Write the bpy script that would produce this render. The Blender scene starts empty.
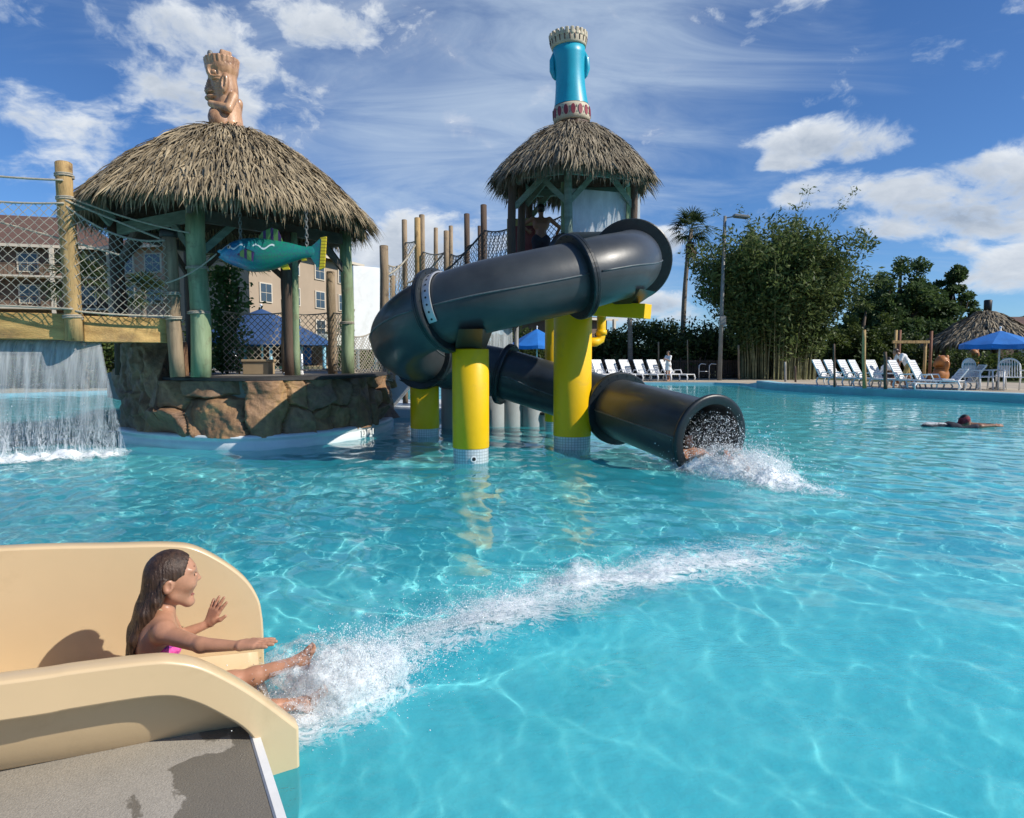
import bpy, bmesh, math, random
import numpy as np
from mathutils import Vector, Matrix, Euler, Quaternion
PI = math.pi
R = math.radians
random.seed(11)
rng = np.random.default_rng(7)
S = bpy.context.scene
COL = S.collection

# ------------------------------------------------------------------ layout
CAM_H, FOC = 1.5, 683.0
TP = 53.0 / FOC
CP = 1 / math.sqrt(1 + TP * TP)
SP = TP * CP

def at(u, v, d):
    """world point seen at picture position (u, v), d metres in front of the camera"""
    ux = (u - 512) / FOC
    uy = (409 - v) / FOC
    s = d / (CP + SP * uy)
    return Vector((ux * s, d, CAM_H + (-SP + CP * uy) * s))

# ------------------------------------------------------------------ scene tree
def put(name, data, parent=None, loc=None):
    o = bpy.data.objects.new(name, data)
    COL.objects.link(o)
    if loc is not None:
        o.location = loc
    if parent is not None:
        o.parent = parent
    return o

def tag(o, label=None, cat=None, group=None, kind=None):
    if label: o['label'] = label
    if cat: o['category'] = cat
    if group: o['group'] = group
    if kind: o['kind'] = kind
    return o

def thing(name, label, cat, loc=(0, 0, 0), rz=0.0, group=None):
    o = put(name, None)
    o.empty_display_size = 0.2
    o.location = loc
    o.rotation_euler = (0, 0, rz)
    return tag(o, label, cat, group)

def copy_tree(o, parent=None):
    c = o.copy()
    COL.objects.link(c)
    if parent is not None:
        c.parent = parent
    for ch in [k for k in COL.objects if k.parent == o]:
        copy_tree(ch, c)
    return c

def np_mesh(name, V, Fq, mat, parent=None, smooth=False, mats=None, midx=None, attr=None):
    """V (n,3) array, Fq (m,3|4) array -> mesh object"""
    V = np.asarray(V, dtype=np.float32).reshape(-1, 3)
    Fq = np.asarray(Fq, dtype=np.int32)
    me = bpy.data.meshes.new(name)
    k = Fq.shape[1]
    me.vertices.add(len(V)); me.vertices.foreach_set('co', V.ravel())
    me.loops.add(Fq.size); me.loops.foreach_set('vertex_index', Fq.ravel())
    me.polygons.add(len(Fq))
    me.polygons.foreach_set('loop_start', np.arange(0, Fq.size, k, dtype=np.int32))
    me.polygons.foreach_set('loop_total', np.full(len(Fq), k, dtype=np.int32))
    for m in (mats or [mat]):
        me.materials.append(m)
    if midx is not None:
        me.polygons.foreach_set('material_index', np.asarray(midx, dtype=np.int32))
    me.update(calc_edges=True)
    me.polygons.foreach_set('use_smooth', np.full(len(Fq), bool(smooth)))
    if attr is not None:
        for an, av in attr.items():
            a = me.attributes.new(an, 'FLOAT', 'POINT')
            a.data.foreach_set('value', np.asarray(av, dtype=np.float32))
    me.validate()
    return put(name, me, parent)

class MB:
    """collects boxes, bars, tubes ... that become ONE mesh object"""
    def __init__(self):
        self.v, self.f, self.m, self.s = [], [], [], []
    def add(self, verts, faces, mi=0, smooth=False):
        b = len(self.v)
        self.v.extend([tuple(p) for p in verts])
        for f in faces:
            self.f.append(tuple(b + i for i in f)); self.m.append(mi); self.s.append(smooth)
        return self
    def box(self, c, size, rot=None, mi=0, ch=0.0):
        sx, sy, sz = size[0] / 2, size[1] / 2, size[2] / 2
        M = rot.to_matrix() if isinstance(rot, (Euler, Quaternion)) else (rot or Matrix.Identity(3))
        c = Vector(c)
        if ch <= 0:
            P = [(-sx, -sy, -sz), (sx, -sy, -sz), (sx, sy, -sz), (-sx, sy, -sz), (-sx, -sy, sz), (sx, -sy, sz), (sx, sy, sz), (-sx, sy, sz)]
            Fs = [(0, 3, 2, 1), (4, 5, 6, 7), (0, 1, 5, 4), (1, 2, 6, 5), (2, 3, 7, 6), (3, 0, 4, 7)]
            return self.add([M @ Vector(p) + c for p in P], Fs, mi)
        bm = bmesh.new()
        bmesh.ops.create_cube(bm, size=1)
        for vv in bm.verts:
            vv.co = Vector((vv.co.x * size[0], vv.co.y * size[1], vv.co.z * size[2]))
        bmesh.ops.bevel(bm, geom=list(bm.edges), offset=ch, segments=2, affect='EDGES', profile=0.5)
        bm.verts.ensure_lookup_table()
        self.add([M @ vv.co + c for vv in bm.verts], [[q.index for q in f.verts] for f in bm.faces], mi)
        bm.free()
        return self
    def bar(self, a, b, w, h, mi=0, ch=0.0, up=(0, 0, 1)):
        a, b = Vector(a), Vector(b)
        x = (b - a)
        L = x.length
        x.normalize()
        u = Vector(up)
        y = u.cross(x)
        if y.length < 1e-4:
            y = Vector((0, 1, 0)).cross(x)
        y.normalize()
        z = x.cross(y)
        M = Matrix((x, y, z)).transposed()
        return self.box((a + b) / 2, (L, w, h), M, mi, ch)
    def tube(self, pts, rad, n=8, mi=0, caps=True, smooth=True, jit=0.0):
        pts = [Vector(p) for p in pts]
        k = len(pts)
        rad = [rad] * k if isinstance(rad, (int, float)) else list(rad)
        t0 = (pts[1] - pts[0]).normalized()
        ref = Vector((0, 0, 1)) if abs(t0.z) < 0.9 else Vector((1, 0, 0))
        nx = ref.cross(t0).normalized()
        V = []
        for i, p in enumerate(pts):
            t = (pts[min(i + 1, k - 1)] - pts[max(i - 1, 0)]).normalized()
            nx = (nx - t * nx.dot(t)).normalized()
            ny = t.cross(nx)
            for j in range(n):
                a = 2 * PI * j / n
                r = rad[i] * (1 + (random.uniform(-jit, jit) if jit else 0))
                V.append(p + nx * (math.cos(a) * r) + ny * (math.sin(a) * r))
        Fs = []
        for i in range(k - 1):
            for j in range(n):
                a, b = i * n + j, i * n + (j + 1) % n
                Fs.append((a, b, b + n, a + n))
        self.add(V, Fs, mi, smooth)
        if caps:
            b = len(self.v) - len(V)
            self.f.append(tuple(b + j for j in reversed(range(n)))); self.m.append(mi); self.s.append(False)
            self.f.append(tuple(b + (k - 1) * n + j for j in range(n))); self.m.append(mi); self.s.append(False)
        return self
    def lathe(self, prof, n=24, c=(0, 0, 0), mi=0, smooth=True, a0=0.0):
        c = Vector(c)
        V, Fs, k = [], [], len(prof)
        for r, z in prof:
            for j in range(n):
                a = a0 + 2 * PI * j / n
                V.append(c + Vector((math.cos(a) * r, math.sin(a) * r, z)))
        for i in range(k - 1):
            for j in range(n):
                a, b = i * n + j, i * n + (j + 1) % n
                Fs.append((a, b, b + n, a + n))
        return self.add(V, Fs, mi, smooth)
    def prism(self, poly, z0, z1, mi=0):
        n = len(poly)
        V = [(p[0], p[1], z0) for p in poly] + [(p[0], p[1], z1) for p in poly]
        Fs = [tuple(reversed(range(n))), tuple(range(n, 2 * n))]
        Fs += [(i, (i + 1) % n, n + (i + 1) % n, n + i) for i in range(n)]
        return self.add(V, Fs, mi)
    def slab(self, outline, thick, axis, mi=0):
        """extrude a planar list of 3-D points by thick along axis (centred)"""
        ax = Vector(axis).normalized() * (thick / 2)
        n = len(outline)
        V = [Vector(p) - ax for p in outline] + [Vector(p) + ax for p in outline]
        Fs = [tuple(reversed(range(n))), tuple(range(n, 2 * n))]
        Fs += [(i, (i + 1) % n, n + (i + 1) % n, n + i) for i in range(n)]
        return self.add(V, Fs, mi)
    def ball(self, c, r, mi=0, sub=2):
        bm = bmesh.new()
        bmesh.ops.create_icosphere(bm, subdivisions=sub, radius=1)
        rr = Vector((r, r, r)) if isinstance(r, (int, float)) else Vector(r)
        c = Vector(c)
        self.add([Vector((v.co.x * rr.x, v.co.y * rr.y, v.co.z * rr.z)) + c for v in bm.verts],
                 [[q.index for q in f.verts] for f in bm.faces], mi, True)
        bm.free()
        return self
    def build(self, name, mat, parent=None, loc=None):
        me = bpy.data.meshes.new(name)
        me.from_pydata(self.v, [], self.f)
        for m in (mat if isinstance(mat, (list, tuple)) else [mat]):
            me.materials.append(m)
        me.polygons.foreach_set('material_index', self.m)
        me.polygons.foreach_set('use_smooth', self.s)
        bm = bmesh.new(); bm.from_mesh(me)
        bmesh.ops.recalc_face_normals(bm, faces=bm.faces)
        bm.to_mesh(me); bm.free()
        me.update()
        return put(name, me, parent, loc)

def spline(P, n):
    """Catmull-Rom through P (list of tuples any dimension), n samples"""
    P = np.array([list(p) for p in P], dtype=float)
    Q = np.vstack([2 * P[0] - P[1], P, 2 * P[-1] - P[-2]])
    k = len(P) - 1
    out = []
    for t in np.linspace(0, k - 1e-9, n):
        i = int(t); f = t - i
        p0, p1, p2, p3 = Q[i:i + 4]
        out.append(0.5 * (2 * p1 + (p2 - p0) * f + (2 * p0 - 5 * p1 + 4 * p2 - p3) * f * f + (3 * p1 - p0 - 3 * p2 + p3) * f ** 3))
    return np.array(out)

# ------------------------------------------------------------------ numeric noise
def _hash(ix, iy, iz, seed=0):
    h = (ix * 374761393 + iy * 668265263 + iz * 2147483647 + seed * 1274126177) & 0xffffffff
    h = ((h ^ (h >> 13)) * 1274126177) & 0xffffffff
    return ((h ^ (h >> 16)) & 0xffff) / 65535.0

def vnoise(x, y, z=0.0, seed=0):
    x, y = np.asarray(x, float), np.asarray(y, float)
    z = np.asarray(z, float) + 0 * x
    ix, iy, iz = np.floor(x).astype(np.int64), np.floor(y).astype(np.int64), np.floor(z).astype(np.int64)
    fx, fy, fz = x - ix, y - iy, z - iz
    fx, fy, fz = [f * f * (3 - 2 * f) for f in (fx, fy, fz)]
    r = 0
    for dx in (0, 1):
        for dy in (0, 1):
            for dz in (0, 1):
                w = (fx if dx else 1 - fx) * (fy if dy else 1 - fy) * (fz if dz else 1 - fz)
                r = r + w * _hash(ix + dx, iy + dy, iz + dz, seed)
    return r * 2 - 1

def fbm(x, y, z=0.0, oct=4, seed=0):
    a, r, s = 1.0, 0.0, 0.0
    for o in range(oct):
        r = r + a * vnoise(np.asarray(x) * 2 ** o, np.asarray(y) * 2 ** o, np.asarray(z) * 2 ** o, seed + o)
        s += a
        a *= 0.5
    return r / s

# ------------------------------------------------------------------ implicit surfaces -> one continuous mesh
def cone(a, b, ra, rb=None, k=0.02, sub=False):
    return ('cone', np.array(a, float), np.array(b, float), ra, ra if rb is None else rb, k, sub)

def ell(c, r, rot=(0, 0, 0), k=0.02, sub=False):
    M = np.array(Euler(rot).to_matrix())
    return ('ell', np.array(c, float), np.array(r, float), M, 0, k, sub)

def chain(pts, rads, k=0.02):
    return [cone(pts[i], pts[i + 1], rads[i], rads[i + 1], k) for i in range(len(pts) - 1)]

def sdf_mesh(name, prims, vox, mat, parent=None, post=None):
    lo = np.full(3, 1e9); hi = -lo
    boxes = []
    for p in prims:
        if p[0] == 'cone':
            r = max(p[3], p[4])
            a, b = np.minimum(p[1], p[2]) - r, np.maximum(p[1], p[2]) + r
        else:
            r = p[2].max()
            a, b = p[1] - r, p[1] + r
        boxes.append((a, b))
        if not p[6]:
            lo = np.minimum(lo, a); hi = np.maximum(hi, b)
    lo -= 3 * vox; hi += 3 * vox
    n = np.ceil((hi - lo) / vox).astype(int) + 1
    f = np.full(n, 0.5, dtype=np.float32)
    ax = [lo[i] + vox * np.arange(n[i]) for i in range(3)]
    for p, (a, b) in zip(prims, boxes):
        pad = p[5] + 3 * vox
        i0 = np.maximum(np.floor((a - pad - lo) / vox).astype(int), 0)
        i1 = np.minimum(np.ceil((b + pad - lo) / vox).astype(int) + 1, n)
        if (i1 <= i0).any():
            continue
        X, Y, Z = np.meshgrid(*[ax[i][i0[i]:i1[i]] for i in range(3)], indexing='ij')
        P = np.stack([X, Y, Z], -1)
        if p[0] == 'cone':
            d = p[2] - p[1]
            L2 = max(float(d @ d), 1e-12)
            t = np.clip(((P - p[1]) @ d) / L2, 0, 1)
            q = P - p[1] - t[..., None] * d
            g = np.sqrt((q * q).sum(-1)) - (p[3] + (p[4] - p[3]) * t)
        else:
            q = (P - p[1]) @ p[3]
            k0 = np.sqrt(((q / p[2]) ** 2).sum(-1)) + 1e-9
            k1 = np.sqrt(((q / p[2] ** 2) ** 2).sum(-1)) + 1e-9
            g = k0 * (k0 - 1) / k1
        sl = tuple(slice(i0[i], i1[i]) for i in range(3))
        c = f[sl]
        k = max(p[5], 1e-5)
        if p[6]:
            g = -g
            h = np.clip(0.5 - 0.5 * (g - c) / k, 0, 1)
            f[sl] = c * h + g * (1 - h) + k * h * (1 - h) if False else np.maximum(c, g)
        else:
            h = np.clip(0.5 + 0.5 * (c - g) / k, 0, 1)
            f[sl] = c * (1 - h) + g * h - k * h * (1 - h)
    if post is not None:
        X, Y, Z = np.meshgrid(*ax, indexing='ij')
        f = post(f, X, Y, Z).astype(np.float32)
    # surface nets
    c = [f[i:n[0] - 1 + i, j:n[1] - 1 + j, k:n[2] - 1 + k] for i in (0, 1) for j in (0, 1) for k in (0, 1)]
    mn = np.minimum.reduce(c); mx = np.maximum.reduce(c)
    act = (mn < 0) & (mx >= 0)
    idx = np.full(act.shape, -1, dtype=np.int64)
    I = np.argwhere(act)
    idx[act] = np.arange(len(I))
    acc = np.zeros((len(I), 3)); cnt = np.zeros(len(I))
    C = [q[act] for q in c]
    cor = [(i, j, k) for i in (0, 1) for j in (0, 1) for k in (0, 1)]
    for a in range(8):
        for b in range(a + 1, 8):
            df = np.array(cor[b]) - np.array(cor[a])
            if np.abs(df).sum() != 1:
                continue
            fa, fb = C[a], C[b]
            m = (fa < 0) != (fb < 0)
            t = np.where(m, fa / np.where(m, fa - fb, 1), 0)
            acc += np.where(m[:, None], np.array(cor[a]) + t[:, None] * df, 0)
            cnt += m
    V = lo + vox * (I + acc / cnt[:, None])
    quads = []
    for d in range(3):
        e1, e2 = (d + 1) % 3, (d + 2) % 3
        s0 = [slice(1, n[q] - 1) for q in range(3)]; s1 = list(s0)
        s0[d] = slice(0, n[d] - 1); s1[d] = slice(1, n[d])
        A, B = f[tuple(s0)], f[tuple(s1)]
        for m, flip in (((A < 0) & (B >= 0), False), ((A >= 0) & (B < 0), True)):
            J = np.argwhere(m)
            if not len(J):
                continue
            off = np.array([0 if q == d else 1 for q in range(3)])
            J = J + off
            o1 = np.zeros(3, int); o1[e1] = 1
            o2 = np.zeros(3, int); o2[e2] = 1
            q = [idx[tuple((J - x).T)] for x in (o1 + o2, o2, o1 * 0, o1)]
            q = np.stack(q, 1)
            if flip:
                q = q[:, ::-1]
            quads.append(q)
    Q = np.concatenate(quads)
    Q = Q[(Q >= 0).all(1)]
    return np_mesh(name, V, Q, mat, parent, smooth=True)
SUN_E, SKY_S, EXPO = 4.2, 0.10, 0.30
# ------------------------------------------------------------------ materials
def nodes_of(m):
    m.use_nodes = True
    return m.node_tree.nodes, m.node_tree.links

def N(nt, typ, **kw):
    n = nt.nodes.new(typ)
    for k, v in kw.items():
        if k == 'inp':
            for a, b in v.items():
                n.inputs[a].default_value = b
        else:
            setattr(n, k, v)
    return n

def math_n(nt, op, a, b=None, c=None, clamp=False):
    n = nt.nodes.new('ShaderNodeMath')
    n.operation = op
    n.use_clamp = clamp
    for i, x in enumerate((a, b, c)):
        if x is None:
            continue
        if isinstance(x, (int, float)):
            n.inputs[i].default_value = x
        else:
            nt.links.new(x, n.inputs[i])
    return n.outputs[0]

def mixc(nt, f, a, b, blend='MIX'):
    n = nt.nodes.new('ShaderNodeMix')
    n.data_type = 'RGBA'
    n.blend_type = blend
    for i, x in ((0, f), (6, a), (7, b)):
        if isinstance(x, (int, float)):
            n.inputs[i].default_value = x
        elif isinstance(x, tuple):
            n.inputs[i].default_value = x if len(x) == 4 else (*x, 1)
        else:
            nt.links.new(x, n.inputs[i])
    return n.outputs[2]

def ramp(nt, f, stops):
    n = nt.nodes.new('ShaderNodeValToRGB')
    e = n.color_ramp.elements
    while len(e) < len(stops):
        e.new(0.5)
    for i, (p, c) in enumerate(stops):
        e[i].position = p
        e[i].color = c if len(c) == 4 else (*c, 1)
    nt.links.new(f, n.inputs[0])
    return n.outputs[0]

def coords(nt, kind='Object', scale=(1, 1, 1)):
    tc = nt.nodes.new('ShaderNodeTexCoord')
    mp = nt.nodes.new('ShaderNodeMapping')
    mp.inputs['Scale'].default_value = scale
    nt.links.new(tc.outputs[kind], mp.inputs[0])
    return mp.outputs[0]

def noise_n(nt, vec, scale, detail=4, rough=0.55, dist=0.0):
    n = nt.nodes.new('ShaderNodeTexNoise')
    n.inputs['Scale'].default_value = scale
    n.inputs['Detail'].default_value = detail
    n.inputs['Roughness'].default_value = rough
    n.inputs['Distortion'].default_value = dist
    nt.links.new(vec, n.inputs['Vector'])
    return n.outputs['Fac']

def bsdf(m):
    return m.node_tree.nodes['Principled BSDF']

def mat(name, c, rough=0.6, var=0.2, scale=4.0, c2=None, bump=0.15, bscale=40.0, stretch=(1, 1, 1), spec=0.5, metal=0.0, coat=0.0, island=0.0, dirt=None, bdist=0.02):
    m = bpy.data.materials.new(name)
    ns, ln = nodes_of(m)
    nt = m.node_tree
    b = bsdf(m)
    vec = coords(nt, 'Object', stretch)
    f = noise_n(nt, vec, scale, 6, 0.6)
    lo = tuple(x * (1 - var) for x in c)
    hi = tuple(min(1, x * (1 + var)) for x in (c2 or c))
    col = ramp(nt, f, [(0.3, lo), (0.7, hi)])
    if island:
        g = nt.nodes.new('ShaderNodeNewGeometry')
        k = math_n(nt, 'MULTIPLY_ADD', g.outputs['Random Per Island'], 2 * island, 1 - island)
        cc = nt.nodes.new('ShaderNodeCombineXYZ')
        for i in range(3):
            ln.new(k, cc.inputs[i])
        col = mixc(nt, 1.0, col, cc.outputs[0], 'MULTIPLY')
    if dirt:
        dcol, dsc, dlo, dhi = dirt
        df = noise_n(nt, coords(nt, 'Object', (1, 1, 1)), dsc, 8, 0.65, 0.4)
        dm = ramp(nt, df, [(dlo, (0, 0, 0)), (dhi, (1, 1, 1))])
        col = mixc(nt, dm, col, dcol)
    ln.new(col, b.inputs['Base Color'])
    b.inputs['Roughness'].default_value = rough
    b.inputs['Specular IOR Level'].default_value = spec
    b.inputs['Metallic'].default_value = metal
    b.inputs['Coat Weight'].default_value = coat
    b.inputs['Coat Roughness'].default_value = 0.08
    if bump:
        bn = nt.nodes.new('ShaderNodeBump')
        bn.inputs['Strength'].default_value = bump
        bn.inputs['Distance'].default_value = bdist
        ln.new(noise_n(nt, vec, bscale, 5, 0.6), bn.inputs['Height'])
        ln.new(bn.outputs[0], b.inputs['Normal'])
    return m

def leaf_mat(name, c, c2, transl=0.35, rough=0.55):
    m = bpy.data.materials.new(name)
    ns, ln = nodes_of(m)
    nt = m.node_tree
    b = bsdf(m)
    g = nt.nodes.new('ShaderNodeNewGeometry')
    big = noise_n(nt, coords(nt, 'Object'), 0.5, 3)
    k = math_n(nt, 'MULTIPLY_ADD', big, 0.9, -0.45)
    k = math_n(nt, 'ADD', k, g.outputs['Random Per Island'], clamp=True)
    col = mixc(nt, k, c, c2)
    ln.new(col, b.inputs['Base Color'])
    b.inputs['Roughness'].default_value = rough
    b.inputs['Specular IOR Level'].default_value = 0.3
    t = nt.nodes.new('ShaderNodeBsdfTranslucent')
    ln.new(col, t.inputs[0])
    mx = nt.nodes.new('ShaderNodeMixShader')
    mx.inputs[0].default_value = transl
    ln.new(b.outputs[0], mx.inputs[1])
    ln.new(t.outputs[0], mx.inputs[2])
    out = nt.nodes['Material Output']
    ln.new(mx.outputs[0], out.inputs[0])
    return m

M = {}
M['thatch'] = mat('thatch', (0.25, 0.19, 0.11), 0.85, 0.30, 3, (0.30, 0.24, 0.15), 0.2, 60, island=0.40)
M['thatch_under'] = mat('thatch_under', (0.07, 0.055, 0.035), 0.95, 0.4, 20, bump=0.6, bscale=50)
M['thatch_tower'] = mat('thatch_tower', (0.22, 0.175, 0.115), 0.85, 0.35, 3, (0.25, 0.21, 0.145), 0.2, 60, island=0.40)
M['post_green'] = mat('post_green', (0.20, 0.30, 0.15), 0.75, 0.35, 1.4, (0.27, 0.33, 0.19), 0.5, 22, (6, 6, 0.7), dirt=((0.17, 0.13, 0.08), 2.2, 0.52, 0.68))
M['post_dark'] = mat('post_dark', (0.10, 0.065, 0.045), 0.8, 0.3, 2, bump=0.5, bscale=22, stretch=(6, 6, 0.7))
M['post_tan'] = mat('post_tan', (0.36, 0.235, 0.09), 0.75, 0.3, 2, (0.44, 0.29, 0.12), 0.7, 16, (7, 7, 0.6), dirt=((0.13, 0.075, 0.03), 3.5, 0.55, 0.7))
M['post_grey'] = mat('post_grey', (0.24, 0.175, 0.10), 0.8, 0.3, 2, (0.30, 0.22, 0.14), 0.6, 18, (7, 7, 0.6), dirt=((0.09, 0.065, 0.045), 3, 0.55, 0.7))
M['beam_wood'] = mat('beam_wood', (0.46, 0.26, 0.07), 0.6, 0.3, 1.6, (0.56, 0.35, 0.12), 0.6, 14, (0.6, 4, 6), dirt=((0.13, 0.085, 0.05), 1.1, 0.5, 0.75))
M['frame_green'] = mat('frame_green', (0.17, 0.24, 0.19), 0.75, 0.3, 3, bump=0.3, bscale=30, stretch=(1, 1, 4))
M['frame_wood'] = mat('frame_wood', (0.12, 0.10, 0.08), 0.8, 0.3, 3, bump=0.3, bscale=30)
M['rope'] = mat('rope', (0.42, 0.37, 0.29), 0.9, 0.25, 30, bump=0.6, bscale=220)
M['rope_dark'] = mat('rope_dark', (0.07, 0.075, 0.085), 0.9, 0.25, 30, bump=0.4, bscale=200)
M['rope_bright'] = mat('rope_bright', (0.46, 0.41, 0.32), 0.9, 0.2, 30, bump=0.6, bscale=220)
M['cap_dark'] = mat('cap_dark', (0.035, 0.032, 0.03), 0.6, 0.3, 6, bump=0.2)
M['deck'] = mat('deck', (0.22, 0.20, 0.17), 0.8, 0.2, 2.0, bump=0.2, bscale=60)
M['white_plastic'] = mat('white_plastic', (0.78, 0.78, 0.77), 0.45, 0.05, 3, bump=0.05)
M['white_paint'] = mat('white_paint', (0.80, 0.80, 0.78), 0.5, 0.05, 2, bump=0.05, dirt=((0.62, 0.62, 0.58), 1.5, 0.5, 0.8))
M['grey_plaster'] = mat('grey_plaster', (0.34, 0.36, 0.36), 0.7, 0.12, 2, bump=0.15, bscale=30)
M['yellow'] = mat('yellow', (0.86, 0.51, 0.002), 0.45, 0.06, 1.5, bump=0.14, bscale=9, spec=0.4, dirt=((0.62, 0.38, 0.03), 3.2, 0.56, 0.78))
M['blue_canvas'] = mat('blue_canvas', (0.015, 0.16, 0.50), 0.8, 0.15, 2, bump=0.2, bscale=80)
M['navy_canvas'] = mat('navy_canvas', (0.022, 0.065, 0.17), 0.8, 0.15, 2, bump=0.2, bscale=80)
M['alu'] = mat('alu', (0.55, 0.56, 0.57), 0.4, 0.08, 3, bump=0.03, metal=0.6)
M['steel_grey'] = mat('steel_grey', (0.19, 0.19, 0.18), 0.5, 0.15, 3, bump=0.05)
M['black'] = mat('black', (0.015, 0.015, 0.016), 0.5, 0.2, 4, bump=0.05)
M['concrete_post'] = mat('concrete_post', (0.33, 0.31, 0.27), 0.8, 0.15, 2, bump=0.2)
M['slide_beige'] = mat('slide_beige', (0.64, 0.475, 0.275), 0.34, 0.05, 1.6, bump=0.03, bscale=9, spec=0.5, coat=0.2, dirt=((0.54, 0.39, 0.215), 3.2, 0.54, 0.80))
M['kerb'] = mat('kerb', (0.70, 0.74, 0.75), 0.4, 0.06, 2, bump=0.06, dirt=((0.50, 0.58, 0.60), 1.3, 0.5, 0.8))
M['kerb_blue'] = mat('kerb_blue', (0.24, 0.45, 0.53), 0.5, 0.12, 2, bump=0.06)
M['skin'] = mat('skin', (0.43, 0.215, 0.125), 0.36, 0.12, 14, (0.47, 0.235, 0.145), 0.05, 130, spec=0.42, coat=0.0)
M['skin_tan'] = mat('skin_tan', (0.31, 0.15, 0.09), 0.45, 0.10, 8, bump=0.05, bscale=90)
M['hair'] = mat('hair', (0.030, 0.016, 0.010), 0.38, 0.4, 14, (0.065, 0.036, 0.022), 0.45, 70, (6, 6, 0.25), spec=0.4, bdist=0.006)
M['hair_black'] = mat('hair_black', (0.012, 0.01, 0.009), 0.4, 0.3, 20, bump=0.4, bscale=60)
M['pink'] = mat('pink', (0.80, 0.05, 0.28), 0.6, 0.25, 40, (0.9, 0.12, 0.4), 0.2, 80, dirt=((0.20, 0.03, 0.25), 26, 0.55, 0.6))
M['cloth_white'] = mat('cloth_white', (0.74, 0.73, 0.72), 0.85, 0.05, 5, bump=0.3, bscale=14)
M['cloth_khaki'] = mat('cloth_khaki', (0.38, 0.28, 0.10), 0.85, 0.2, 5, bump=0.3, bscale=14)
M['cloth_dark'] = mat('cloth_dark', (0.03, 0.03, 0.045), 0.85, 0.2, 5, bump=0.3, bscale=14)
M['cloth_teal'] = mat('cloth_teal', (0.02, 0.13, 0.14), 0.85, 0.2, 5, bump=0.3, bscale=14)
M['cloth_red'] = mat('cloth_red', (0.22, 0.02, 0.035), 0.7, 0.4, 25, bump=0.3, bscale=14)
M['eye'] = mat('eye', (0.42, 0.38, 0.35), 0.3, 0.02, 3, bump=0)
M['iris'] = mat('iris', (0.03, 0.015, 0.01), 0.15, 0.02, 3, bump=0)
M['lips'] = mat('lips', (0.42, 0.14, 0.11), 0.35, 0.1, 20, bump=0.05)
M['totem_brown'] = mat('totem_brown', (0.42, 0.215, 0.105), 0.45, 0.25, 2.2, (0.54, 0.31, 0.17), 0.25, 18, (3, 3, 1), coat=0.3, dirt=((0.20, 0.09, 0.055), 5, 0.52, 0.72))
M['totem_blue'] = mat('totem_blue', (0.012, 0.37, 0.50), 0.40, 0.10, 3, bump=0.08, bscale=8, coat=0.2)
M['totem_white'] = mat('totem_white', (0.54, 0.46, 0.33), 0.6, 0.2, 6, bump=0.15)
M['totem_red'] = mat('totem_red', (0.25, 0.03, 0.045), 0.55, 0.2, 6, bump=0.1)
M['totem_base'] = mat('totem_base', (0.10, 0.055, 0.04), 0.6, 0.3, 6, bump=0.2)
M['sign_yellow'] = mat('sign_yellow', (0.36, 0.33, 0.12), 0.7, 0.2, 4, bump=0.1)
M['sign_red'] = mat('sign_red', (0.20, 0.06, 0.06), 0.7, 0.3, 4, bump=0.1)
M['roof_tile'] = mat('roof_tile', (0.125, 0.07, 0.052), 0.8, 0.3, 1.2, bump=0.6, bscale=2.5, stretch=(1, 6, 1))
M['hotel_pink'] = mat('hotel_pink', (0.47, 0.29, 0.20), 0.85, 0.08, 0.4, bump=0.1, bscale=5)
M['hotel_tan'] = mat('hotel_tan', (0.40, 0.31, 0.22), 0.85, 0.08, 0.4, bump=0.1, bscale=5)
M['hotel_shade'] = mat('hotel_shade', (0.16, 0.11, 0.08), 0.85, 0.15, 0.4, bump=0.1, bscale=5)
M['trim_cream'] = mat('trim_cream', (0.62, 0.55, 0.44), 0.7, 0.06, 1, bump=0.05)
M['glass'] = mat('glass', (0.05, 0.07, 0.085), 0.08, 0.25, 0.7, bump=0.02, spec=0.8)
M['bark'] = mat('bark', (0.13, 0.10, 0.075), 0.9, 0.35, 3, bump=0.7, bscale=8, stretch=(4, 4, 0.7))
M['palm_bark'] = mat('palm_bark', (0.20, 0.165, 0.13), 0.9, 0.35, 3, bump=0.7, bscale=3, stretch=(1, 1, 6))
M['culm'] = mat('culm', (0.14, 0.15, 0.06), 0.55, 0.35, 1, (0.20, 0.19, 0.09), 0.2, 6, (1, 1, 4), island=0.3)
M['frond_dead'] = leaf_mat('frond_dead', (0.16, 0.10, 0.05), (0.10, 0.06, 0.03), 0.2)
M['leaf_bamboo'] = leaf_mat('leaf_bamboo', (0.060, 0.100, 0.030), (0.165, 0.205, 0.065), 0.42)
M['leaf_hedge'] = leaf_mat('leaf_hedge', (0.030, 0.055, 0.016), (0.085, 0.115, 0.03))
M['leaf_pine'] = leaf_mat('leaf_pine', (0.040, 0.078, 0.026), (0.11, 0.165, 0.05), 0.4)
M['leaf_light'] = leaf_mat('leaf_light', (0.05, 0.085, 0.018), (0.12, 0.155, 0.035))
M['leaf_vine'] = leaf_mat('leaf_vine', (0.06, 0.14, 0.045), (0.12, 0.22, 0.07), 0.5)
M['leaf_palm'] = leaf_mat('leaf_palm', (0.035, 0.06, 0.022), (0.085, 0.115, 0.04))
M['wood_orange'] = mat('wood_orange', (0.42, 0.16, 0.035), 0.5, 0.4, 4, bump=0.3, coat=0.3)
M['wood_red'] = mat('wood_red', (0.18, 0.075, 0.04), 0.75, 0.3, 3, bump=0.4, bscale=20, stretch=(5, 5, 0.7))
M['fence_dark'] = mat('fence_dark', (0.07, 0.045, 0.03), 0.85, 0.3, 2, bump=0.3)
M['cardboard'] = mat('cardboard', (0.40, 0.29, 0.17), 0.85, 0.1, 3, bump=0.1)
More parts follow.
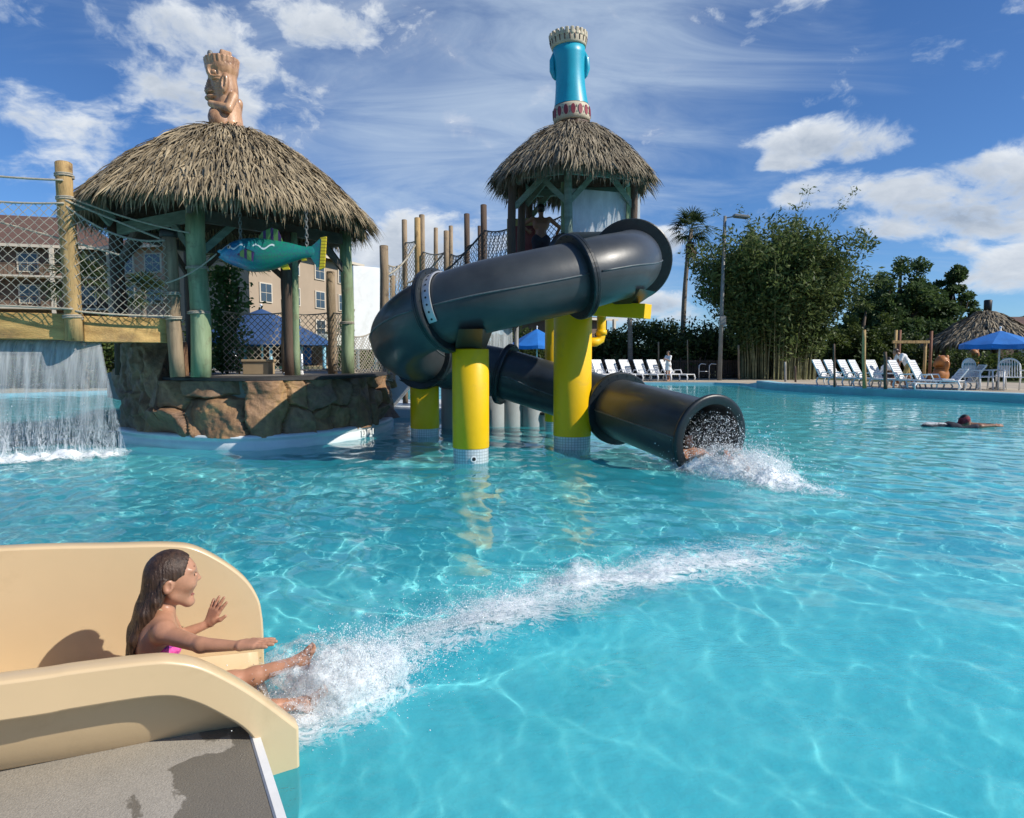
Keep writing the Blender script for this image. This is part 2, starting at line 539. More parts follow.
M['lettering'] = mat('lettering', (0.02, 0.02, 0.022), 0.5, 0.1, 4, bump=0)
M['drop'] = mat('drop', (0.86, 0.90, 0.92), 0.12, 0.03, 5, bump=0, spec=0.6)
M['lawn'] = mat('lawn', (0.035, 0.055, 0.018), 0.95, 0.4, 0.6, (0.06, 0.075, 0.028), 0.8, 12)

def mat_concrete():
    m = mat('concrete', (0.33, 0.30, 0.25), 0.85, 0.10, 1.3, (0.36, 0.33, 0.28), 0.35, 160)
    nt = m.node_tree; b = bsdf(m); ln = nt.links
    old = b.inputs['Base Color'].links[0].from_socket
    vec = coords(nt, 'Object')
    # fine aggregate speckle
    sp = noise_n(nt, vec, 170, 2, 0.7)
    sp = ramp(nt, sp, [(0.35, (0.82, 0.82, 0.82)), (0.65, (1.10, 1.10, 1.10))])
    col = mixc(nt, 1.0, old, sp, 'MULTIPLY')
    # wet patches, near the pool edge
    wet = noise_n(nt, vec, 3.4, 5, 0.55, 0.6)
    sx = nt.nodes.new('ShaderNodeSeparateXYZ'); ln.new(vec, sx.inputs[0])
    # distance inside the pad from its edge line (world x,y), normal (-.88,-.47) through (-1,2.48)
    dd = math_n(nt, 'ADD', math_n(nt, 'MULTIPLY', math_n(nt, 'ADD', sx.outputs[0], 1.0), -0.88), math_n(nt, 'MULTIPLY', math_n(nt, 'ADD', sx.outputs[1], -2.48), -0.47))
    near = math_n(nt, 'MULTIPLY_ADD', dd, -0.55, 0.20)
    wm = math_n(nt, 'ADD', wet, near)
    wm = ramp(nt, wm, [(0.545, (0, 0, 0)), (0.565, (1, 1, 1))])
    col2 = mixc(nt, math_n(nt, 'MULTIPLY', wm, 0.75), col, (0.125, 0.112, 0.090))
    ln.new(col2, b.inputs['Base Color'])
    ln.new(math_n(nt, 'MULTIPLY_ADD', wm, -0.45, 0.85), b.inputs['Roughness'])
    return m
M['concrete'] = mat_concrete()
M['far_deck'] = mat('far_deck', (0.42, 0.35, 0.26), 0.85, 0.12, 0.8, (0.46, 0.40, 0.31), 0.2, 30, dirt=((0.27, 0.23, 0.18), 0.35, 0.5, 0.75))

def mat_rock():
    m = bpy.data.materials.new('rock')
    ns, ln = nodes_of(m); nt = m.node_tree; b = bsdf(m)
    vec = coords(nt, 'Object')
    f1 = noise_n(nt, vec, 1.1, 6, 0.6, 0.3)
    f2 = noise_n(nt, vec, 7, 6, 0.65)
    f3 = noise_n(nt, coords(nt, 'Object', (2.2, 2.2, 0.5)), 2.0, 5, 0.6)
    at_ = nt.nodes.new('ShaderNodeAttribute'); at_.attribute_name = 'stone'
    base = ramp(nt, f1, [(0.30, (0.13, 0.066, 0.035)), (0.44, (0.23, 0.125, 0.066)), (0.58, (0.34, 0.19, 0.088)), (0.70, (0.46, 0.27, 0.095))])
    base = mixc(nt, math_n(nt, 'MULTIPLY', at_.outputs['Fac'], 0.45), base, (0.20, 0.145, 0.11))
    k = ramp(nt, f2, [(0.3, (0.65, 0.65, 0.65)), (0.7, (1.25, 1.25, 1.25))])
    col = mixc(nt, 1.0, base, k, 'MULTIPLY')
    st = ramp(nt, f3, [(0.52, (0, 0, 0)), (0.70, (1, 1, 1))])
    col = mixc(nt, math_n(nt, 'MULTIPLY', st, 0.5), col, (0.09, 0.052, 0.032))
    ln.new(col, b.inputs['Base Color'])
    b.inputs['Roughness'].default_value = 0.6
    bn = nt.nodes.new('ShaderNodeBump')
    bn.inputs['Strength'].default_value = 0.7; bn.inputs['Distance'].default_value = 0.03
    ln.new(noise_n(nt, vec, 14, 8, 0.65), bn.inputs['Height'])
    ln.new(bn.outputs[0], b.inputs['Normal'])
    return m
M['rock'] = mat_rock()

def mat_tube():
    m = mat('slide_shell', (0.032, 0.038, 0.042), 0.40, 0.2, 1.5, (0.046, 0.052, 0.055), 0.10, 7, spec=0.5, coat=0.12, dirt=((0.06, 0.062, 0.06), 1.6, 0.52, 0.8))
    return m
M['tube'] = mat_tube()
M['flange'] = mat('flange', (0.012, 0.017, 0.020), 0.4, 0.2, 3, bump=0.05)
M['seam'] = mat('seam', (0.10, 0.115, 0.12), 0.45, 0.3, 8, bump=0.1)

def mat_tile():
    m = bpy.data.materials.new('tile_band')
    ns, ln = nodes_of(m); nt = m.node_tree; b = bsdf(m)
    vec = coords(nt, 'Object')
    sx = nt.nodes.new('ShaderNodeSeparateXYZ'); ln.new(vec, sx.inputs[0])
    a = math_n(nt, 'MULTIPLY', math_n(nt, 'ARCTAN2', sx.outputs[1], sx.outputs[0]), 0.25)
    cb = nt.nodes.new('ShaderNodeCombineXYZ')
    ln.new(a, cb.inputs[0]); ln.new(sx.outputs[2], cb.inputs[1])
    br = nt.nodes.new('ShaderNodeTexBrick')
    br.offset = 0.0
    br.inputs['Scale'].default_value = 1.0
    br.inputs['Brick Width'].default_value = 0.042
    br.inputs['Row Height'].default_value = 0.042
    br.inputs['Mortar Size'].default_value = 0.0035
    br.inputs['Color1'].default_value = (0.62, 0.66, 0.67, 1)
    br.inputs['Color2'].default_value = (0.55, 0.60, 0.62, 1)
    br.inputs['Mortar'].default_value = (0.30, 0.33, 0.34, 1)
    ln.new(cb.outputs[0], br.inputs['Vector'])
    ln.new(br.outputs[0], b.inputs['Base Color'])
    b.inputs['Roughness'].default_value = 0.2
    return m
M['tile'] = mat_tile()

def mat_acrylic():
    m = bpy.data.materials.new('cloudy_acrylic')
    ns, ln = nodes_of(m); nt = m.node_tree; b = bsdf(m)
    f = noise_n(nt, coords(nt, 'Object', (3, 3, 1)), 1.5, 6, 0.6, 0.5)
    ln.new(ramp(nt, f, [(0.3, (0.55, 0.58, 0.60)), (0.7, (0.72, 0.75, 0.77))]), b.inputs['Base Color'])
    b.inputs['Roughness'].default_value = 0.25
    t = nt.nodes.new('ShaderNodeBsdfTransparent')
    t.inputs[0].default_value = (0.85, 0.9, 0.92, 1)
    mx = nt.nodes.new('ShaderNodeMixShader')
    ln.new(ramp(nt, f, [(0.3, (0.35, 0.35, 0.35)), (0.7, (0.10, 0.10, 0.10))]), mx.inputs[0])
    ln.new(b.outputs[0], mx.inputs[1]); ln.new(t.outputs[0], mx.inputs[2])
    ln.new(mx.outputs[0], nt.nodes['Material Output'].inputs[0])
    return m
M['acrylic'] = mat_acrylic()

def mat_foam(name, soft=0.58, sc=9.0, stretch=(1, 1, 1)):
    """white broken foam: attribute 'foam' is how much of the surface is covered"""
    m = bpy.data.materials.new(name)
    ns, ln = nodes_of(m); nt = m.node_tree; b = bsdf(m)
    vec = coords(nt, 'Object', stretch)
    a = nt.nodes.new('ShaderNodeAttribute'); a.attribute_name = 'foam'
    w = nt.nodes.new('ShaderNodeTexNoise'); w.inputs['Scale'].default_value = sc * 0.5; w.inputs['Detail'].default_value = 3
    ln.new(vec, w.inputs['Vector'])
    wv = nt.nodes.new('ShaderNodeVectorMath'); wv.operation = 'MULTIPLY_ADD'
    wv.inputs[1].default_value = (0.30, 0.30, 0.30)
    ln.new(w.outputs['Color'], wv.inputs[0]); ln.new(vec, wv.inputs[2])
    n1 = noise_n(nt, wv.outputs[0], sc, 9, 0.68, 0.8)
    # lacy ridges
    rg = math_n(nt, 'ABSOLUTE', math_n(nt, 'ADD', noise_n(nt, wv.outputs[0], sc * 1.1, 5, 0.6, 1.2), -0.5))
    lace = math_n(nt, 'MULTIPLY_ADD', rg, -2.6, 0.42)
    k = math_n(nt, 'ADD', math_n(nt, 'MULTIPLY', n1, 0.75), lace)
    k = math_n(nt, 'ADD', k, math_n(nt, 'MULTIPLY_ADD', a.outputs['Fac'], 1.15, -1.18))
    k = math_n(nt, 'DIVIDE', k, soft, clamp=True)
    k = math_n(nt, 'MULTIPLY', k, 0.94)
    b.inputs['Base Color'].default_value = (0.90, 0.94, 0.95, 1)
    b.inputs['Roughness'].default_value = 0.45
    t = nt.nodes.new('ShaderNodeBsdfTransparent')
    mx = nt.nodes.new('ShaderNodeMixShader')
    ln.new(k, mx.inputs[0])
    ln.new(t.outputs[0], mx.inputs[1]); ln.new(b.outputs[0], mx.inputs[2])
    bn = nt.nodes.new('ShaderNodeBump'); bn.inputs['Strength'].default_value = 0.35; bn.inputs['Distance'].default_value = 0.02
    ln.new(noise_n(nt, vec, sc * 5, 6, 0.7), bn.inputs['Height']); ln.new(bn.outputs[0], b.inputs['Normal'])
    ln.new(mx.outputs[0], nt.nodes['Material Output'].inputs[0])
    return m
M['foam'] = mat_foam('foam')
M['mist'] = mat_foam('mist', 0.75, 16.0)

def mat_curtain():
    """falling water: streaks of white and grey in a clear sheet"""
    m = bpy.data.materials.new('falling_water')
    ns, ln = nodes_of(m); nt = m.node_tree; b = bsdf(m)
    a = nt.nodes.new('ShaderNodeAttribute'); a.attribute_name = 'foam'   # 0 at the top, 1 at the foot
    s1 = noise_n(nt, coords(nt, 'Object', (16, 4, 0.45)), 1.6, 6, 0.62)
    s2 = noise_n(nt, coords(nt, 'Object', (10, 4, 1.15)), 1.9, 6, 0.62, 1.2)
    rg = math_n(nt, 'ABSOLUTE', math_n(nt, 'ADD', s2, -0.5))
    br = math_n(nt, 'MULTIPLY_ADD', rg, -17, 0.9, clamp=True)
    br = math_n(nt, 'MULTIPLY', br, math_n(nt, 'MULTIPLY_ADD', a.outputs['Fac'], 1.35, -0.42, clamp=True), clamp=True)
    # the smooth sheet near the lip tears into strands, then into drops
    s3 = noise_n(nt, coords(nt, 'Object', (5, 2, 0.5)), 1.3, 5, 0.6, 0.5)
    tear = math_n(nt, 'MULTIPLY_ADD', a.outputs['Fac'], -0.85, 0.78)
    sheet = math_n(nt, 'ADD', math_n(nt, 'MULTIPLY_ADD', s1, 0.9, -0.45), tear)
    sheet = math_n(nt, 'ADD', sheet, math_n(nt, 'MULTIPLY_ADD', s3, 1.6, -0.8))
    sheet = math_n(nt, 'MULTIPLY', sheet, 0.72, clamp=True)
    op = math_n(nt, 'MAXIMUM', sheet, br)
    col = mixc(nt, br, ramp(nt, s1, [(0.3, (0.42, 0.43, 0.43)), (0.7, (0.66, 0.67, 0.67))]), (0.85, 0.90, 0.93))
    ln.new(col, b.inputs['Base Color'])
    b.inputs['Roughness'].default_value = 0.2
    t = nt.nodes.new('ShaderNodeBsdfTransparent'); t.inputs[0].default_value = (0.92, 0.97, 0.98, 1)
    mx = nt.nodes.new('ShaderNodeMixShader')
    ln.new(op, mx.inputs[0]); ln.new(t.outputs[0], mx.inputs[1]); ln.new(b.outputs[0], mx.inputs[2])
    ln.new(mx.outputs[0], nt.nodes['Material Output'].inputs[0])
    return m
M['curtain'] = mat_curtain()

def mat_water():
    """clear pool water: refracts down to the pale plastered floor; a little turbidity scatters"""
    m = bpy.data.materials.new('pool_water')
    ns, ln = nodes_of(m); nt = m.node_tree; b = bsdf(m)
    b.inputs['Base Color'].default_value = (0.64, 0.985, 0.995, 1)
    b.inputs['Roughness'].default_value = 0.0
    b.inputs['IOR'].default_value = 1.33
    b.inputs['Transmission Weight'].default_value = 1.0
    d = nt.nodes.new('ShaderNodeBsdfPrincipled')
    d.inputs['Base Color'].default_value = (0.05, 0.58, 0.69, 1)
    d.inputs['Roughness'].default_value = 0.06
    d.inputs['IOR'].default_value = 1.33
    bn = nt.nodes.new('ShaderNodeBump')
    bn.inputs['Strength'].default_value = 0.6; bn.inputs['Distance'].default_value = 0.012
    ln.new(noise_n(nt, coords(nt, 'Object', (0.9, 1.3, 1)), 16, 3, 0.55), bn.inputs['Height'])
    ln.new(bn.outputs[0], d.inputs['Normal'])
    mx = nt.nodes.new('ShaderNodeMixShader')
    at_ = nt.nodes.new('ShaderNodeAttribute'); at_.attribute_name = 'air'
    ln.new(math_n(nt, 'MULTIPLY_ADD', at_.outputs['Fac'], 0.15, TURBID), mx.inputs[0])
    ln.new(b.outputs[0], mx.inputs[1]); ln.new(d.outputs[0], mx.inputs[2])
    ln.new(mx.outputs[0], nt.nodes['Material Output'].inputs[0])
    return m
TURBID = 0.34
M['water'] = mat_water()
M['pool_floor'] = mat('pool_floor', (0.40, 0.90, 0.92), 0.8, 0.08, 0.35, (0.52, 0.93, 0.93), 0.0, dirt=((0.28, 0.72, 0.80), 0.5, 0.5, 0.75))

def mat_fish():
    m = bpy.data.materials.new('fish_paint')
    ns, ln = nodes_of(m); nt = m.node_tree; b = bsdf(m)
    vec = coords(nt, 'Object')
    sx = nt.nodes.new('ShaderNodeSeparateXYZ'); ln.new(vec, sx.inputs[0])
    nz = noise_n(nt, vec, 4, 4, 0.6)
    x = math_n(nt, 'ADD', math_n(nt, 'MULTIPLY', sx.outputs[0], 0.6), math_n(nt, 'MULTIPLY_ADD', nz, 0.16, 0.42))
    col = ramp(nt, x, [(0.04, (0.02, 0.30, 0.46)), (0.16, (0.015, 0.16, 0.34)), (0.30, (0.01, 0.17, 0.20)), (0.48, (0.012, 0.20, 0.12)), (0.8, (0.01, 0.22, 0.16)), (1.0, (0.01, 0.16, 0.15))])
    vo = nt.nodes.new('ShaderNodeTexVoronoi'); vo.feature = 'DISTANCE_TO_EDGE'; vo.inputs['Scale'].default_value = 16
    ln.new(vec, vo.inputs['Vector'])
    col = mixc(nt, math_n(nt, 'MULTIPLY', ramp(nt, vo.outputs[0], [(0.0, (1, 1, 1)), (0.10, (0, 0, 0))]), 0.45), col, (0.06, 0.03, 0.16))
    # pale curling marks along the upper flank
    w = math_n(nt, 'ADD', math_n(nt, 'MULTIPLY', math_n(nt, 'SINE', math_n(nt, 'MULTIPLY', sx.outputs[0], 26)), 0.035), 0.11)
    dz = math_n(nt, 'ABSOLUTE', math_n(nt, 'SUBTRACT', sx.outputs[2], w))
    mk = math_n(nt, 'LESS_THAN', dz, 0.014)
    mk = math_n(nt, 'MULTIPLY', mk, math_n(nt, 'LESS_THAN', sx.outputs[0], 0.1))
    mk = math_n(nt, 'MULTIPLY', mk, math_n(nt, 'GREATER_THAN', nz, 0.45))
    col = mixc(nt, mk, col, (0.55, 0.65, 0.66))
    ln.new(col, b.inputs['Base Color'])
    b.inputs['Roughness'].default_value = 0.3
    b.inputs['Coat Weight'].default_value = 0.4
    return m
M['fish'] = mat_fish()
def mat_stripes(name, c, c2, per, ax=2):
    m = mat(name, c, 0.4, 0.1, 3, bump=0.1)
    nt = m.node_tree; b = bsdf(m); ln = nt.links
    sx = nt.nodes.new('ShaderNodeSeparateXYZ'); ln.new(coords(nt, 'Object'), sx.inputs[0])
    s = math_n(nt, 'SINE', math_n(nt, 'MULTIPLY', sx.outputs[ax], 2 * PI / per))
    ln.new(mixc(nt, math_n(nt, 'GREATER_THAN', s, 0.35), c, c2), b.inputs['Base Color'])
    return m
M['fin_yellow'] = mat_stripes('fin_yellow', (0.72, 0.55, 0.02), (0.42, 0.30, 0.01), 0.05)
M['fin_green'] = mat_stripes('fin_green', (0.10, 0.22, 0.06), (0.05, 0.02, 0.10), 0.12, 0)
# ------------------------------------------------------------------ camera, sun, sky
cam = put('camera', bpy.data.cameras.new('camera'))
cam.data.sensor_width = 36
cam.data.lens = 36 * FOC / 1024
cam.data.clip_start = 0.05
cam.data.clip_end = 20000
cam.location = (0, 0, CAM_H)
cam.rotation_euler = (PI / 2 - math.atan(TP), 0, 0)
S.camera = cam
SUN = Vector((0.72, -0.235, 0.60)).normalized()
sl = bpy.data.lights.new('sun', 'SUN')
sl.energy = SUN_E
sl.angle = R(0.53)
sl.cycles.is_caustics_light = True
sl.color = (1.0, 0.94, 0.84)
so = put('sun', sl)
so.rotation_euler = SUN.to_track_quat('Z', 'Y').to_euler()
so.location = (30, -20, 30)

W = bpy.data.worlds.new('World')
S.world = W
W.use_nodes = True
nt = W.node_tree
nt.nodes.clear()
ln = nt.links
sky = nt.nodes.new('ShaderNodeTexSky')
sky.sky_type = 'NISHITA'
sky.sun_disc = False
sky.sun_elevation = math.asin(SUN.z)
sky.sun_rotation = math.atan2(SUN.x, SUN.y)
sky.altitude = 0
sky.air_density = 0.9
sky.dust_density = 0.0
sky.ozone_density = 4.0
bg = nt.nodes.new('ShaderNodeBackground')
bg.inputs[1].default_value = SKY_S
# the deep polarised blue of the photograph
skc = mixc(nt, 1.0, sky.outputs[0], (0.50, 0.72, 0.97), 'MULTIPLY')
ln.new(skc, bg.inputs[0])

def cloud_mask():
    tc = nt.nodes.new('ShaderNodeTexCoord')
    sx = nt.nodes.new('ShaderNodeSeparateXYZ')
    ln.new(tc.outputs['Generated'], sx.inputs[0])
    X, Y, Z = sx.outputs
    az = math_n(nt, 'ARCTAN2', X, Y)
    el = math_n(nt, 'ARCSINE', Z)
    v = nt.nodes.new('ShaderNodeCombineXYZ')
    ln.new(az, v.inputs[0]); ln.new(math_n(nt, 'MULTIPLY', el, 1.7), v.inputs[1])
    warp = nt.nodes.new('ShaderNodeTexNoise'); warp.inputs['Scale'].default_value = 7; warp.inputs['Detail'].default_value = 5
    ln.new(v.outputs[0], warp.inputs['Vector'])
    vm = nt.nodes.new('ShaderNodeVectorMath'); vm.operation = 'MULTIPLY_ADD'; vm.inputs[1].default_value = (0.10, 0.10, 0.1)
    ln.new(warp.outputs['Color'], vm.inputs[0]); ln.new(v.outputs[0], vm.inputs[2])
    vw = vm.outputs[0]
    f = noise_n(nt, vw, 8.5, 9, 0.60)
    blobs = []   # (u, v, half width px, half height px, tilt deg, strength)
    for (u, vv, w, h, tilt, st) in [
        (205, 88, 120, 52, 24, 0.80), (250, 55, 75, 34, 25, 0.72), (95, 130, 75, 30, -14, 0.62), (20, 105, 60, 30, 0, 0.55), (300, 108, 50, 32, 20, 0.62), (165, 22, 50, 30, 0, 0.8),
        (322, 18, 80, 30, 0, 0.8), (0, 4, 60, 22, 0, 0.5), (440, 240, 110, 42, 0, 1.0), (395, 262, 70, 36, 0, 0.9), (330, 245, 60, 40, 0, 0.85),
        (834, 141, 92, 26, 4, 1.05), (795, 160, 46, 16, 0, 0.9), (950, 204, 125, 32, 18, 1.15), (1030, 178, 90, 36, 14, 1.15), (825, 190, 56, 25, 0, 1.0), (886, 226, 80, 20, 8, 0.85),
        (1005, 270, 70, 28, 0, 0.9), (945, 250, 45, 18, 0, 0.8), (1110, 240, 100, 50, 0, 1.0),
        (664, 243, 34, 24, 0, 1.0), (655, 302, 52, 17, 0, 0.95), (705, 314, 62, 15, 0, 0.85), (612, 312, 50, 22, 0, 0.8), (800, 2, 90, 20, -20, 0.6), (820, 8, 40, 16, -30, 0.6)]:
        d = at(u, vv, 1.0) - Vector((0, 0, CAM_H)); d.normalize()
        blobs.append((math.atan2(d.x, d.y), math.asin(d.z), w / FOC, h / FOC, R(tilt), st))
    tot = None
    low = None
    for (a0, e0, sa, se, ti, st) in blobs:
        da = math_n(nt, 'SUBTRACT', az, a0)
        de = math_n(nt, 'SUBTRACT', el, e0)
        c, s = math.cos(ti), math.sin(ti)
        p = math_n(nt, 'MULTIPLY_ADD', da, c / sa, math_n(nt, 'MULTIPLY', de, -s / sa))
        q = math_n(nt, 'MULTIPLY_ADD', da, s / se, math_n(nt, 'MULTIPLY', de, c / se))
        r2 = math_n(nt, 'ADD', math_n(nt, 'MULTIPLY', p, p), math_n(nt, 'MULTIPLY', q, q))
        k = math_n(nt, 'MULTIPLY_ADD', r2, -st, st, clamp=True)
        lo_ = math_n(nt, 'MULTIPLY', k, math_n(nt, 'MULTIPLY_ADD', q, -0.5, 0.5, clamp=True))
        tot = k if tot is None else math_n(nt, 'SMOOTH_MAX', tot, k, 0.15)
        low = lo_ if low is None else math_n(nt, 'MAXIMUM', low, lo_)
    dens = math_n(nt, 'ADD', math_n(nt, 'MULTIPLY', tot, 0.78), math_n(nt, 'MULTIPLY_ADD', f, 2.3, -1.22))
    # nothing where no bank stands, except stray puffs
    dens = math_n(nt, 'ADD', dens, math_n(nt, 'MULTIPLY', math_n(nt, 'LESS_THAN', tot, 0.02), -0.16))
    cum = nt.nodes.new('ShaderNodeMapRange'); cum.interpolation_type = 'SMOOTHSTEP'
    cum.inputs[1].default_value = 0.16; cum.inputs[2].default_value = 0.66
    ln.new(dens, cum.inputs[0])
    # cirrus, drawn on a flat high layer
    iz = math_n(nt, 'DIVIDE', 1.0, math_n(nt, 'ADD', math_n(nt, 'MAXIMUM', Z, 0.0), 0.22))
    pv = nt.nodes.new('ShaderNodeCombineXYZ')
    ln.new(math_n(nt, 'MULTIPLY', X, iz), pv.inputs[0]); ln.new(math_n(nt, 'MULTIPLY', Y, iz), pv.inputs[1])
    mp = nt.nodes.new('ShaderNodeMapping'); mp.inputs['Rotation'].default_value = (0, 0, R(32)); mp.inputs['Scale'].default_value = (1.0, 2.6, 1)
    ln.new(pv.outputs[0], mp.inputs[0])
    c1 = noise_n(nt, mp.outputs[0], 1.7, 9, 0.62, 0.9)
    c2 = noise_n(nt, pv.outputs[0], 0.9, 4, 0.5, 0.3)
    ci = math_n(nt, 'ADD', math_n(nt, 'MULTIPLY', c1, 1.0), math_n(nt, 'MULTIPLY_ADD', c2, 0.9, -0.5))
    # thicker over the middle of the view
    d0 = at(500, 70, 1.0) - Vector((0, 0, CAM_H)); d0.normalize()
    da = math_n(nt, 'MULTIPLY', math_n(nt, 'SUBTRACT', az, math.atan2(d0.x, d0.y)), 1.9)
    de = math_n(nt, 'MULTIPLY', math_n(nt, 'SUBTRACT', el, math.asin(d0.z)), 2.2)
    cb = math_n(nt, 'MULTIPLY_ADD', math_n(nt, 'ADD', math_n(nt, 'MULTIPLY', da, da), math_n(nt, 'MULTIPLY', de, de)), -0.40, 0.22)
    ci = math_n(nt, 'ADD', ci, math_n(nt, 'MAXIMUM', cb, -0.2))
    cr = nt.nodes.new('ShaderNodeMapRange'); cr.interpolation_type = 'SMOOTHSTEP'
    cr.inputs[1].default_value = 0.22; cr.inputs[2].default_value = 0.98; cr.inputs[4].default_value = 0.74
    ln.new(ci, cr.inputs[0])
    m = math_n(nt, 'MAXIMUM', math_n(nt, 'MULTIPLY', cum.outputs[0], 0.96), cr.outputs[0])
    up = math_n(nt, 'MULTIPLY', math_n(nt, 'ADD', Z, 0.03), 25, clamp=True)
    m = math_n(nt, 'MULTIPLY', m, up)
    # light on the puffs: bright tops, grey hearts and undersides
    f2 = noise_n(nt, vw, 15, 6, 0.6)
    sh = math_n(nt, 'ADD', math_n(nt, 'MULTIPLY', low, 1.25), math_n(nt, 'MULTIPLY_ADD', f2, 1.3, -0.62))
    sh = math_n(nt, 'MULTIPLY', sh, cum.outputs[0], clamp=True)
    col = mixc(nt, sh, (0.74, 0.77, 0.80), (0.30, 0.36, 0.45))
    ci_only = math_n(nt, 'SUBTRACT', 1.0, cum.outputs[0], clamp=True)
    col = mixc(nt, ci_only, col, (0.46, 0.56, 0.68))
    return m, col
cm, ccol = cloud_mask()
bg2 = nt.nodes.new('ShaderNodeBackground')
bg2.inputs[1].default_value = 1.0
ln.new(ccol, bg2.inputs[0])
mx = nt.nodes.new('ShaderNodeMixShader')
ln.new(cm, mx.inputs[0]); ln.new(bg.outputs[0], mx.inputs[1]); ln.new(bg2.outputs[0], mx.inputs[2])
wo = nt.nodes.new('ShaderNodeOutputWorld')
ln.new(mx.outputs[0], wo.inputs[0])
W.cycles.sampling_method = 'MANUAL'
W.cycles.sample_map_resolution = 512

S.render.engine = 'CYCLES'
S.view_settings.view_transform = 'Standard'
S.view_settings.look = 'None'
S.view_settings.exposure = EXPO
S.view_settings.gamma = 1.0
S.cycles.use_denoising = True
S.cycles.max_bounces = 8
S.cycles.transparent_max_bounces = 24
S.cycles.caustics_reflective = False
S.cycles.caustics_refractive = True
S.cycles.sample_clamp_indirect = 4

# ------------------------------------------------------------------ pool, ground
POOL = [(18.5, 17), (17.6, 19.4), (15.9, 22.3), (13.8, 25.6), (12.3, 28.6), (11.8, 31), (12.0, 33.4), (11.8, 35.4), (10.8, 36.4), (8, 36.6), (4, 36.6), (0, 36.6), (-4, 36), (-9, 33),
        (-15, 29), (-21, 24), (-24, 16), (-22, 8), (-14, 1.5), (-7, 0.4), (-4.4, 0.66), (-2.4, 1.73), (-1.0, 2.48), (-0.74, 2.0), (-0.25, 1.1), (0.8, 0.3), (5, 0.3), (12, 2.5), (17, 8)]
def ground_z(x, y):
    t = min(max((x - 10.6) / 1.2, 0), 1) * min(max((34.6 - y) / 2.0, 0), 1)
    return 0.10 + 0.18 * t * t * (3 - 2 * t)
def dens_loop(P, step):
    out = []
    for i, a in enumerate(P):
        b = P[(i + 1) % len(P)]
        n = max(1, int(math.hypot(b[0] - a[0], b[1] - a[1]) / step))
        for k in range(n):
            out.append((a[0] + (b[0] - a[0]) * k / n, a[1] + (b[1] - a[1]) * k / n))
    return out
loop = dens_loop(POOL, 0.7)
C0 = (0.0, 16.0)
def ring(name, f0, f1, m, steps):
    V, Fs = [], []
    n = len(loop)
    for s in range(steps + 1):
        t = s / steps
        for (x, y) in loop:
            a, b = f0(x, y), f1(x, y)
            px, py = a[0] + (b[0] - a[0]) * t, a[1] + (b[1] - a[1]) * t
            z = ground_z(px, py) if a[2] is None else a[2] + (b[2] - a[2]) * t
            V.append((px, py, z))
    for s in range(steps):
        for i in range(n):
            a, b = s * n + i, s * n + (i + 1) % n
            Fs.append((a, a + n, b + n, b))
    o = np_mesh(name, V, Fs, m)
    return tag(o, kind='structure')
def away(dist):
    def f(x, y):
        dx, dy = x - C0[0], y - C0[1]
        L = math.hypot(dx, dy)
        return (x + dx / L * dist, y + dy / L * dist, None)
    return f
ring('pool_deck', away(0), away(11), M['far_deck'], 10)
def _far(x, y):
    a = away(4500)(x, y); return (a[0], a[1], 0.096)
def _near(x, y):
    a = away(10.5)(x, y); return (a[0], a[1], ground_z(a[0], a[1]) - 0.004)
o = ring('ground', _near, _far, M['lawn'], 1)
# pool wall below the deck edge and pool floor
V, Fs = [], []
n = len(loop)
for (x, y) in loop:
    V += [(x, y, ground_z(x, y)), (x, y, -1.3)]
for i in range(n):
    j = (i + 1) % n
    Fs.append((2 * i, 2 * j, 2 * j + 1, 2 * i + 1))
tag(np_mesh('pool_wall', V, Fs, M['kerb_blue']), kind='structure')
pf_ = tag(MB().box((0, 18, -1.0), (60, 60, 0.1)).build('pool_floor', M['pool_floor']), kind='structure')
pf_.cycles.is_caustics_receiver = True
# raised kerb along the right bank: bull-nosed coping
def sweep(name, path, prof, m, parent=None, closed=False, smooth=True):
    """profile [(offset to the right of travel, z)] swept along a plan path [(x, y)]"""
    P = [Vector((p[0], p[1], 0)) for p in path]
    V, Fs, k, n = [], [], len(prof), len(P)
    for i, p in enumerate(P):
        t = (P[min(i + 1, n - 1)] - P[max(i - 1, 0)]).normalized()
        r = Vector((t.y, -t.x, 0))
        for (off, z) in prof:
            V.append(p + r * off + Vector((0, 0, z)))
    for i in range(n - 1):
        for j in range(k - 1):
            a = i * k + j
            Fs.append((a, a + k, a + k + 1, a + 1))
    b = MB().add(V, Fs, 0, smooth)
    return b.build(name, m, parent)
right_bank = spline([(18.5, 17), (17.6, 19.4), (15.9, 22.3), (13.8, 25.6), (12.3, 28.6), (11.8, 31), (12.0, 33.4)], 60)
rb = [(p[0], p[1]) for p in right_bank]
tag(sweep('pool_kerb', rb, [(0.55, 0.282), (0.55, 0.30), (0.03, 0.305), (-0.03, 0.295), (-0.055, 0.262), (-0.05, 0.23), (-0.02, 0.20), (-0.015, -0.6)], M['kerb_blue']), kind='structure')

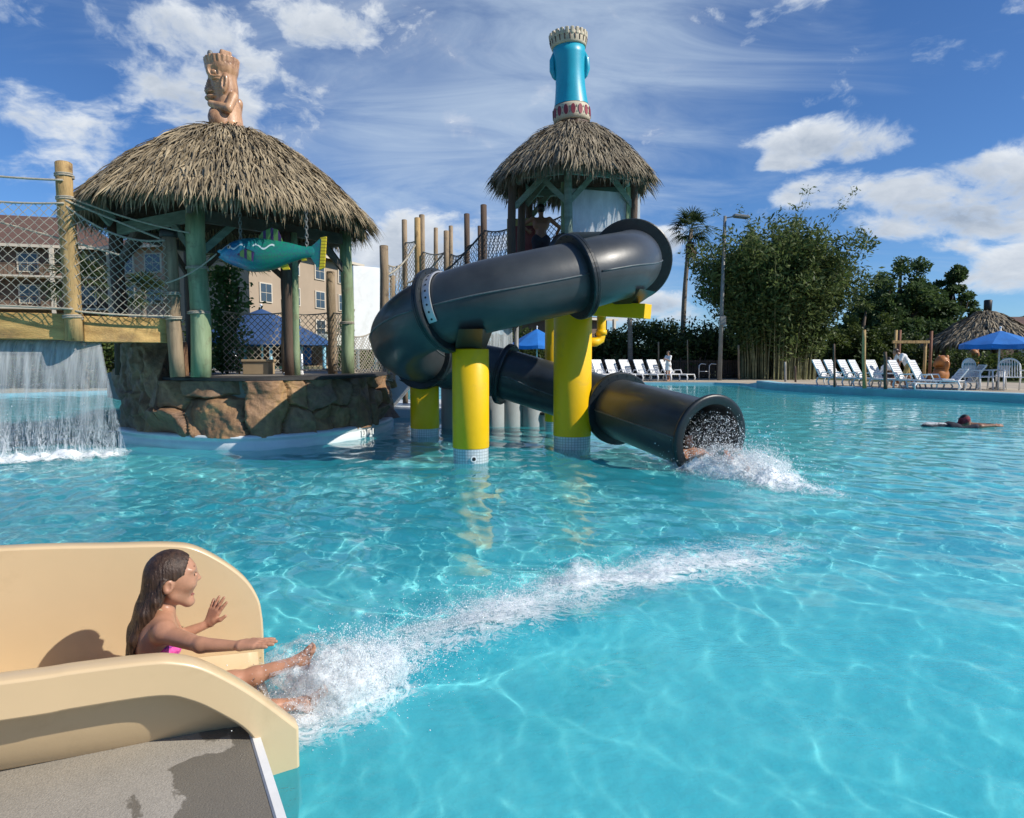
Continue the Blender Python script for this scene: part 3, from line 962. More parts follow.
# ------------------------------------------------------------------ water surface
_w = np.random.default_rng(5)
WAVES = []
for i in range(72):
    lam = 0.10 * (1.3 / 0.10) ** (i / 71.0)
    th = _w.normal(1.05, 0.80)
    amp = 0.0036 * lam ** 1.0 * (1.0 if lam < 0.40 else (0.40 / lam) ** 1.0) * _w.uniform(0.5, 1.4)
    WAVES.append((2 * PI / lam * math.cos(th), 2 * PI / lam * math.sin(th), amp, _w.uniform(0, 2 * PI), lam))
def calm(x, y):
    """how rough the pool is: smooth fan in front of the slide run-out, choppy to the left and beyond"""
    fan = np.exp(-(((x - 1.6) / 2.0) ** 2 + ((y - 4.4) / 1.9) ** 2))
    nearc = np.exp(-((x + 0.0) / 1.8) ** 2 - ((y - 2.4) / 0.9) ** 2)
    ramp_ = 0.9
    left = np.exp(-(((x + 2.5) / 3.5) ** 2 + ((y - 7.2) / 2.2) ** 2))
    return np.clip((1.08 - 0.45 * fan - 0.25 * nearc) * ramp_ + 0.75 * left, 0.24, 1.9)
def water_h(x, y, sp=0.0):
    x, y = np.asarray(x, float), np.asarray(y, float)
    wx = x + 0.22 * fbm(x * 0.55, y * 0.55, 3.1, 2, 3)
    wy = y + 0.22 * fbm(x * 0.55, y * 0.55, 9.7, 2, 4)
    h = 0 * x
    for kx, ky, a, ph, lam in WAVES:
        s = np.sin(kx * wx + ky * wy + ph)
        nf = np.clip((y - 3.4) / 4.2, 0, 1)
        nf = nf * nf * (3 - 2 * nf)
        lo_ = 0.16 if lam < 0.30 else (0.42 if lam < 0.55 else 1.15)
        a = a * (lo_ + (1 - lo_) * nf)
        h = h + a * np.clip(lam / (3.0 * np.maximum(sp, 1e-3)) - 0.3, 0, 1) * (s + 0.25 * s * s)
    h = h * calm(x, y)
    # the run-out of the small slide heaves the surface
    h = h + 0.05 * np.exp(-((y - 3.35 - 0.36 * (x + 0.6)) / 0.28) ** 2) * np.exp(-((x - 0.0) / 0.9) ** 2)
    return h
def water_sheet():
    ys = [0.35]
    while ys[-1] < 42:
        ys.append(ys[-1] + max(0.012, 0.0075 * ys[-1]))
    ys = np.array(ys)
    s = np.linspace(-1, 1, 660)
    s = np.sign(s) * np.abs(s) ** 1.1
    X = s[None, :] * (ys[:, None] * 1.02 + 2.6)
    Y = ys[:, None] + 0 * X
    sp = np.maximum(0.012, 0.0075 * ys)[:, None] * 1.3 + 0 * X
    Z = water_h(X, Y, sp)
    V = np.stack([X, Y, Z], -1).reshape(-1, 3)
    a = np.arange(len(ys) * len(s)).reshape(len(ys), len(s))
    Q = np.stack([a[:-1, :-1], a[:-1, 1:], a[1:, 1:], a[1:, :-1]], -1).reshape(-1, 4)
    # air stirred into the water where the two slides run out
    ch = np.exp(-(((X - 1.0) / 3.2) ** 2 + ((Y - 2.6) / 3.0) ** 2)) + 0.7 * np.exp(-(((X - 3.2) / 1.6) ** 2 + ((Y - 7.2) / 1.6) ** 2))
    ch = np.clip(ch * (1 + 0.5 * fbm(X * 0.7, Y * 0.7, 2.0, 3, 400)), 0, 1)
    return np_mesh('pool_water', V, Q, M['water'], smooth=True, attr={'air': ch.ravel()})
ws_ = tag(water_sheet(), kind='structure')
ws_.cycles.is_caustics_caster = True

# ------------------------------------------------------------------ near concrete pad
pad = [(-1.03, 2.53), (-0.74, 2.0), (-0.25, 1.1), (0.2, 0.2), (0.2, -6), (-9, -6), (-9, 0.2), (-4.4, 0.74), (-2.4, 1.80)]
tag(MB().prism(pad, -0.5, 0.15).build('concrete_pad', M['concrete']), kind='structure')
ed = [(-1.03, 2.53), (-0.74, 2.0), (-0.25, 1.1), (0.2, 0.2)]
tag(sweep('pool_coping', ed, [(-0.022, 0.1515), (-0.022, 0.157), (0.004, 0.158), (0.010, 0.152), (0.012, 0.06), (0.012, -0.4)], M['white_paint'], smooth=False), kind='structure')
# ------------------------------------------------------------------ helpers for timber, rope and thatch
def pole(name, a, b, r, m, parent=None, r2=None, cap=True, n=12):
    """a slightly crooked round timber, one mesh, origin at its foot"""
    a, b = Vector(a), Vector(b)
    k = 7
    pts, rad = [], []
    off = Vector((0, 0, 0))
    for i in range(k):
        t = i / (k - 1)
        p = (b - a) * t
        w = math.sin(t * PI) * r * 0.16
        pts.append(p + Vector((math.sin(t * 5 + a.x * 3) * w, math.cos(t * 4 + a.y * 5) * w, 0)))
        rad.append((r + ((r2 or r * 0.92) - r) * t) * random.uniform(0.97, 1.03))
    mb = MB().tube(pts, rad, n)
    # chamfered end
    tip = pts[-1] + (pts[-1] - pts[-2]).normalized() * r * 0.12
    mb.tube([pts[-1], tip], [rad[-1] * 0.995, rad[-1] * 0.8], n)
    return mb.build(name, m, parent, a)

def lashing(mb, c, r, turns=3, rr=0.012, mi=0):
    pts = []
    for i in range(turns * 12 + 1):
        t = i / 12
        a = t * 2 * PI
        pts.append(Vector(c) + Vector((math.cos(a) * r, math.sin(a) * r, (t - turns / 2) * rr * 1.9)))
    mb.tube(pts, rr, 5, mi)
    return mb

def rope_curve(a, b, sag, n=20):
    a, b = Vector(a), Vector(b)
    return [a + (b - a) * (i / n) - Vector((0, 0, 4 * sag * (i / n) * (1 - i / n))) for i in range(n + 1)]

def net(name, top, bot, cell, r, m, parent=None, belly=0.0, normal=(0, -1, 0)):
    """diamond rope net hung between two rope curves"""
    T = np.array([list(p) for p in top]); B = np.array([list(p) for p in bot])
    L = np.linalg.norm(np.diff(T, axis=0), axis=1).sum()
    H = np.linalg.norm(T.mean(0) - B.mean(0))
    nw = max(3, int(round(L / cell)))
    nh = max(2, int(round(H / cell)))
    Nn = np.array(normal, float)
    def P(s, t):
        s = np.clip(s, 0, 1)
        i = np.minimum((s * (len(T) - 1)).astype(int), len(T) - 2); f = (s * (len(T) - 1) - i)[:, None]
        a = T[i] * (1 - f) + T[i + 1] * f
        j = np.minimum((s * (len(B) - 1)).astype(int), len(B) - 2); g = (s * (len(B) - 1) - j)[:, None]
        b = B[j] * (1 - g) + B[j + 1] * g
        p = a * (1 - t[:, None]) + b * t[:, None]
        return p + Nn * (belly * np.sin(t * PI) * np.sin(s * PI) + 0.012 * np.sin(s * 37 + t * 11))[:, None]
    V, Q = [], []
    base = 0
    sl = nh / nw
    for sg in (1, -1):
        for k in range(-nh, nw + nh + 1):
            m_ = nh * 2 + 1
            t = np.linspace(0, 1, m_)
            s = k / nw + sg * t * sl
            ok = (s >= -1e-6) & (s <= 1 + 1e-6)
            if ok.sum() < 2:
                continue
            pp = P(s[ok], t[ok])
            d = np.gradient(pp, axis=0); d /= np.linalg.norm(d, axis=1)[:, None] + 1e-9
            e1 = np.cross(d, Nn); e1 /= np.linalg.norm(e1, axis=1)[:, None] + 1e-9
            e2 = np.cross(d, e1)
            kk = len(pp)
            ringv = np.stack([pp + r * (math.cos(a) * e1 + math.sin(a) * e2) for a in (PI / 2, PI * 7 / 6, PI * 11 / 6)], 1).reshape(-1, 3)
            V.append(ringv)
            i = np.arange(kk - 1)
            for j in range(3):
                j2 = (j + 1) % 3
                Q.append(np.stack([base + i * 3 + j, base + i * 3 + j2, base + (i + 1) * 3 + j2, base + (i + 1) * 3 + j], 1))
            base += kk * 3
    return np_mesh(name, np.concatenate(V), np.concatenate(Q), m, parent)

def blades(P, D, Nn, Lg, Wd, bend=0.25, seg=3):
    """many pointed leaf strips: roots P, directions D, face normals Nn"""
    n = len(P)
    D = D / np.linalg.norm(D, axis=1)[:, None]
    Sd = np.cross(D, Nn); Sd /= np.linalg.norm(Sd, axis=1)[:, None] + 1e-9
    rows = []
    for i in range(seg + 1):
        t = i / seg
        c = P + D * (Lg * t)[:, None] + Nn * (Lg * bend * (t - t * t) * 1.2)[:, None] + np.array([0, 0, -1]) * (Lg * bend * t * t * 0.5)[:, None]
        w = Wd * (0.75 + 0.5 * t) * (1 - t ** 2.4) + Wd * 0.04
        rows.append(c - Sd * w[:, None] / 2); rows.append(c + Sd * w[:, None] / 2)
    V = np.stack(rows, 1).reshape(-1, 3)
    k = 2 * (seg + 1)
    b = np.arange(n)[:, None] * k
    Q = []
    for i in range(seg):
        Q.append(np.concatenate([b + 2 * i, b + 2 * i + 1, b + 2 * i + 3, b + 2 * i + 2], 1))
    return V, np.stack(Q, 1).reshape(-1, 4)

def thatch_roof(parent, Rr, H, sides, rot, m, nblade, seed, power=1.75, lg=0.5, wd=0.045, fringe=0.45, r_top=0.16):
    """roof surface in local coordinates: apex ring at z=0, eave at z=-H"""
    g = np.random.default_rng(seed)
    def rad(th):
        k = PI / sides
        a = (th - rot) % (2 * k) - k
        return 0.45 + 0.55 * (math.cos(k) / np.cos(a)) / math.cos(k) * math.cos(k) / 1.0 + (1 - 0.45 - 0.55) if False else 0.35 + 0.65 * np.cos(k) / np.cos(a) / 1.0
    def surf(t, th):
        rr = (r_top + (Rr - r_top) * t) * rad(th)
        z = -H * (0.30 * t + 0.70 * t ** power) + 0.03 * np.sin(3 * th + 1.3) * t
        return np.stack([rr * np.cos(th), rr * np.sin(th), z], -1)
    # under layer
    nt_, na = 10, 48
    tt, aa = np.meshgrid(np.linspace(0, 1, nt_), np.linspace(0, 2 * PI, na, endpoint=False), indexing='ij')
    Pu = surf(tt.ravel(), aa.ravel())
    Pl = Pu - np.array([0, 0, 0.10])
    idx = np.arange(nt_ * na).reshape(nt_, na)
    r1 = np.roll(idx, -1, 1)
    Qu = np.stack([idx[:-1], idx[1:], r1[1:], r1[:-1]], -1).reshape(-1, 4)
    Ql = Qu[:, ::-1] + nt_ * na
    Qe = np.stack([idx[-1], r1[-1], r1[-1] + nt_ * na, idx[-1] + nt_ * na], -1)[:, ::-1]
    Qt = np.stack([idx[0], r1[0], r1[0] + nt_ * na, idx[0] + nt_ * na], -1)
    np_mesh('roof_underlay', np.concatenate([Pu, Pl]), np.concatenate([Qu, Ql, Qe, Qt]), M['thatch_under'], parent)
    # leaf courses
    t = np.sqrt(g.uniform(0.0, 1.0, nblade)) * 0.99
    t = np.round(t * 13 + g.uniform(-0.30, 0.30, nblade)) / 13 * 0.6 + t * 0.4
    t = np.clip(t, 0.0, 0.98)
    th = g.uniform(0, 2 * PI, nblade)
    e = 1e-3
    P = surf(t, th)
    D = surf(t + e, th) - P
    D /= np.linalg.norm(D, axis=1)[:, None]
    A = surf(t, th + e) - P
    A /= np.linalg.norm(A, axis=1)[:, None]
    Nn = np.cross(D, A); Nn *= np.sign(Nn[:, 2])[:, None]
    D = D + A * g.normal(0, 0.20, nblade)[:, None] + Nn * (0.09 + g.uniform(-0.05, 0.15, nblade))[:, None]
    Nj = Nn + g.normal(0, 0.35, (nblade, 3))
    Nj /= np.linalg.norm(Nj, axis=1)[:, None]
    L = lg * g.uniform(0.55, 1.25, nblade)
    V1, Q1 = blades(P + Nn * g.uniform(0.0, 0.09, nblade)[:, None], D, Nj, L, wd * g.uniform(0.6, 1.35, nblade), 0.30)
    # hanging fringe in a few layers
    nf = int(2 * PI * Rr / wd * 4.5)
    th = g.uniform(0, 2 * PI, nf)
    t = 1.0 - g.uniform(0, 0.10, nf)
    P = surf(t, th)
    A = surf(t, th + e) - P
    A /= np.linalg.norm(A, axis=1)[:, None]
    Nn = np.stack([np.cos(th), np.sin(th), 0 * th], -1)
    D = np.array([0, 0, -1.0]) + Nn * g.uniform(-0.05, 0.42, nf)[:, None] + A * g.normal(0, 0.14, nf)[:, None]
    Nj = Nn + g.normal(0, 0.35, (nf, 3)); Nj /= np.linalg.norm(Nj, axis=1)[:, None]
    V2, Q2 = blades(P - Nn * 0.02 + np.array([0, 0, 0.03]), D, Nj, fringe * g.uniform(0.5, 1.2, nf), wd * g.uniform(0.7, 1.3, nf), 0.12)
    return np_mesh('thatch', np.concatenate([V1, V2]), np.concatenate([Q1, Q2 + len(V1)]), m, parent), surf

# ------------------------------------------------------------------ rock island under the left hut
ISL = spline([(-8.2, 15.2), (-7.45, 13.2), (-6.85, 11.85), (-5.75, 11.1), (-4.3, 10.72), (-3.4, 11.2), (-2.8, 12.15), (-2.48, 13.5), (-2.65, 15.2), (-3.3, 17.2), (-4.6, 19.0)], 140)
isl = [(p[0], p[1]) for p in ISL]
tag(sweep('island_kerb', isl, [(-0.5, 0.235), (-0.14, 0.24), (-0.03, 0.236), (0.005, 0.215), (0.005, 0.185), (-0.02, 0.165), (-0.02, 0.125), (-0.008, 0.115), (-0.008, 0.03), (-0.02, -0.9)], M['kerb']), kind='structure')
def offset_path(P, d):
    out = []
    for i, p in enumerate(P):
        a, b = P[max(i - 1, 0)], P[min(i + 1, len(P) - 1)]
        tx, ty = b[0] - a[0], b[1] - a[1]
        L = math.hypot(tx, ty)
        out.append((p[0] + ty / L * d, p[1] - tx / L * d))
    return out
deckpoly = offset_path(isl, -0.34)
deckpoly = deckpoly[22:] + [(-8.0, 20.5), (-10.5, 19.0), (-8.9, 15.0)]
tag(MB().prism(deckpoly, 0.6, 1.13).build('island_deck', M['deck']), kind='structure')
inner = np.array(offset_path(isl, -0.20))
def rock_wall():
    g = np.random.default_rng(21)
    sl_ = np.concatenate([[0], np.cumsum(np.linalg.norm(np.diff(inner, axis=0), axis=1))])
    L = sl_[-1]
    ns, nz = 620, 84
    s = np.linspace(0, L, ns)
    X = np.interp(s, sl_, inner[:, 0]); Y = np.interp(s, sl_, inner[:, 1])
    tx, ty = np.gradient(X), np.gradient(Y)
    ll = np.hypot(tx, ty); nx, ny = ty / ll, -tx / ll
    # where the tall outcrop ends: beside the hut's front posts
    s_end = sl_[np.argmin(np.abs(inner[:, 0] + 5.72) + 10 * (inner[:, 1] > 12))]
    top = np.where(s < s_end, 1.735, 1.10)
    zz = np.linspace(0, 1, nz)
    Sg = s[:, None] + 0 * zz[None, :]
    Zg = 0.20 + (top[:, None] - 0.20) * zz[None, :]
    # stacked boulders: anisotropic Voronoi cells, tilted faces, deep joints
    c = []
    x0 = -0.2
    while x0 < L + 0.6:
        w = g.uniform(0.45, 1.0)
        k = g.integers(1, 4)
        hs = g.uniform(0.5, 1.6, k); hs = hs / hs.sum() * 1.05
        z0 = 0.17
        for h in hs:
            nsub = 2 if (h > 0.42 and w > 0.95 and g.random() < 0.4) else 1
            for q in range(nsub):
                c.append((x0 + w * (q + 0.5) / nsub + g.uniform(-0.16, 0.16), z0 + h / 2 + g.uniform(-0.10, 0.10), 0.75 * w / nsub + 0.2, 0.75 * h + 0.18))
            z0 += h
        x0 += w
    c = np.array(c)
    rot = g.uniform(-0.6, 0.6, len(c))
    wsx = 0.16 * fbm(Sg * 1.6, Zg * 1.6, 1.0, 3, 40) + 0.02 * fbm(Sg * 9, Zg * 9, 1.0, 2, 41); wsz = 0.16 * fbm(Sg * 1.6, Zg * 1.6, 5.0, 3, 44) + 0.02 * fbm(Sg * 9, Zg * 9, 1.0, 2, 43)
    d1 = np.full(Sg.shape, 9.0); d2 = d1.copy(); own = np.zeros(Sg.shape, int)
    for i, (cx, cz, w, h) in enumerate(c):
        px, pz = Sg + wsx - cx, Zg + wsz - cz
        qx = px * math.cos(rot[i]) + pz * math.sin(rot[i]); qz = -px * math.sin(rot[i]) + pz * math.cos(rot[i])
        d = np.hypot(qx / w, qz / h)
        m1 = d < d1
        d2 = np.where(m1, d1, np.minimum(d2, d)); own = np.where(m1, i, own); d1 = np.where(m1, d, d1)
    edge = d2 - d1
    tl = g.normal(0, 0.42, (len(c), 2)); bo = g.uniform(-0.05, 0.10, len(c)); tone = g.uniform(0, 1, len(c))
    disp = bo[own] + np.clip(tl[own, 0] * (Sg - c[own, 0]) * 0.6 + tl[own, 1] * (Zg - c[own, 1]) * 0.6, -0.16, 0.16)
    # facets: ridged planes inside a stone
    r_ = fbm(Sg * 1.5 + 3 + 0.6 * Zg, Zg * 1.2 - 0.5 * Sg, 2.0, 2, 50)
    disp += 0.24 * np.abs(r_) + 0.06 * np.abs(fbm(Sg * 4, Zg * 4 + Sg * 2, 0.5, 3, 54)) + 0.012 * fbm(Sg * 18, Zg * 18, 0.5, 3, 59)
    jw = 0.05 + 0.10 * (fbm(Sg * 2, Zg * 2, 8.0, 2, 62) * 0.5 + 0.5)
    jt = np.clip(edge / jw, 0, 1)
    disp = disp - 0.12 * (1 - jt) ** 1.3
    # the outcrop under the bridge is one rough mass with less jointing
    oc = np.clip((s_end - s) / 0.35, 0, 1)[:, None]
    mass = 0.30 * fbm(Sg * 1.1, Zg * 0.9, 7.0, 5, 70) + 0.26 * np.abs(fbm(Sg * 2.2 + Zg * 0.8, Zg * 1.8, 2.0, 3, 77)) + 0.03 * fbm(Sg * 14, Zg * 14, 1.0, 3, 79)
    disp = disp * (1 - 0.75 * oc) + mass * 0.8 * oc + 0.05 * oc
    base = np.clip((Zg - 0.20) / 0.08, 0, 1)
    disp = np.maximum(disp, -0.16) * 1.0
    X2 = X[:, None] + nx[:, None] * disp; Y2 = Y[:, None] + ny[:, None] * disp
    V = np.stack([X2, Y2, Zg], -1)
    # cap: fold the top edge back into the wall
    back = np.stack([X - nx * 0.45, Y - ny * 0.45, top], -1)[:, None, :]
    backb = np.stack([X - nx * 0.45, Y - ny * 0.45, 0 * top + 0.2], -1)[:, None, :]
    V = np.concatenate([V, back, backb], 1)
    nzz = nz + 2
    a = np.arange(ns * nzz).reshape(ns, nzz)
    Q = np.stack([a[:-1, :-1], a[1:, :-1], a[1:, 1:], a[:-1, 1:]], -1).reshape(-1, 4)
    at_ = np.concatenate([tone[own], np.zeros((ns, 2))], 1).ravel()
    o = np_mesh('rock_wall', V.reshape(-1, 3), Q, M['rock'], smooth=True, attr={'stone': at_})
    tag(o, 'brown faux boulder wall around the island under the thatched hut', 'rock wall')
    return s_end, s, X, Y, nx, ny
s_end, rs, rX, rY, rnx, rny = rock_wall()
k0 = int(np.searchsorted(rs, s_end))
cap_path = [(rX[i], rY[i]) for i in range(k0, len(rs), 4)]
tag(sweep('deck_edging', cap_path, [(-0.5, 1.10), (-0.5, 1.165), (0.05, 1.165), (0.08, 1.15), (0.08, 1.105), (-0.1, 1.09)], M['cap_dark'], smooth=False), 'thin dark edging board on top of the boulder wall', 'edging')

# depth marker tiles on the kerb of the island
def text_obj(name, s, size, m, parent, loc, rot, depth=0.001):
    cu = bpy.data.curves.new(name, 'FONT')
    cu.body = s; cu.size = size; cu.extrude = depth
    cu.align_x = 'CENTER'; cu.align_y = 'CENTER'
    cu.materials.append(m)
    tmp = bpy.data.objects.new(name, cu)
    COL.objects.link(tmp)
    bpy.context.view_layer.update()
    me = bpy.data.meshes.new_from_object(tmp.evaluated_get(bpy.context.evaluated_depsgraph_get()))
    bpy.data.objects.remove(tmp)
    me.materials.clear(); me.materials.append(m)
    o = put(name, me, parent, loc)
    o.rotation_euler = rot
    return o
mk = thing('depth_marker', 'white tiles lettered 3 FT 0 on the white island kerb', 'depth marker', (0, 0, 0))
for q, txt in enumerate(['3', 'FT', '0']):
    i = 86 + q * 2
    p, a, b = Vector((*isl[i], 0)), Vector((*isl[i - 1], 0)), Vector((*isl[i + 1], 0))
    t = (b - a).normalized(); nrm = Vector((t.y, -t.x, 0))
    rz = math.atan2(nrm.y, nrm.x) + PI / 2
    c = p + nrm * 0.012 + Vector((0, 0, 0.10))
    tl = MB().box((0, 0, 0), (0.125, 0.012, 0.12), ch=0.003).build('marker_tile', M['white_paint'], mk, c)
    tl.rotation_euler = (0, 0, rz)
    text_obj('lettering', txt, 0.115, M['lettering'], tl, (0, -0.0075, 0.0), (PI / 2, 0, 0))

# ------------------------------------------------------------------ the left thatched hut
HX, HY, DZ = -5.0, 12.35, 1.13
hut = thing('thatched_hut', 'wide thatched hut on green timber posts on the rock island', 'hut', (HX, HY, DZ))
ap = Vector((0.03, -0.05, 5.40 - DZ))
roof = put('roof', None, hut, ap)
roof_thatch, surf = thatch_roof(roof, 2.36, 1.48, 8, R(-112), M['thatch'], 19000, 3, lg=0.42, wd=0.026, fringe=0.40)
hp = [((-4.98, 10.95), 0.155, 'post_green'), ((-3.18, 13.25), 0.125, 'post_green'), ((-3.92, 12.05), 0.085, 'post_dark'), ((-3.82, 12.12), 0.075, 'post_green'),
      ((-6.95, 12.2), 0.12, 'post_dark'), ((-4.75, 14.6), 0.13, 'post_dark'), ((-6.6, 14.2), 0.13, 'post_dark')]
for (x, y), r, m in hp:
    zt = 2.72 if r > 0.1 else 2.5
    pole('post', (x - HX, y - HY, 0.03), (x - HX, y - HY, zt), r, M[m], hut)
# ring beams, rafters and knee braces
ring_pts = [(-4.98, 10.95), (-3.18, 13.25), (-4.75, 14.6), (-6.6, 14.2), (-6.95, 12.2)]
for i in range(5):
    a, b = ring_pts[i], ring_pts[(i + 1) % 5]
    MB().bar((a[0] - HX, a[1] - HY, 2.58), (b[0] - HX, b[1] - HY, 2.58), 0.09, 0.20, ch=0.008).build('ring_beam', M['frame_wood'] if i not in (4,) else M['frame_green'], hut)
for i, (x, y) in enumerate(ring_pts):
    v = Vector((x - HX, y - HY, 0))
    MB().bar(v * 1.18 + Vector((0, 0, 2.62)), (0, 0, 3.95), 0.07, 0.14, ch=0.006).build('rafter', M['frame_wood'], hut)
    for s_ in (-1, 1):
        w = Vector((ring_pts[(i + s_) % 5][0] - HX, ring_pts[(i + s_) % 5][1] - HY, 0))
        d = (w - v).normalized()
        MB().bar(v + Vector((0, 0, 1.95)), v + d * 0.62 + Vector((0, 0, 2.52)), 0.06, 0.12, ch=0.006).build('brace', M['frame_wood'] if i else M['frame_green'], hut)
for (u0, v0, u1, v1, d) in [(70, 204, 96, 202, 10.3), (98, 206, 112, 222, 10.6)]:
    a, b = at(u0, v0, d), at(u1, v1, d + 0.25)
    o_ = Vector((HX, HY, DZ))
    MB().bar(a - o_, b - o_, 0.05, 0.20, ch=0.006).build('eave_board', M['frame_green'], hut)
# hemp lashings
for (x, y, z) in [(-4.98, 10.95, 1.05), (-4.98, 10.95, 1.75), (-3.18, 13.25, 1.0)]:
    lashing(MB(), (x - HX, y - HY, z), 0.165 if x < -4 else 0.135, 2, 0.012).build('lashing', M['rope'], hut)

# carved tiki statue on the hut roof
def tiki():
    P = []
    P += [cone((0.02, 0, 0.10), (0.04, 0, 0.36), 0.30, 0.25, 0.08), cone((0.04, 0, 0.36), (0.01, 0, 0.72), 0.225, 0.235, 0.05), cone((0.01, 0, 0.72), (-0.02, 0, 1.10), 0.235, 0.265, 0.05)]
    P += [cone((-0.02, 0, 1.09), (-0.02, 0, 1.22), 0.31, 0.335, 0.012)]                       # brim
    P += [cone((-0.30, 0, 0.72), (-0.23, 0, 0.92), 0.075, 0.06, 0.02), ell((-0.27, 0, 0.71), (0.10, 0.14, 0.065), k=0.02)]     # nose
    for s in (-1, 1):
        P += [ell((-0.12, s * 0.225, 0.94), (0.16, 0.075, 0.125), (0, 0.5, 0), k=0.012), ell((-0.12, s * 0.30, 0.94), (0.105, 0.05, 0.075), (0, 0.5, 0), k=0.01, sub=True), ell((-0.12, s * 0.25, 0.93), (0.055, 0.04, 0.045), k=0.006)]
        P += [ell((0.07, s * 0.24, 0.76), (0.075, 0.075, 0.165), (0, 0.2, 0), k=0.012), ell((0.06, s * 0.315, 0.76), (0.035, 0.04, 0.11), (0, 0.2, 0), k=0.01, sub=True)]
        P += chain([(0.20, s * 0.19, 0.56), (0.13, s * 0.33, 0.34), (-0.24, s * 0.17, 0.46)], [0.09, 0.075, 0.055], 0.012)
        P += [ell((-0.10, s * 0.22, 0.20), (0.20, 0.13, 0.155), (0, 0.4, 0), k=0.012)]
        P += [ell((-0.24, s * 0.16, 0.045), (0.19, 0.11, 0.06), k=0.01), ell((0.10, s * 0.20, 0.08), (0.2, 0.14, 0.08), k=0.02)]
    P += [ell((-0.17, 0, 0.585), (0.21, 0.21, 0.045), k=0.01), ell((-0.17, 0, 0.665), (0.19, 0.19, 0.03), k=0.01), ell((-0.34, 0, 0.625), (0.14, 0.16, 0.022), k=0.01, sub=True)]
    P += [ell((-0.20, 0, 0.33), (0.13, 0.15, 0.13), k=0.015), ell((-0.17, 0, 1.045), (0.17, 0.24, 0.045), (0, 0.15, 0), k=0.012)]
    return P
def tiki_cut(f, X, Y, Z):
    f = f + 0.006 * np.sin(Z * 150) * ((Z > 0.64) & (Z < 0.9) & (X < 0.0)) + 0.008 * np.cos(np.arctan2(Y, X) * 22) * (Z > 1.08)
    f = np.maximum(f, Z - 1.20)
    bowl = np.sqrt((X + 0.02) ** 2 + Y ** 2) - 0.28
    f = np.maximum(f, -np.maximum(bowl, 1.14 - Z))
    return np.maximum(f, -Z)
t_ = thing('tiki_statue', 'glossy brown carved tiki statue standing on the wide thatched roof', 'statue', (HX + 0.03, HY - 0.08, 5.34), R(8))
t_.rotation_euler = (0, R(-2), R(8)); t_.scale = (0.88, 0.88, 1.06)
sdf_mesh('figure', tiki(), 0.0125, M['totem_brown'], t_, post=tiki_cut)
MB().ball((-0.20, -0.10, 1.26), (0.055, 0.055, 0.06)).lathe([(0.03, 1.10), (0.035, 1.22), (0.05, 1.24)], 8, (-0.20, -0.10, 0)).build('knob', M['steel_grey'], t_)
MB().box((0.06, -0.04, 1.22), (0.22, 0.20, 0.20), Euler((0, 0.1, 0.4)), ch=0.03).build('plume_block', M['totem_brown'], t_)
MB().ball((0.20, 0.05, 1.20), (0.06, 0.06, 0.07)).lathe([(0.03, 1.08), (0.035, 1.18)], 8, (0.20, 0.05, 0)).build('knob', M['frame_green'], t_)

# hanging parrotfish sculpture (faces left)
FP = at(271, 255, 10.7)
fish = thing('fish_sculpture', 'blue green painted fish sculpture hanging from the hut eave', 'sculpture', FP)
fish.scale = (0.96, 0.96, 0.96)
def fish_body():
    P = spline([(-0.80, 0.0, 0.05, 0.07), (-0.72, 0.01, 0.10, 0.13), (-0.55, 0.02, 0.15, 0.21), (-0.30, 0.0, 0.175, 0.27), (0.0, 0.0, 0.16, 0.245), (0.30, 0.03, 0.11, 0.165), (0.52, 0.04, 0.065, 0.10), (0.66, 0.05, 0.035, 0.09), (0.72, 0.05, 0.012, 0.08)], 40)
    n = 24
    V, Fs = [], []
    for (x, cz, ry, rz) in P:
        for j in range(n):
            a = 2 * PI * j / n
            V.append((x, ry * math.cos(a), cz + rz * math.sin(a)))
    for i in range(len(P) - 1):
        for j in range(n):
            a, b = i * n + j, i * n + (j + 1) % n
            Fs.append((a, b, b + n, a + n))
    Fs.append(tuple(range(n))); Fs.append(tuple((len(P) - 1) * n + j for j in range(n)))
    mb = MB().add(V, Fs, 0, True)
    mb.ball((-0.79, 0, 0.055), (0.07, 0.055, 0.035)); mb.ball((-0.775, 0, -0.035), (0.07, 0.05, 0.03))   # lips
    return mb.build('body', M['fish'], fish)
fish_body()
def fin(name, outline, th, m):
    return MB().slab([(x, 0, z) for x, z in outline], th, (0, 1, 0)).build(name, m, fish)
fin('tail_fin', [(0.62, 0.10), (0.80, 0.26), (0.82, 0.24), (0.80, 0.05), (0.78, -0.18), (0.74, -0.20), (0.62, 0.0)], 0.035, M['fish'])
fin('tail_edge', [(0.80, 0.27), (0.90, 0.29), (0.885, 0.10), (0.86, -0.20), (0.77, -0.24), (0.785, -0.18), (0.805, 0.05), (0.822, 0.24)], 0.05, M['fin_yellow'])
fin('dorsal_fin', [(-0.22, 0.24), (-0.12, 0.37), (0.02, 0.43), (0.12, 0.40), (0.20, 0.20), (0.0, 0.22)], 0.03, M['fin_green'])
fin('pelvic_fin', [(0.12, -0.16), (0.20, -0.24), (0.30, -0.23), (0.27, -0.14), (0.18, -0.12)], 0.03, M['fin_yellow'])
fin('anal_fin', [(0.46, -0.04), (0.50, -0.10), (0.58, -0.09), (0.56, -0.03)], 0.03, M['fin_yellow'])
MB().add([(-0.50, -0.15, 0.0), (-0.22, -0.205, -0.10), (-0.20, -0.20, 0.02), (-0.34, -0.19, 0.08)], [(0, 1, 2, 3)], 0).slab([(-0.48, -0.172, -0.02), (-0.22, -0.215, -0.13), (-0.20, -0.21, 0.0), (-0.34, -0.20, 0.06)], 0.02, (0.2, 1, 0)).build('pectoral_fin', M['fin_green'], fish)
e_ = MB().ball((-0.62, -0.115, 0.105), (0.035, 0.02, 0.035)).build('eye', M['eye'], fish)
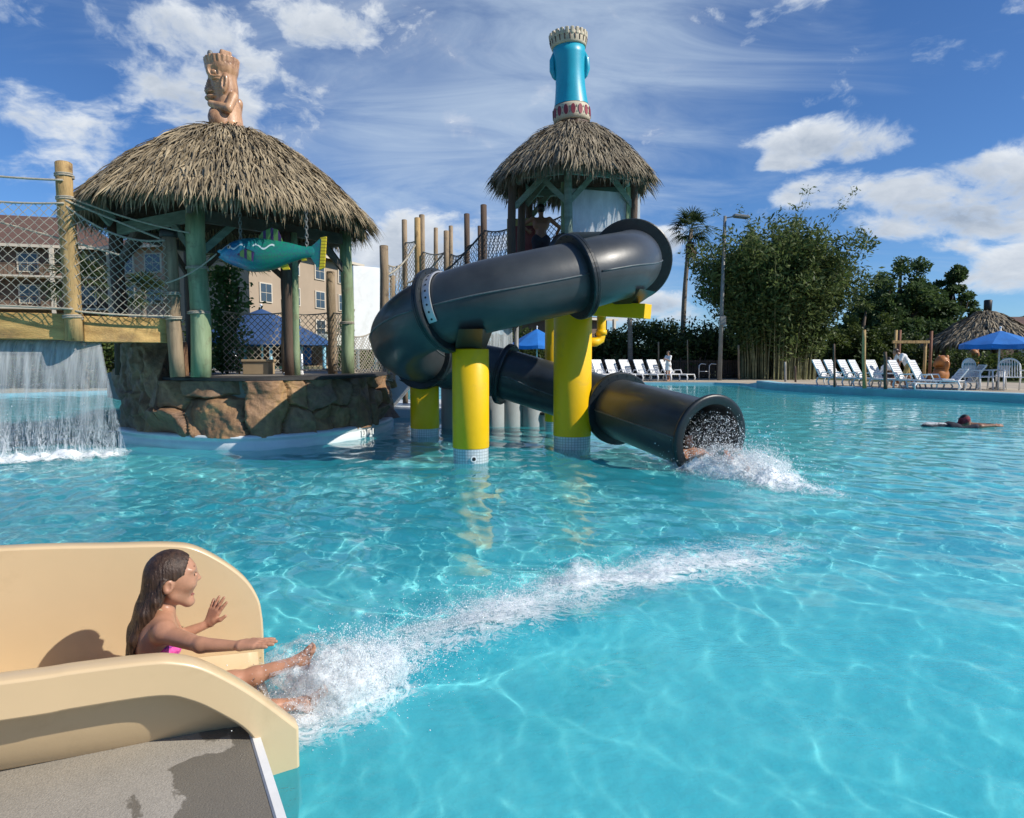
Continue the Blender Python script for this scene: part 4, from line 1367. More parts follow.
MB().ball((-0.625, -0.132, 0.105), (0.016, 0.01, 0.016)).build('pupil', M['iris'], e_)
for x in (-0.48, 0.58):
    ch = MB()
    z0 = 0.20 if x < 0 else 0.12
    for q in range(9 if x < 0 else 11):
        c = Vector((x, 0, z0 + q * 0.062))
        ax = Vector((1, 0, 0)) if q % 2 else Vector((0, 1, 0))
        ch.tube([c + ax * (0.022 * math.cos(a)) + Vector((0, 0, 0.045 * math.sin(a))) for a in np.linspace(0, 2 * PI, 11)], 0.008, 5, caps=False)
    ch.build('chain', M['steel_grey'], fish)

# rope from the bridge post to the fish's mouth, running on along the hut
rp = MB().tube(rope_curve(at(166, 283, 10.62), FP + Vector((-0.84, 0, 0.02)), 0.06), 0.012, 6)
tag(rp.build('guy_rope', M['rope_bright']), 'pale rope tied from a bridge post to the fish mouth', 'rope')

# things on the island deck
bx = thing('storage_box', 'tan lidded box standing on the hut deck behind the edging', 'box', (-4.55, 12.3, DZ + 0.04))
MB().box((0, 0, 0.11), (0.46, 0.34, 0.22), ch=0.012).build('box_body', M['cardboard'], bx)
MB().box((0, 0, 0.245), (0.50, 0.38, 0.045), ch=0.012).build('lid', M['cardboard'], bx)
tw = tag(MB().box((-3.98, 12.45, DZ + 0.05), (0.36, 0.26, 0.05), Euler((0, 0, 0.3)), ch=0.02).box((-3.96, 12.45, DZ + 0.085), (0.30, 0.22, 0.035), Euler((0, 0, 0.22)), ch=0.015).build('towel', M['cloth_white']), 'folded white towel lying on the hut deck beside the tan box', 'towel')

# vines hanging at the back left of the hut
def leaf_quads(C, size, g, asp=0.45, up=0.0, droop=0.0):
    n = len(C)
    D = g.normal(0, 1, (n, 3)); D[:, 2] = D[:, 2] * 0.7 + up - droop
    D /= np.linalg.norm(D, axis=1)[:, None]
    B = np.cross(D, g.normal(0, 1, (n, 3))); B /= np.linalg.norm(B, axis=1)[:, None] + 1e-9
    L = (size * g.uniform(0.6, 1.4, n))[:, None]
    V = np.stack([C - D * L * 0.5, C + B * L * asp * 0.5 - D * L * 0.05, C + D * L * 0.5, C - B * L * asp * 0.5 - D * L * 0.05], 1).reshape(-1, 3)
    return V, np.arange(4 * n).reshape(n, 4)
vt = thing('climbing_vine', 'green leafy vine climbing on the back left of the hut', 'vine', (-5.95, 14.3, DZ))
g_ = np.random.default_rng(9)
C = np.stack([g_.normal(0, 0.22, 2600), g_.normal(0, 0.14, 2600), g_.uniform(0.05, 2.2, 2600)], -1)
C[:, 0] *= 0.6 + 0.5 * np.abs(np.sin(C[:, 2] * 3))
V, Q = leaf_quads(C, 0.10, g_, 0.6, droop=0.5)
np_mesh('foliage', V, Q, M['leaf_vine'], vt)
MB().tube([(0, 0, 0), (0.05, 0, 1), (-0.04, 0.02, 2.1)], 0.025, 6).tube([(0.25, 0, 0), (0.2, 0, 0.9), (0.28, 0.02, 1.8)], 0.02, 6).build('stem', M['bark'], vt)

# ------------------------------------------------------------------ rope bridge
BZ0, BZ1 = at(10, 339, 10.0).z, at(10, 312, 10.0).z
br = thing('rope_bridge', 'timber rope bridge with netting over the waterfall at left', 'bridge', (0, 0, 0))
def beam(u0, d0, u1, d1, v0a, v0b, v1a, v1b):
    A, B = at(u0, (v0a + v0b) / 2, d0), at(u1, (v1a + v1b) / 2, d1)
    h = (at(u0, v0a, d0) - at(u0, v0b, d0)).length
    c = (A + B) / 2
    mb = MB().bar(A - c, B - c, 0.12, h, ch=0.012)
    return mb.build('edge_beam', M['beam_wood'], br, c), h
beam(-70, 9.8, 83, 10.25, 311, 338, 313, 341)
beam(83.5, 10.28, 171, 10.95, 316, 342, 319, 342.5)
A, B = at(-70, 316, 9.8), at(171, 317, 10.95)
pl = MB()
dirv = (B - A).normalized(); bk = Vector((-dirv.y, dirv.x, 0)) * 1.35
nn = 34
for i in range(nn):
    p = A + (B - A) * ((i + 0.5) / nn) + bk * 0.5 + Vector((0, 0, -0.06 + random.uniform(-0.006, 0.006)))
    pl.bar(p - bk * 0.46, p + bk * 0.46, (B - A).length / nn * 0.93, 0.045)
pl.build('deck_boards', M['deck'], br)
MB().bar(A + bk + Vector((0, 0, -0.2)), B + bk + Vector((0, 0, -0.2)), 0.12, 0.36, ch=0.01).build('edge_beam', M['beam_wood'], br)
p1a, p1b = at(74.5, 341, 10.12), at(63.5, 163, 10.12)
pole('bridge_post', p1a, p1b, 0.118, M['post_tan'], br, 0.108)
p2a, p2b = at(178, 377, 10.85), at(168.5, 233, 10.85)
p2 = pole('bridge_post', p2a, p2b, 0.115, M['post_grey'], br, 0.105)
MB().lathe([(0.0, 0.06), (0.09, 0.055), (0.128, 0.02), (0.13, -0.06), (0.108, -0.07)], 16, (p2b - p2a)).build('post_cap', M['cap_dark'], p2)
tr1 = rope_curve(at(-70, 193, 9.8), at(64, 203, 10.0), 0.05)
bo1 = rope_curve(at(-70, 302, 9.75), at(73, 309, 10.0), 0.0)
net('net', tr1, bo1, 0.135, 0.0058, M['rope_bright'], br, 0.05)
tr2 = rope_curve(at(66, 206, 10.02), at(165, 240, 10.75), 0.17)
bo2 = rope_curve(at(75, 311, 10.05), at(172, 316, 10.75), 0.02)
net('net', tr2, bo2, 0.125, 0.0058, M['rope_bright'], br, 0.05)
for c in (tr1, tr2, bo1, bo2, rope_curve(at(-70, 168, 9.8), at(63, 180, 10.0), 0.03), rope_curve(at(-70, 203, 9.8), at(120, 255, 10.2), 0.0), rope_curve(at(65, 200, 10.02), at(163, 240, 10.75), -0.0)):
    MB().tube(c, 0.016, 6).build('handrail_rope', M['rope_bright'], br)
tag(MB().tube(rope_curve(at(66, 196, 10.05), at(190, 233, 10.78), 0.05), 0.014, 6).build('stay_rope', M['rope_bright']), 'single rope slung from the tall bridge post to the green hut post', 'rope')
for (c, z, r) in [(p1a, 0.35, 0.125), (p1a, 2.05, 0.118), (p1a, 2.38, 0.118), (p2a, 0.92, 0.12), (p2a, 1.30, 0.118)]:
    lashing(MB(), Vector(c) + (p1b - p1a) * 0 + Vector(((p1b - p1a) if c is p1a else (p2b - p2a)) * (z / ((p1b - p1a) if c is p1a else (p2b - p2a)).z)), r, 2, 0.014).build('lashing', M['rope'], br)

# waterfall from under the bridge
def waterfall(name, a, b, ztop, zbot, throw, m, nx_=90, nz_=50, seed=0, thick=0.05, ragged=0.0):
    a, b = Vector(a), Vector(b)
    g = np.random.default_rng(seed)
    dirx = (b - a); dirx.z = 0
    L = dirx.length; dirx.normalize()
    nrm = Vector((dirx.y, -dirx.x, 0))
    s = np.linspace(0, 1, nx_); t = np.linspace(0, 1, nz_)
    Sg, Tg = np.meshgrid(s, t, indexing='ij')
    w = (0.05 * fbm(Sg * L * 3, Tg * 2.0, seed, 3, seed) + 0.02 * fbm(Sg * L * 14, Tg * 5, seed, 3, seed + 5)) * Tg
    out = throw * np.sqrt(Tg) + w
    Z = ztop + (zbot - ztop) * Tg
    edge = ragged * Tg * (np.clip((Sg - 0.86) / 0.14, 0, 1)) * 0.4
    X = a.x + dirx.x * (Sg * L + edge) + nrm.x * out
    Y = a.y + dirx.y * (Sg * L + edge) + nrm.y * out
    Fv = np.stack([X, Y, Z], -1); Bv = Fv - np.array([nrm.x, nrm.y, 0]) * thick
    ii = np.arange(nx_ * nz_).reshape(nx_, nz_)
    Q = np.stack([ii[:-1, :-1], ii[1:, :-1], ii[1:, 1:], ii[:-1, 1:]], -1).reshape(-1, 4)
    Vv = np.concatenate([Fv.reshape(-1, 3), Bv.reshape(-1, 3)])
    Q = np.concatenate([Q, Q[:, ::-1] + nx_ * nz_])
    return np_mesh(name, Vv, Q, m, smooth=True, attr={'foam': np.concatenate([Tg.ravel(), Tg.ravel()])})
wa, wb = at(-75, 340, 9.95), at(101, 343, 10.45)
tag(waterfall('waterfall', wa, wb, 1.74, -0.02, 0.35, M['curtain'], seed=4, ragged=1.0), 'wide curtain of falling water under the rope bridge', 'waterfall')

def droplets(name, pos, rad, m=None, parent=None):
    """a spray of small drops as one mesh (stretched octahedra)"""
    n = len(pos)
    O = np.array([(1, 0, 0), (-1, 0, 0), (0, 1, 0), (0, -1, 0), (0, 0, 1), (0, 0, -1)], float)
    T = np.array([(0, 2, 4), (2, 1, 4), (1, 3, 4), (3, 0, 4), (2, 0, 5), (1, 2, 5), (3, 1, 5), (0, 3, 5)])
    g = np.random.default_rng(n)
    sc = rad[:, None, None] * g.uniform(0.6, 1.4, (n, 1, 3))
    V = (pos[:, None, :] + O[None] * sc).reshape(-1, 3)
    Q = (T[None] + 6 * np.arange(n)[:, None, None]).reshape(-1, 3)
    return np_mesh(name, V, Q, m or M['drop'], parent, smooth=True)
def foam_sheet(name, cx, cy, fn, res, lift=0.006, hfn=None, m=None):
    """foam lying on the water: fn(x, y) gives the cover, hfn the extra height"""
    X, Y = np.meshgrid(np.arange(cx[0], cx[1], res), np.arange(cy[0], cy[1], res), indexing='ij')
    cov = fn(X, Y)
    Z = water_h(X, Y, 0.02 + 0.0075 * Y) + lift + (hfn(X, Y, cov) if hfn is not None else 0)
    i = np.arange(X.size).reshape(X.shape)
    Q = np.stack([i[:-1, :-1], i[1:, :-1], i[1:, 1:], i[:-1, 1:]], -1).reshape(-1, 4)
    keep = (cov.ravel()[Q] > 0.02).any(1)
    Q = Q[keep]
    u, inv = np.unique(Q, return_inverse=True)
    V = np.stack([X, Y, Z], -1).reshape(-1, 3)[u]
    return np_mesh(name, V, inv.reshape(-1, 4), m or M['foam'], smooth=True, attr={'foam': cov.ravel()[u]})
def foam_layers(name, cx, cy, fn, res, hfn, levels, m=None):
    """several thin veils of spray standing over the churned water, one mesh"""
    Vs, Qs, As, base = [], [], [], 0
    X, Y = np.meshgrid(np.arange(cx[0], cx[1], res), np.arange(cy[0], cy[1], res), indexing='ij')
    cov0 = fn(X, Y)
    H0 = water_h(X, Y, 0.02 + 0.0075 * Y)
    i = np.arange(X.size).reshape(X.shape)
    Q0 = np.stack([i[:-1, :-1], i[1:, :-1], i[1:, 1:], i[:-1, 1:]], -1).reshape(-1, 4)
    for k, (lift, mul, cut) in enumerate(levels):
        cov = np.clip((cov0 - cut) * mul, 0, 1.1)
        Z = H0 + 0.006 + (hfn(X, Y, cov0) + 0.02 * fbm(X * 7, Y * 7, k * 3.3, 3, 300 + k)) * (1 if k else 0.35) + lift * np.clip((cov0 - cut) / 0.5, 0, 1)
        Q = Q0[(cov.ravel()[Q0] > 0.02).any(1)]
        u, inv = np.unique(Q, return_inverse=True)
        Vs.append(np.stack([X, Y, Z], -1).reshape(-1, 3)[u]); Qs.append(inv.reshape(-1, 4) + base); As.append(cov.ravel()[u]); base += len(u)
    return np_mesh(name, np.concatenate(Vs), np.concatenate(Qs), m or M['foam'], smooth=True, attr={'foam': np.concatenate(As)})
def burst_shells(name, c, shells, seed, m=None):
    """nested ragged veils of spray round a point, one mesh"""
    Vs, Qs, As, base = [], [], [], 0
    nu, nv = 72, 30
    for k, (r, cov, stretch) in enumerate(shells):
        th, ph = np.meshgrid(np.linspace(0, 2 * PI, nu, endpoint=False), np.linspace(-0.15, PI / 2 - 0.01, nv), indexing='ij')
        D = np.stack([np.cos(th) * np.cos(ph), np.sin(th) * np.cos(ph), np.sin(ph)], -1)
        rr = r * (1 + 0.45 * fbm(D[..., 0] * 2.4 + seed, D[..., 1] * 2.4, D[..., 2] * 2.4 + k * 5, 4, seed))
        P = D * rr[..., None] * np.array(stretch) + np.array(c)
        i = np.arange(nu * nv).reshape(nu, nv); j = np.roll(i, -1, 0)
        Q = np.stack([i[:, :-1], j[:, :-1], j[:, 1:], i[:, 1:]], -1).reshape(-1, 4)
        a_ = cov * (1 - 0.35 * (ph / (PI / 2))) 
        Vs.append(P.reshape(-1, 3)); Qs.append(Q + base); As.append(a_.ravel()); base += nu * nv
    return np_mesh(name, np.concatenate(Vs), np.concatenate(Qs), m or M['mist'], smooth=True, attr={'foam': np.concatenate(As)})
g_ = np.random.default_rng(31)
fa, fb = at(-60, 463, 9.72), at(118, 447, 10.4)
def wf_cov(X, Y):
    d = np.array([fb.x - fa.x, fb.y - fa.y]); L = np.hypot(*d); d /= L
    s = (X - fa.x) * d[0] + (Y - fa.y) * d[1]
    q = -(X - fa.x) * d[1] + (Y - fa.y) * d[0]
    q2 = q + 0.10 * (1 - s / L)
    e = np.clip(1 - np.abs(q2 + 0.22) / (0.80 + 0.45 * fbm(X * 2, Y * 2, 0, 3, 3)), 0, 1)
    return np.clip(e * 1.35, 0, 1) * np.clip((L + 0.45 - s) / 0.5, 0, 1)
ft = foam_sheet('waterfall_foam', (-9, -5.2), (9.0, 11.2), wf_cov, 0.035, 0.01, lambda X, Y, c: 0.16 * c * np.abs(fbm(X * 5, Y * 5, 1, 4, 8)))
tag(ft, 'white foam on the pool along the foot of the waterfall', 'foam', kind='stuff')
n = 2000
s = g_.uniform(0, 1, n); z = np.abs(g_.normal(0, 1, n)) ** 1.3 * 0.26
P = np.stack([fa.x + (fb.x - fa.x) * s + g_.normal(0, 0.05, n), fa.y + (fb.y - fa.y) * s + g_.normal(0, 0.13, n), z], -1)
P = P[P[:, 2] < 1.3]
tag(droplets('waterfall_spray', P, 0.002 + 0.006 * g_.random(len(P)) ** 3), 'white drops of spray jumping at the foot of the waterfall', 'spray', kind='stuff')

# ------------------------------------------------------------------ net fences round the hut deck
def net_fence(label, pts, ztop, zbot, cell, r, m, sag=0.06, posts=(), pm='post_grey', group=None, wide=0.05):
    o = thing('net_fence', label, 'net fence', pts[0], group=group)
    o0 = Vector(pts[0])
    for i in range(len(pts) - 1):
        a, b = Vector(pts[i]) - o0, Vector(pts[i + 1]) - o0
        zt0, zt1 = (ztop if isinstance(ztop, (int, float)) else ztop[i]), (ztop if isinstance(ztop, (int, float)) else ztop[i + 1])
        zb0, zb1 = (zbot if isinstance(zbot, (int, float)) else zbot[i]), (zbot if isinstance(zbot, (int, float)) else zbot[i + 1])
        T = rope_curve(a + Vector((0, 0, zt0)), b + Vector((0, 0, zt1)), sag)
        B = rope_curve(a + Vector((0, 0, zb0)), b + Vector((0, 0, zb1)), 0.0)
        d = (b - a); nn = (d.y, -d.x, 0)
        L = math.hypot(nn[0], nn[1])
        net('net', T, B, cell, r, m, o, 0.04, (nn[0] / L, nn[1] / L, 0))
        MB().tube(T, r * 1.8, 6).build('border_rope', m, o); MB().tube(B, r * 1.6, 6).build('border_rope', m, o)
    for (i, h, rr) in posts:
        a = Vector(pts[i]) - o0
        pole('fence_post', a, a + Vector((0, 0, h)), rr, M[pm], o)
    return o
net_fence('diamond rope net along the back of the hut deck', [(-5.9, 14.0, DZ), (-4.75, 14.45, DZ), (-3.75, 14.3, DZ), (-3.1, 13.55, DZ)], 1.28, 0.06, 0.13, 0.008, M['rope'], 0.05, [(1, 1.55, 0.10), (2, 2.1, 0.10)], 'post_grey')
net_fence('bleached net panel between the hut and the slide loop', [(-3.1, 13.4, DZ), (-2.62, 15.0, 0.95)], (0.75, 1.55), (0.05, 0.0), 0.10, 0.007, M['rope'], 0.18, [], 'post_grey')
# ------------------------------------------------------------------ the dark tube slide
TR = 0.485
ctrl = [(566, 257, 13.9), (592, 258, 13.2), (617, 259, 12.3), (631, 260.5, 11.2), (622, 265.5, 10.25), (600, 270.5, 9.85), (575, 277, 9.65), (525, 288, 9.4), (477, 299, 9.35), (435, 313, 9.55), (411, 326, 10.1), (401, 338, 10.9),
        (406, 348, 11.8), (423, 357, 12.6), (448, 363, 13.15), (478, 368.5, 13.4), (505, 374, 13.3), (545, 386, 12.95), (585, 398, 12.15), (625, 410.5, 11.0), (670, 425, 9.75), (709, 438, 9.0)]
CT = [at(*c) for c in ctrl]
path = spline(CT, 480)
seg = np.linalg.norm(np.diff(path, axis=0), axis=1)
arc = np.concatenate([[0], np.cumsum(seg)])
LT = arc[-1]
# smooth and resample by arc length
NS = 400
path = np.stack([np.interp(np.linspace(0, LT, NS), arc, path[:, i]) for i in range(3)], 1)
for _ in range(12):
    path[1:-1] = path[1:-1] * 0.5 + 0.25 * (path[:-2] + path[2:])
def frame_at(i):
    p = Vector(path[i])
    t = Vector(path[min(i + 1, NS - 1)] - path[max(i - 1, 0)]).normalized()
    s = t.cross(Vector((0, 0, 1))).normalized()
    return p, t, s, s.cross(t)
ci = [int(np.argmin(np.linalg.norm(path - np.array(c), axis=1))) for c in CT]
slide = thing('water_slide', 'dark grey enclosed tube slide curling down into the pool', 'water slide', tuple(CT[-1]))
SO = CT[-1]
def tube_part(name, i0, i1, r_out, r_in, m, step=2, n=48, flare=None):
    ids = list(range(i0, i1, step)) + [i1]
    V, Fs = [], []
    k = len(ids)
    for q, i in enumerate(ids):
        p, t, s, u = frame_at(i)
        for rr in (r_out, r_in):
            for j in range(n):
                a = 2 * PI * j / n
                V.append(p - SO + s * (math.cos(a) * rr) + u * (math.sin(a) * rr))
    for q in range(k - 1):
        for j in range(n):
            j2 = (j + 1) % n
            a = q * 2 * n
            b = (q + 1) * 2 * n
            Fs.append((a + j, b + j, b + j2, a + j2))
            Fs.append((a + n + j2, b + n + j2, b + n + j, a + n + j))
    for q, fl in ((0, False), (k - 1, True)):
        a = q * 2 * n
        for j in range(n):
            j2 = (j + 1) % n
            f = (a + j, a + j2, a + n + j2, a + n + j)
            Fs.append(f if not fl else f[::-1])
    return np_mesh(name, [tuple(v) for v in V], Fs, m, slide, smooth=True)
joints = [0, ci[3], ci[6], ci[9] - 3, ci[13], ci[16], ci[19] - 4, NS - 1]
for a, b in zip(joints[:-1], joints[1:]):
    o = tube_part('tube_section', a, b, TR, TR - 0.03, M['tube'])
    md = o.modifiers.new('es', 'EDGE_SPLIT'); md.split_angle = R(60)
def flange_at(i, r0=0.605, w=0.055, name='flange', m=None, r1=None):
    p, t, s, u = frame_at(i)
    prof = [(TR - 0.005, -w), (r0 - 0.015, -w), (r0, -w + 0.015), (r0, -0.004), (r0 - 0.012, 0), (r0, 0.004), (r0, w - 0.015), (r0 - 0.015, w), (TR - 0.005, w)]
    n = 56
    V, Fs, k = [], [], len(prof)
    for (r, x) in prof:
        for j in range(n):
            a = 2 * PI * j / n
            V.append(p - SO + t * x + (s * math.cos(a) + u * math.sin(a)) * r)
    for i_ in range(k - 1):
        for j in range(n):
            a, b = i_ * n + j, i_ * n + (j + 1) % n
            Fs.append((a, b, b + n, a + n))
    mb = MB().add(V, Fs, 0, False)
    for j in range(20):
        a = 2 * PI * (j + 0.5) / 20
        c = p - SO + (s * math.cos(a) + u * math.sin(a)) * (r0 - 0.045)
        mb.tube([c - t * (w + 0.012), c + t * (w + 0.012)], 0.011, 6)
    return mb.build(name, m or M['flange'], slide)
for j in joints[1:-1]:
    flange_at(j, 0.60 if j != ci[3] else 0.66)
# wide rolled lip at the mouth
p, t, s, u = frame_at(NS - 1)
mb = MB()
prof = [(TR - 0.03, -0.05), (TR - 0.03, 0.03), (TR - 0.01, 0.05), (0.560, 0.055), (0.590, 0.045), (0.596, 0.02), (0.590, -0.01), (0.575, -0.02), (TR, -0.02)]
n = 64; V = []; Fs = []
for (r, x) in prof:
    for j in range(n):
        a = 2 * PI * j / n
        V.append(t * x + (s * math.cos(a) + u * math.sin(a)) * r)
for i_ in range(len(prof) - 1):
    for j in range(n):
        a, b = i_ * n + j, i_ * n + (j + 1) % n
        Fs.append((a, b, b + n, a + n))
mb.add(V, Fs, 0, True).build('mouth_lip', M['flange'], slide)
# seam ridges where the two half shells are bolted
for a, b in zip(joints[:-1], joints[1:]):
    for sg in (-1, 1):
        ids = range(a + 1, b, 3)
        pts = []
        for i in ids:
            p, t, s, u = frame_at(i)
            pts.append(p - SO + s * (sg * (TR + 0.004)) + u * 0.0)
        if len(pts) > 2:
            mb = MB()
            mb.tube(pts, 0.013, 5)
            mb.build('seam', M['seam'], slide)
# pale perforated strap over the upper run
i = ci[9] - 5
p, t, s, u = frame_at(i)
V, Fs = [], []
for q, a in enumerate(np.linspace(R(20), R(205), 30)):
    for x, rr in ((-0.06, TR + 0.012), (0.06, TR + 0.012), (0.06, TR + 0.034), (-0.06, TR + 0.034)):
        V.append(p - SO + t * x + (s * math.cos(a) + u * math.sin(a)) * rr)
for q in range(29):
    for j in range(4):
        Fs.append((q * 4 + j, q * 4 + (j + 1) % 4, (q + 1) * 4 + (j + 1) % 4, (q + 1) * 4 + j))
mb = MB().add(V, Fs, 0)
st = mb.build('strap', M['alu'], slide)
mb = MB()
for a in np.linspace(R(24), R(200), 17):
    c = p - SO + (s * math.cos(a) + u * math.sin(a)) * (TR + 0.034)
    nrm = (s * math.cos(a) + u * math.sin(a))
    mb.tube([c - nrm * 0.01, c + nrm * 0.004], 0.016, 7)
mb.build('bolt_hole', M['black'], st)['kind'] = 'stuff'

# support columns
def column(label, x, y, r, ztop, tile_h, group='yellow slide supports', hole=False):
    o = thing('support_column', label, 'support column', (x, y, 0), group=None)
    MB().lathe([(0.0, -1.3), (r, -1.3), (r, tile_h)], 40).build('tiled_base', M['tile'], o)
    MB().lathe([(r + 0.004, tile_h - 0.002), (r + 0.008, tile_h + 0.01), (r + 0.008, ztop - 0.012), (r - 0.004, ztop), (0.0, ztop)], 48).build('shaft', M['yellow'], o)
    if hole:
        d = Vector((0.22, -1, 0)).normalized()
        c = d * (r + 0.002)
        w = MB().tube([(c.x, c.y, 0.08), (c.x + d.x * 0.012, c.y + d.y * 0.012, 0.08)], 0.045, 16).build('jet_fitting', M['white_plastic'], o)
        MB().tube([(c.x + d.x * 0.012, c.y + d.y * 0.012, 0.08), (c.x + d.x * 0.016, c.y + d.y * 0.016, 0.08)], 0.026, 14).build('nozzle', M['black'], w)
    return o
def saddle(col, ztop, target_i, r):
    """flared dark bracket between a column head and the shell above it"""
    p, t, s, u = frame_at(target_i)
    base = Vector(col.location) + Vector((0, 0, ztop))
    top = p - Vector((0, 0, TR * 0.86))
    mb = MB()
    tt = Vector((t.x, t.y, 0)).normalized(); ss = Vector((tt.y, -tt.x, 0))
    def sq(c, a, b):
        return [c - tt * a - ss * b, c + tt * a - ss * b, c + tt * a + ss * b, c - tt * a + ss * b]
    lo, hi = sq(Vector((0, 0, ztop)), r * 0.75, r * 0.75), sq(top - Vector(col.location), 0.16, 0.44)
    mb.add(lo + hi, [(0, 3, 2, 1), (4, 5, 6, 7), (0, 1, 5, 4), (1, 2, 6, 5), (2, 3, 7, 6), (3, 0, 4, 7)])
    return mb.build('saddle', M['flange'], col)
c1 = at(471, 463, 9.6)
cf = column('front yellow column with a jet hole, nearest the thatched hut', c1.x, c1.y, 0.25, 1.60, 0.215, hole=True)
saddle(cf, 1.60, ci[8], 0.25)
c2 = at(425, 433, 12.75)
cr = column('short yellow column under the left bend of the slide', c2.x, c2.y, 0.26, 0.94, 0.16)
saddle(cr, 0.94, ci[13], 0.26)
c3 = at(572, 447, 11.1)
ct = column('tall yellow column with a cantilever arm beside the lower tube', c3.x, c3.y, 0.30, 2.20, 0.21)
# its arm carrying the upper bend, and the drain pipe
a0 = Vector((0.02, -0.05, 2.27)); a1 = at(648, 311.5, 10.35) - Vector((c3.x, c3.y, 0))
MB().bar(a0, a1, 0.26, 0.22, ch=0.006).build('arm', M['yellow'], ct)
p, t, s, u = frame_at(ci[4])
tp = p - Vector((0, 0, TR * 0.8)) - Vector((c3.x, c3.y, 0))
mb = MB()
d_ = Vector((a1.x - a0.x, a1.y - a0.y, 0)).normalized(); e_ = Vector((-d_.y, d_.x, 0))
b0 = a1 - d_ * 0.35 + Vector((0, 0, 0.11))
mb.add([b0 - d_ * 0.12 - e_ * 0.11, b0 + d_ * 0.12 - e_ * 0.11, b0 + d_ * 0.12 + e_ * 0.11, b0 - d_ * 0.12 + e_ * 0.11,
        tp - d_ * 0.42 - e_ * 0.3, tp + d_ * 0.42 - e_ * 0.3, tp + d_ * 0.42 + e_ * 0.3, tp - d_ * 0.42 + e_ * 0.3], [(0, 3, 2, 1), (4, 5, 6, 7), (0, 1, 5, 4), (1, 2, 6, 5), (2, 3, 7, 6), (3, 0, 4, 7)])
mb.build('saddle', M['flange'], ct)
pp = [(0.50, 0.30, 2.6), (0.50, 0.30, 1.86), (0.48, 0.29, 1.77), (0.41, 0.25, 1.73), (0.24, 0.15, 1.73)]
MB().tube(pp, 0.075, 14).tube([(0.50, 0.30, 1.93), (0.50, 0.30, 1.85)], 0.092, 14).build('drain_pipe', M['yellow'], ct)
c4 = at(553, 430, 13.6)
cb = column('slim yellow column half hidden behind the tall yellow column', c4.x, c4.y, 0.16, 2.40, 0.2)

# grey stepping pillars standing in the pool behind the slide
pil0 = thing('pool_pillar', 'tallest grey pillar in the pool, behind the short yellow column', 'pillar', (0, 0, 0), group='grey pillars in the pool')
MB().lathe([(0, -1.3), (0.245, -1.3), (0.245, 0.62), (0.235, 0.635), (0.0, 0.64)], 36).build('shaft', M['grey_plaster'], pil0)
MB().lathe([(0.20, 0.636), (0.262, 0.640), (0.268, 0.66), (0.255, 0.69), (0.0, 0.70)], 36).build('cap', M['cap_dark'], pil0)
for q, (u_, v_, d_, sc, lab) in enumerate([(453, 430, 14.3, 1.28, None), (494, 430, 14.5, 1.12, 'grey pillar partly hidden by the front yellow column'), (512, 430, 14.6, 0.98, 'middle grey pillar under the lower tube'), (532, 430.5, 14.6, 0.86, 'grey pillar under the lower tube, second from the tall yellow column'), (548, 430, 14.6, 0.46, 'lowest grey pillar, beside the tall yellow column')]):
    o = pil0 if q == 0 else copy_tree(pil0)
    p = at(u_, v_, d_)
    o.location = (p.x, p.y, 0.70 * sc - 0.70)
    if lab: o['label'] = lab

# ------------------------------------------------------------------ start tower
TX, TY = at(573, 200, 14.6).x, 14.6
FZ = 3.05
tow = thing('slide_tower', 'slide start tower with a small thatched roof', 'tower', (TX, TY, 0))
rf = put('roof', None, tow, Vector((0, 0, at(573, 121, 14.6).z - 0.12)))
thatch_roof(rf, 1.62, 1.10, 6, R(-100), M['thatch_tower'], 10500, 8, power=1.8, lg=0.38, wd=0.025, fringe=0.40, r_top=0.14)
RZ = (at(573, 121, 14.6).z - 0.12)
tp_ = [(-1.275, -0.55), (-1.075, -0.05), (-0.18, -0.95), (1.18, -0.5), (1.12, 0.75), (-0.9, 0.95)]
for (x, y) in tp_:
    pole('post', (x, y, FZ - 0.3), (x, y, RZ - 0.95), 0.085, M['frame_green'] if (x, y) == tp_[2] else M['post_dark'], tow)
MB().box((0, 0, FZ - 0.1), (2.7, 2.3, 0.2), ch=0.01).build('platform', M['post_dark'], tow)
for a, b in [((-1.22, -0.55), (-0.18, -0.95)), ((-0.18, -0.95), (1.18, -0.5)), ((1.18, -0.5), (1.12, 0.75)), ((-1.22, -0.55), (-0.9, 0.95)), ((-0.9, 0.95), (1.12, 0.75))]:
    MB().bar((*a, RZ - 1.12), (*b, RZ - 1.12), 0.07, 0.16, ch=0.006).build('ring_beam', M['frame_green'], tow)
for a, b, z0, z1 in [((-1.22, -0.55), (-0.6, -0.78), -1.75, -1.15), ((-0.18, -0.95), (-0.75, -0.70), -1.75, -1.15), ((-0.18, -0.95), (0.35, -0.75), -1.75, -1.15), ((1.18, -0.5), (0.7, -0.66), -1.75, -1.15), ((-0.98, -0.05), (-0.5, -0.2), -1.6, -1.05), ((-0.9, 0.95), (-0.4, 0.9), -1.7, -1.1)]:
    MB().bar((*a, RZ + z0), (*b, RZ + z1), 0.06, 0.11, ch=0.006).build('brace', M['frame_green'], tow)
for (x, y) in [(-1.22, -0.55), (1.18, -0.5), (1.12, 0.75), (-0.9, 0.95), (-0.18, -0.95)]:
    MB().bar((x * 1.15, y * 1.15, RZ - 1.2), (0, 0, RZ - 0.15), 0.06, 0.12, ch=0.006).build('rafter', M['frame_green'], tow)
for (x, y) in [(0.02, -0.2), (0.04, 0.6)]:
    pole('leg', (x, y, -1.2), (x, y, FZ - 0.2), 0.15, M['post_dark'], tow)
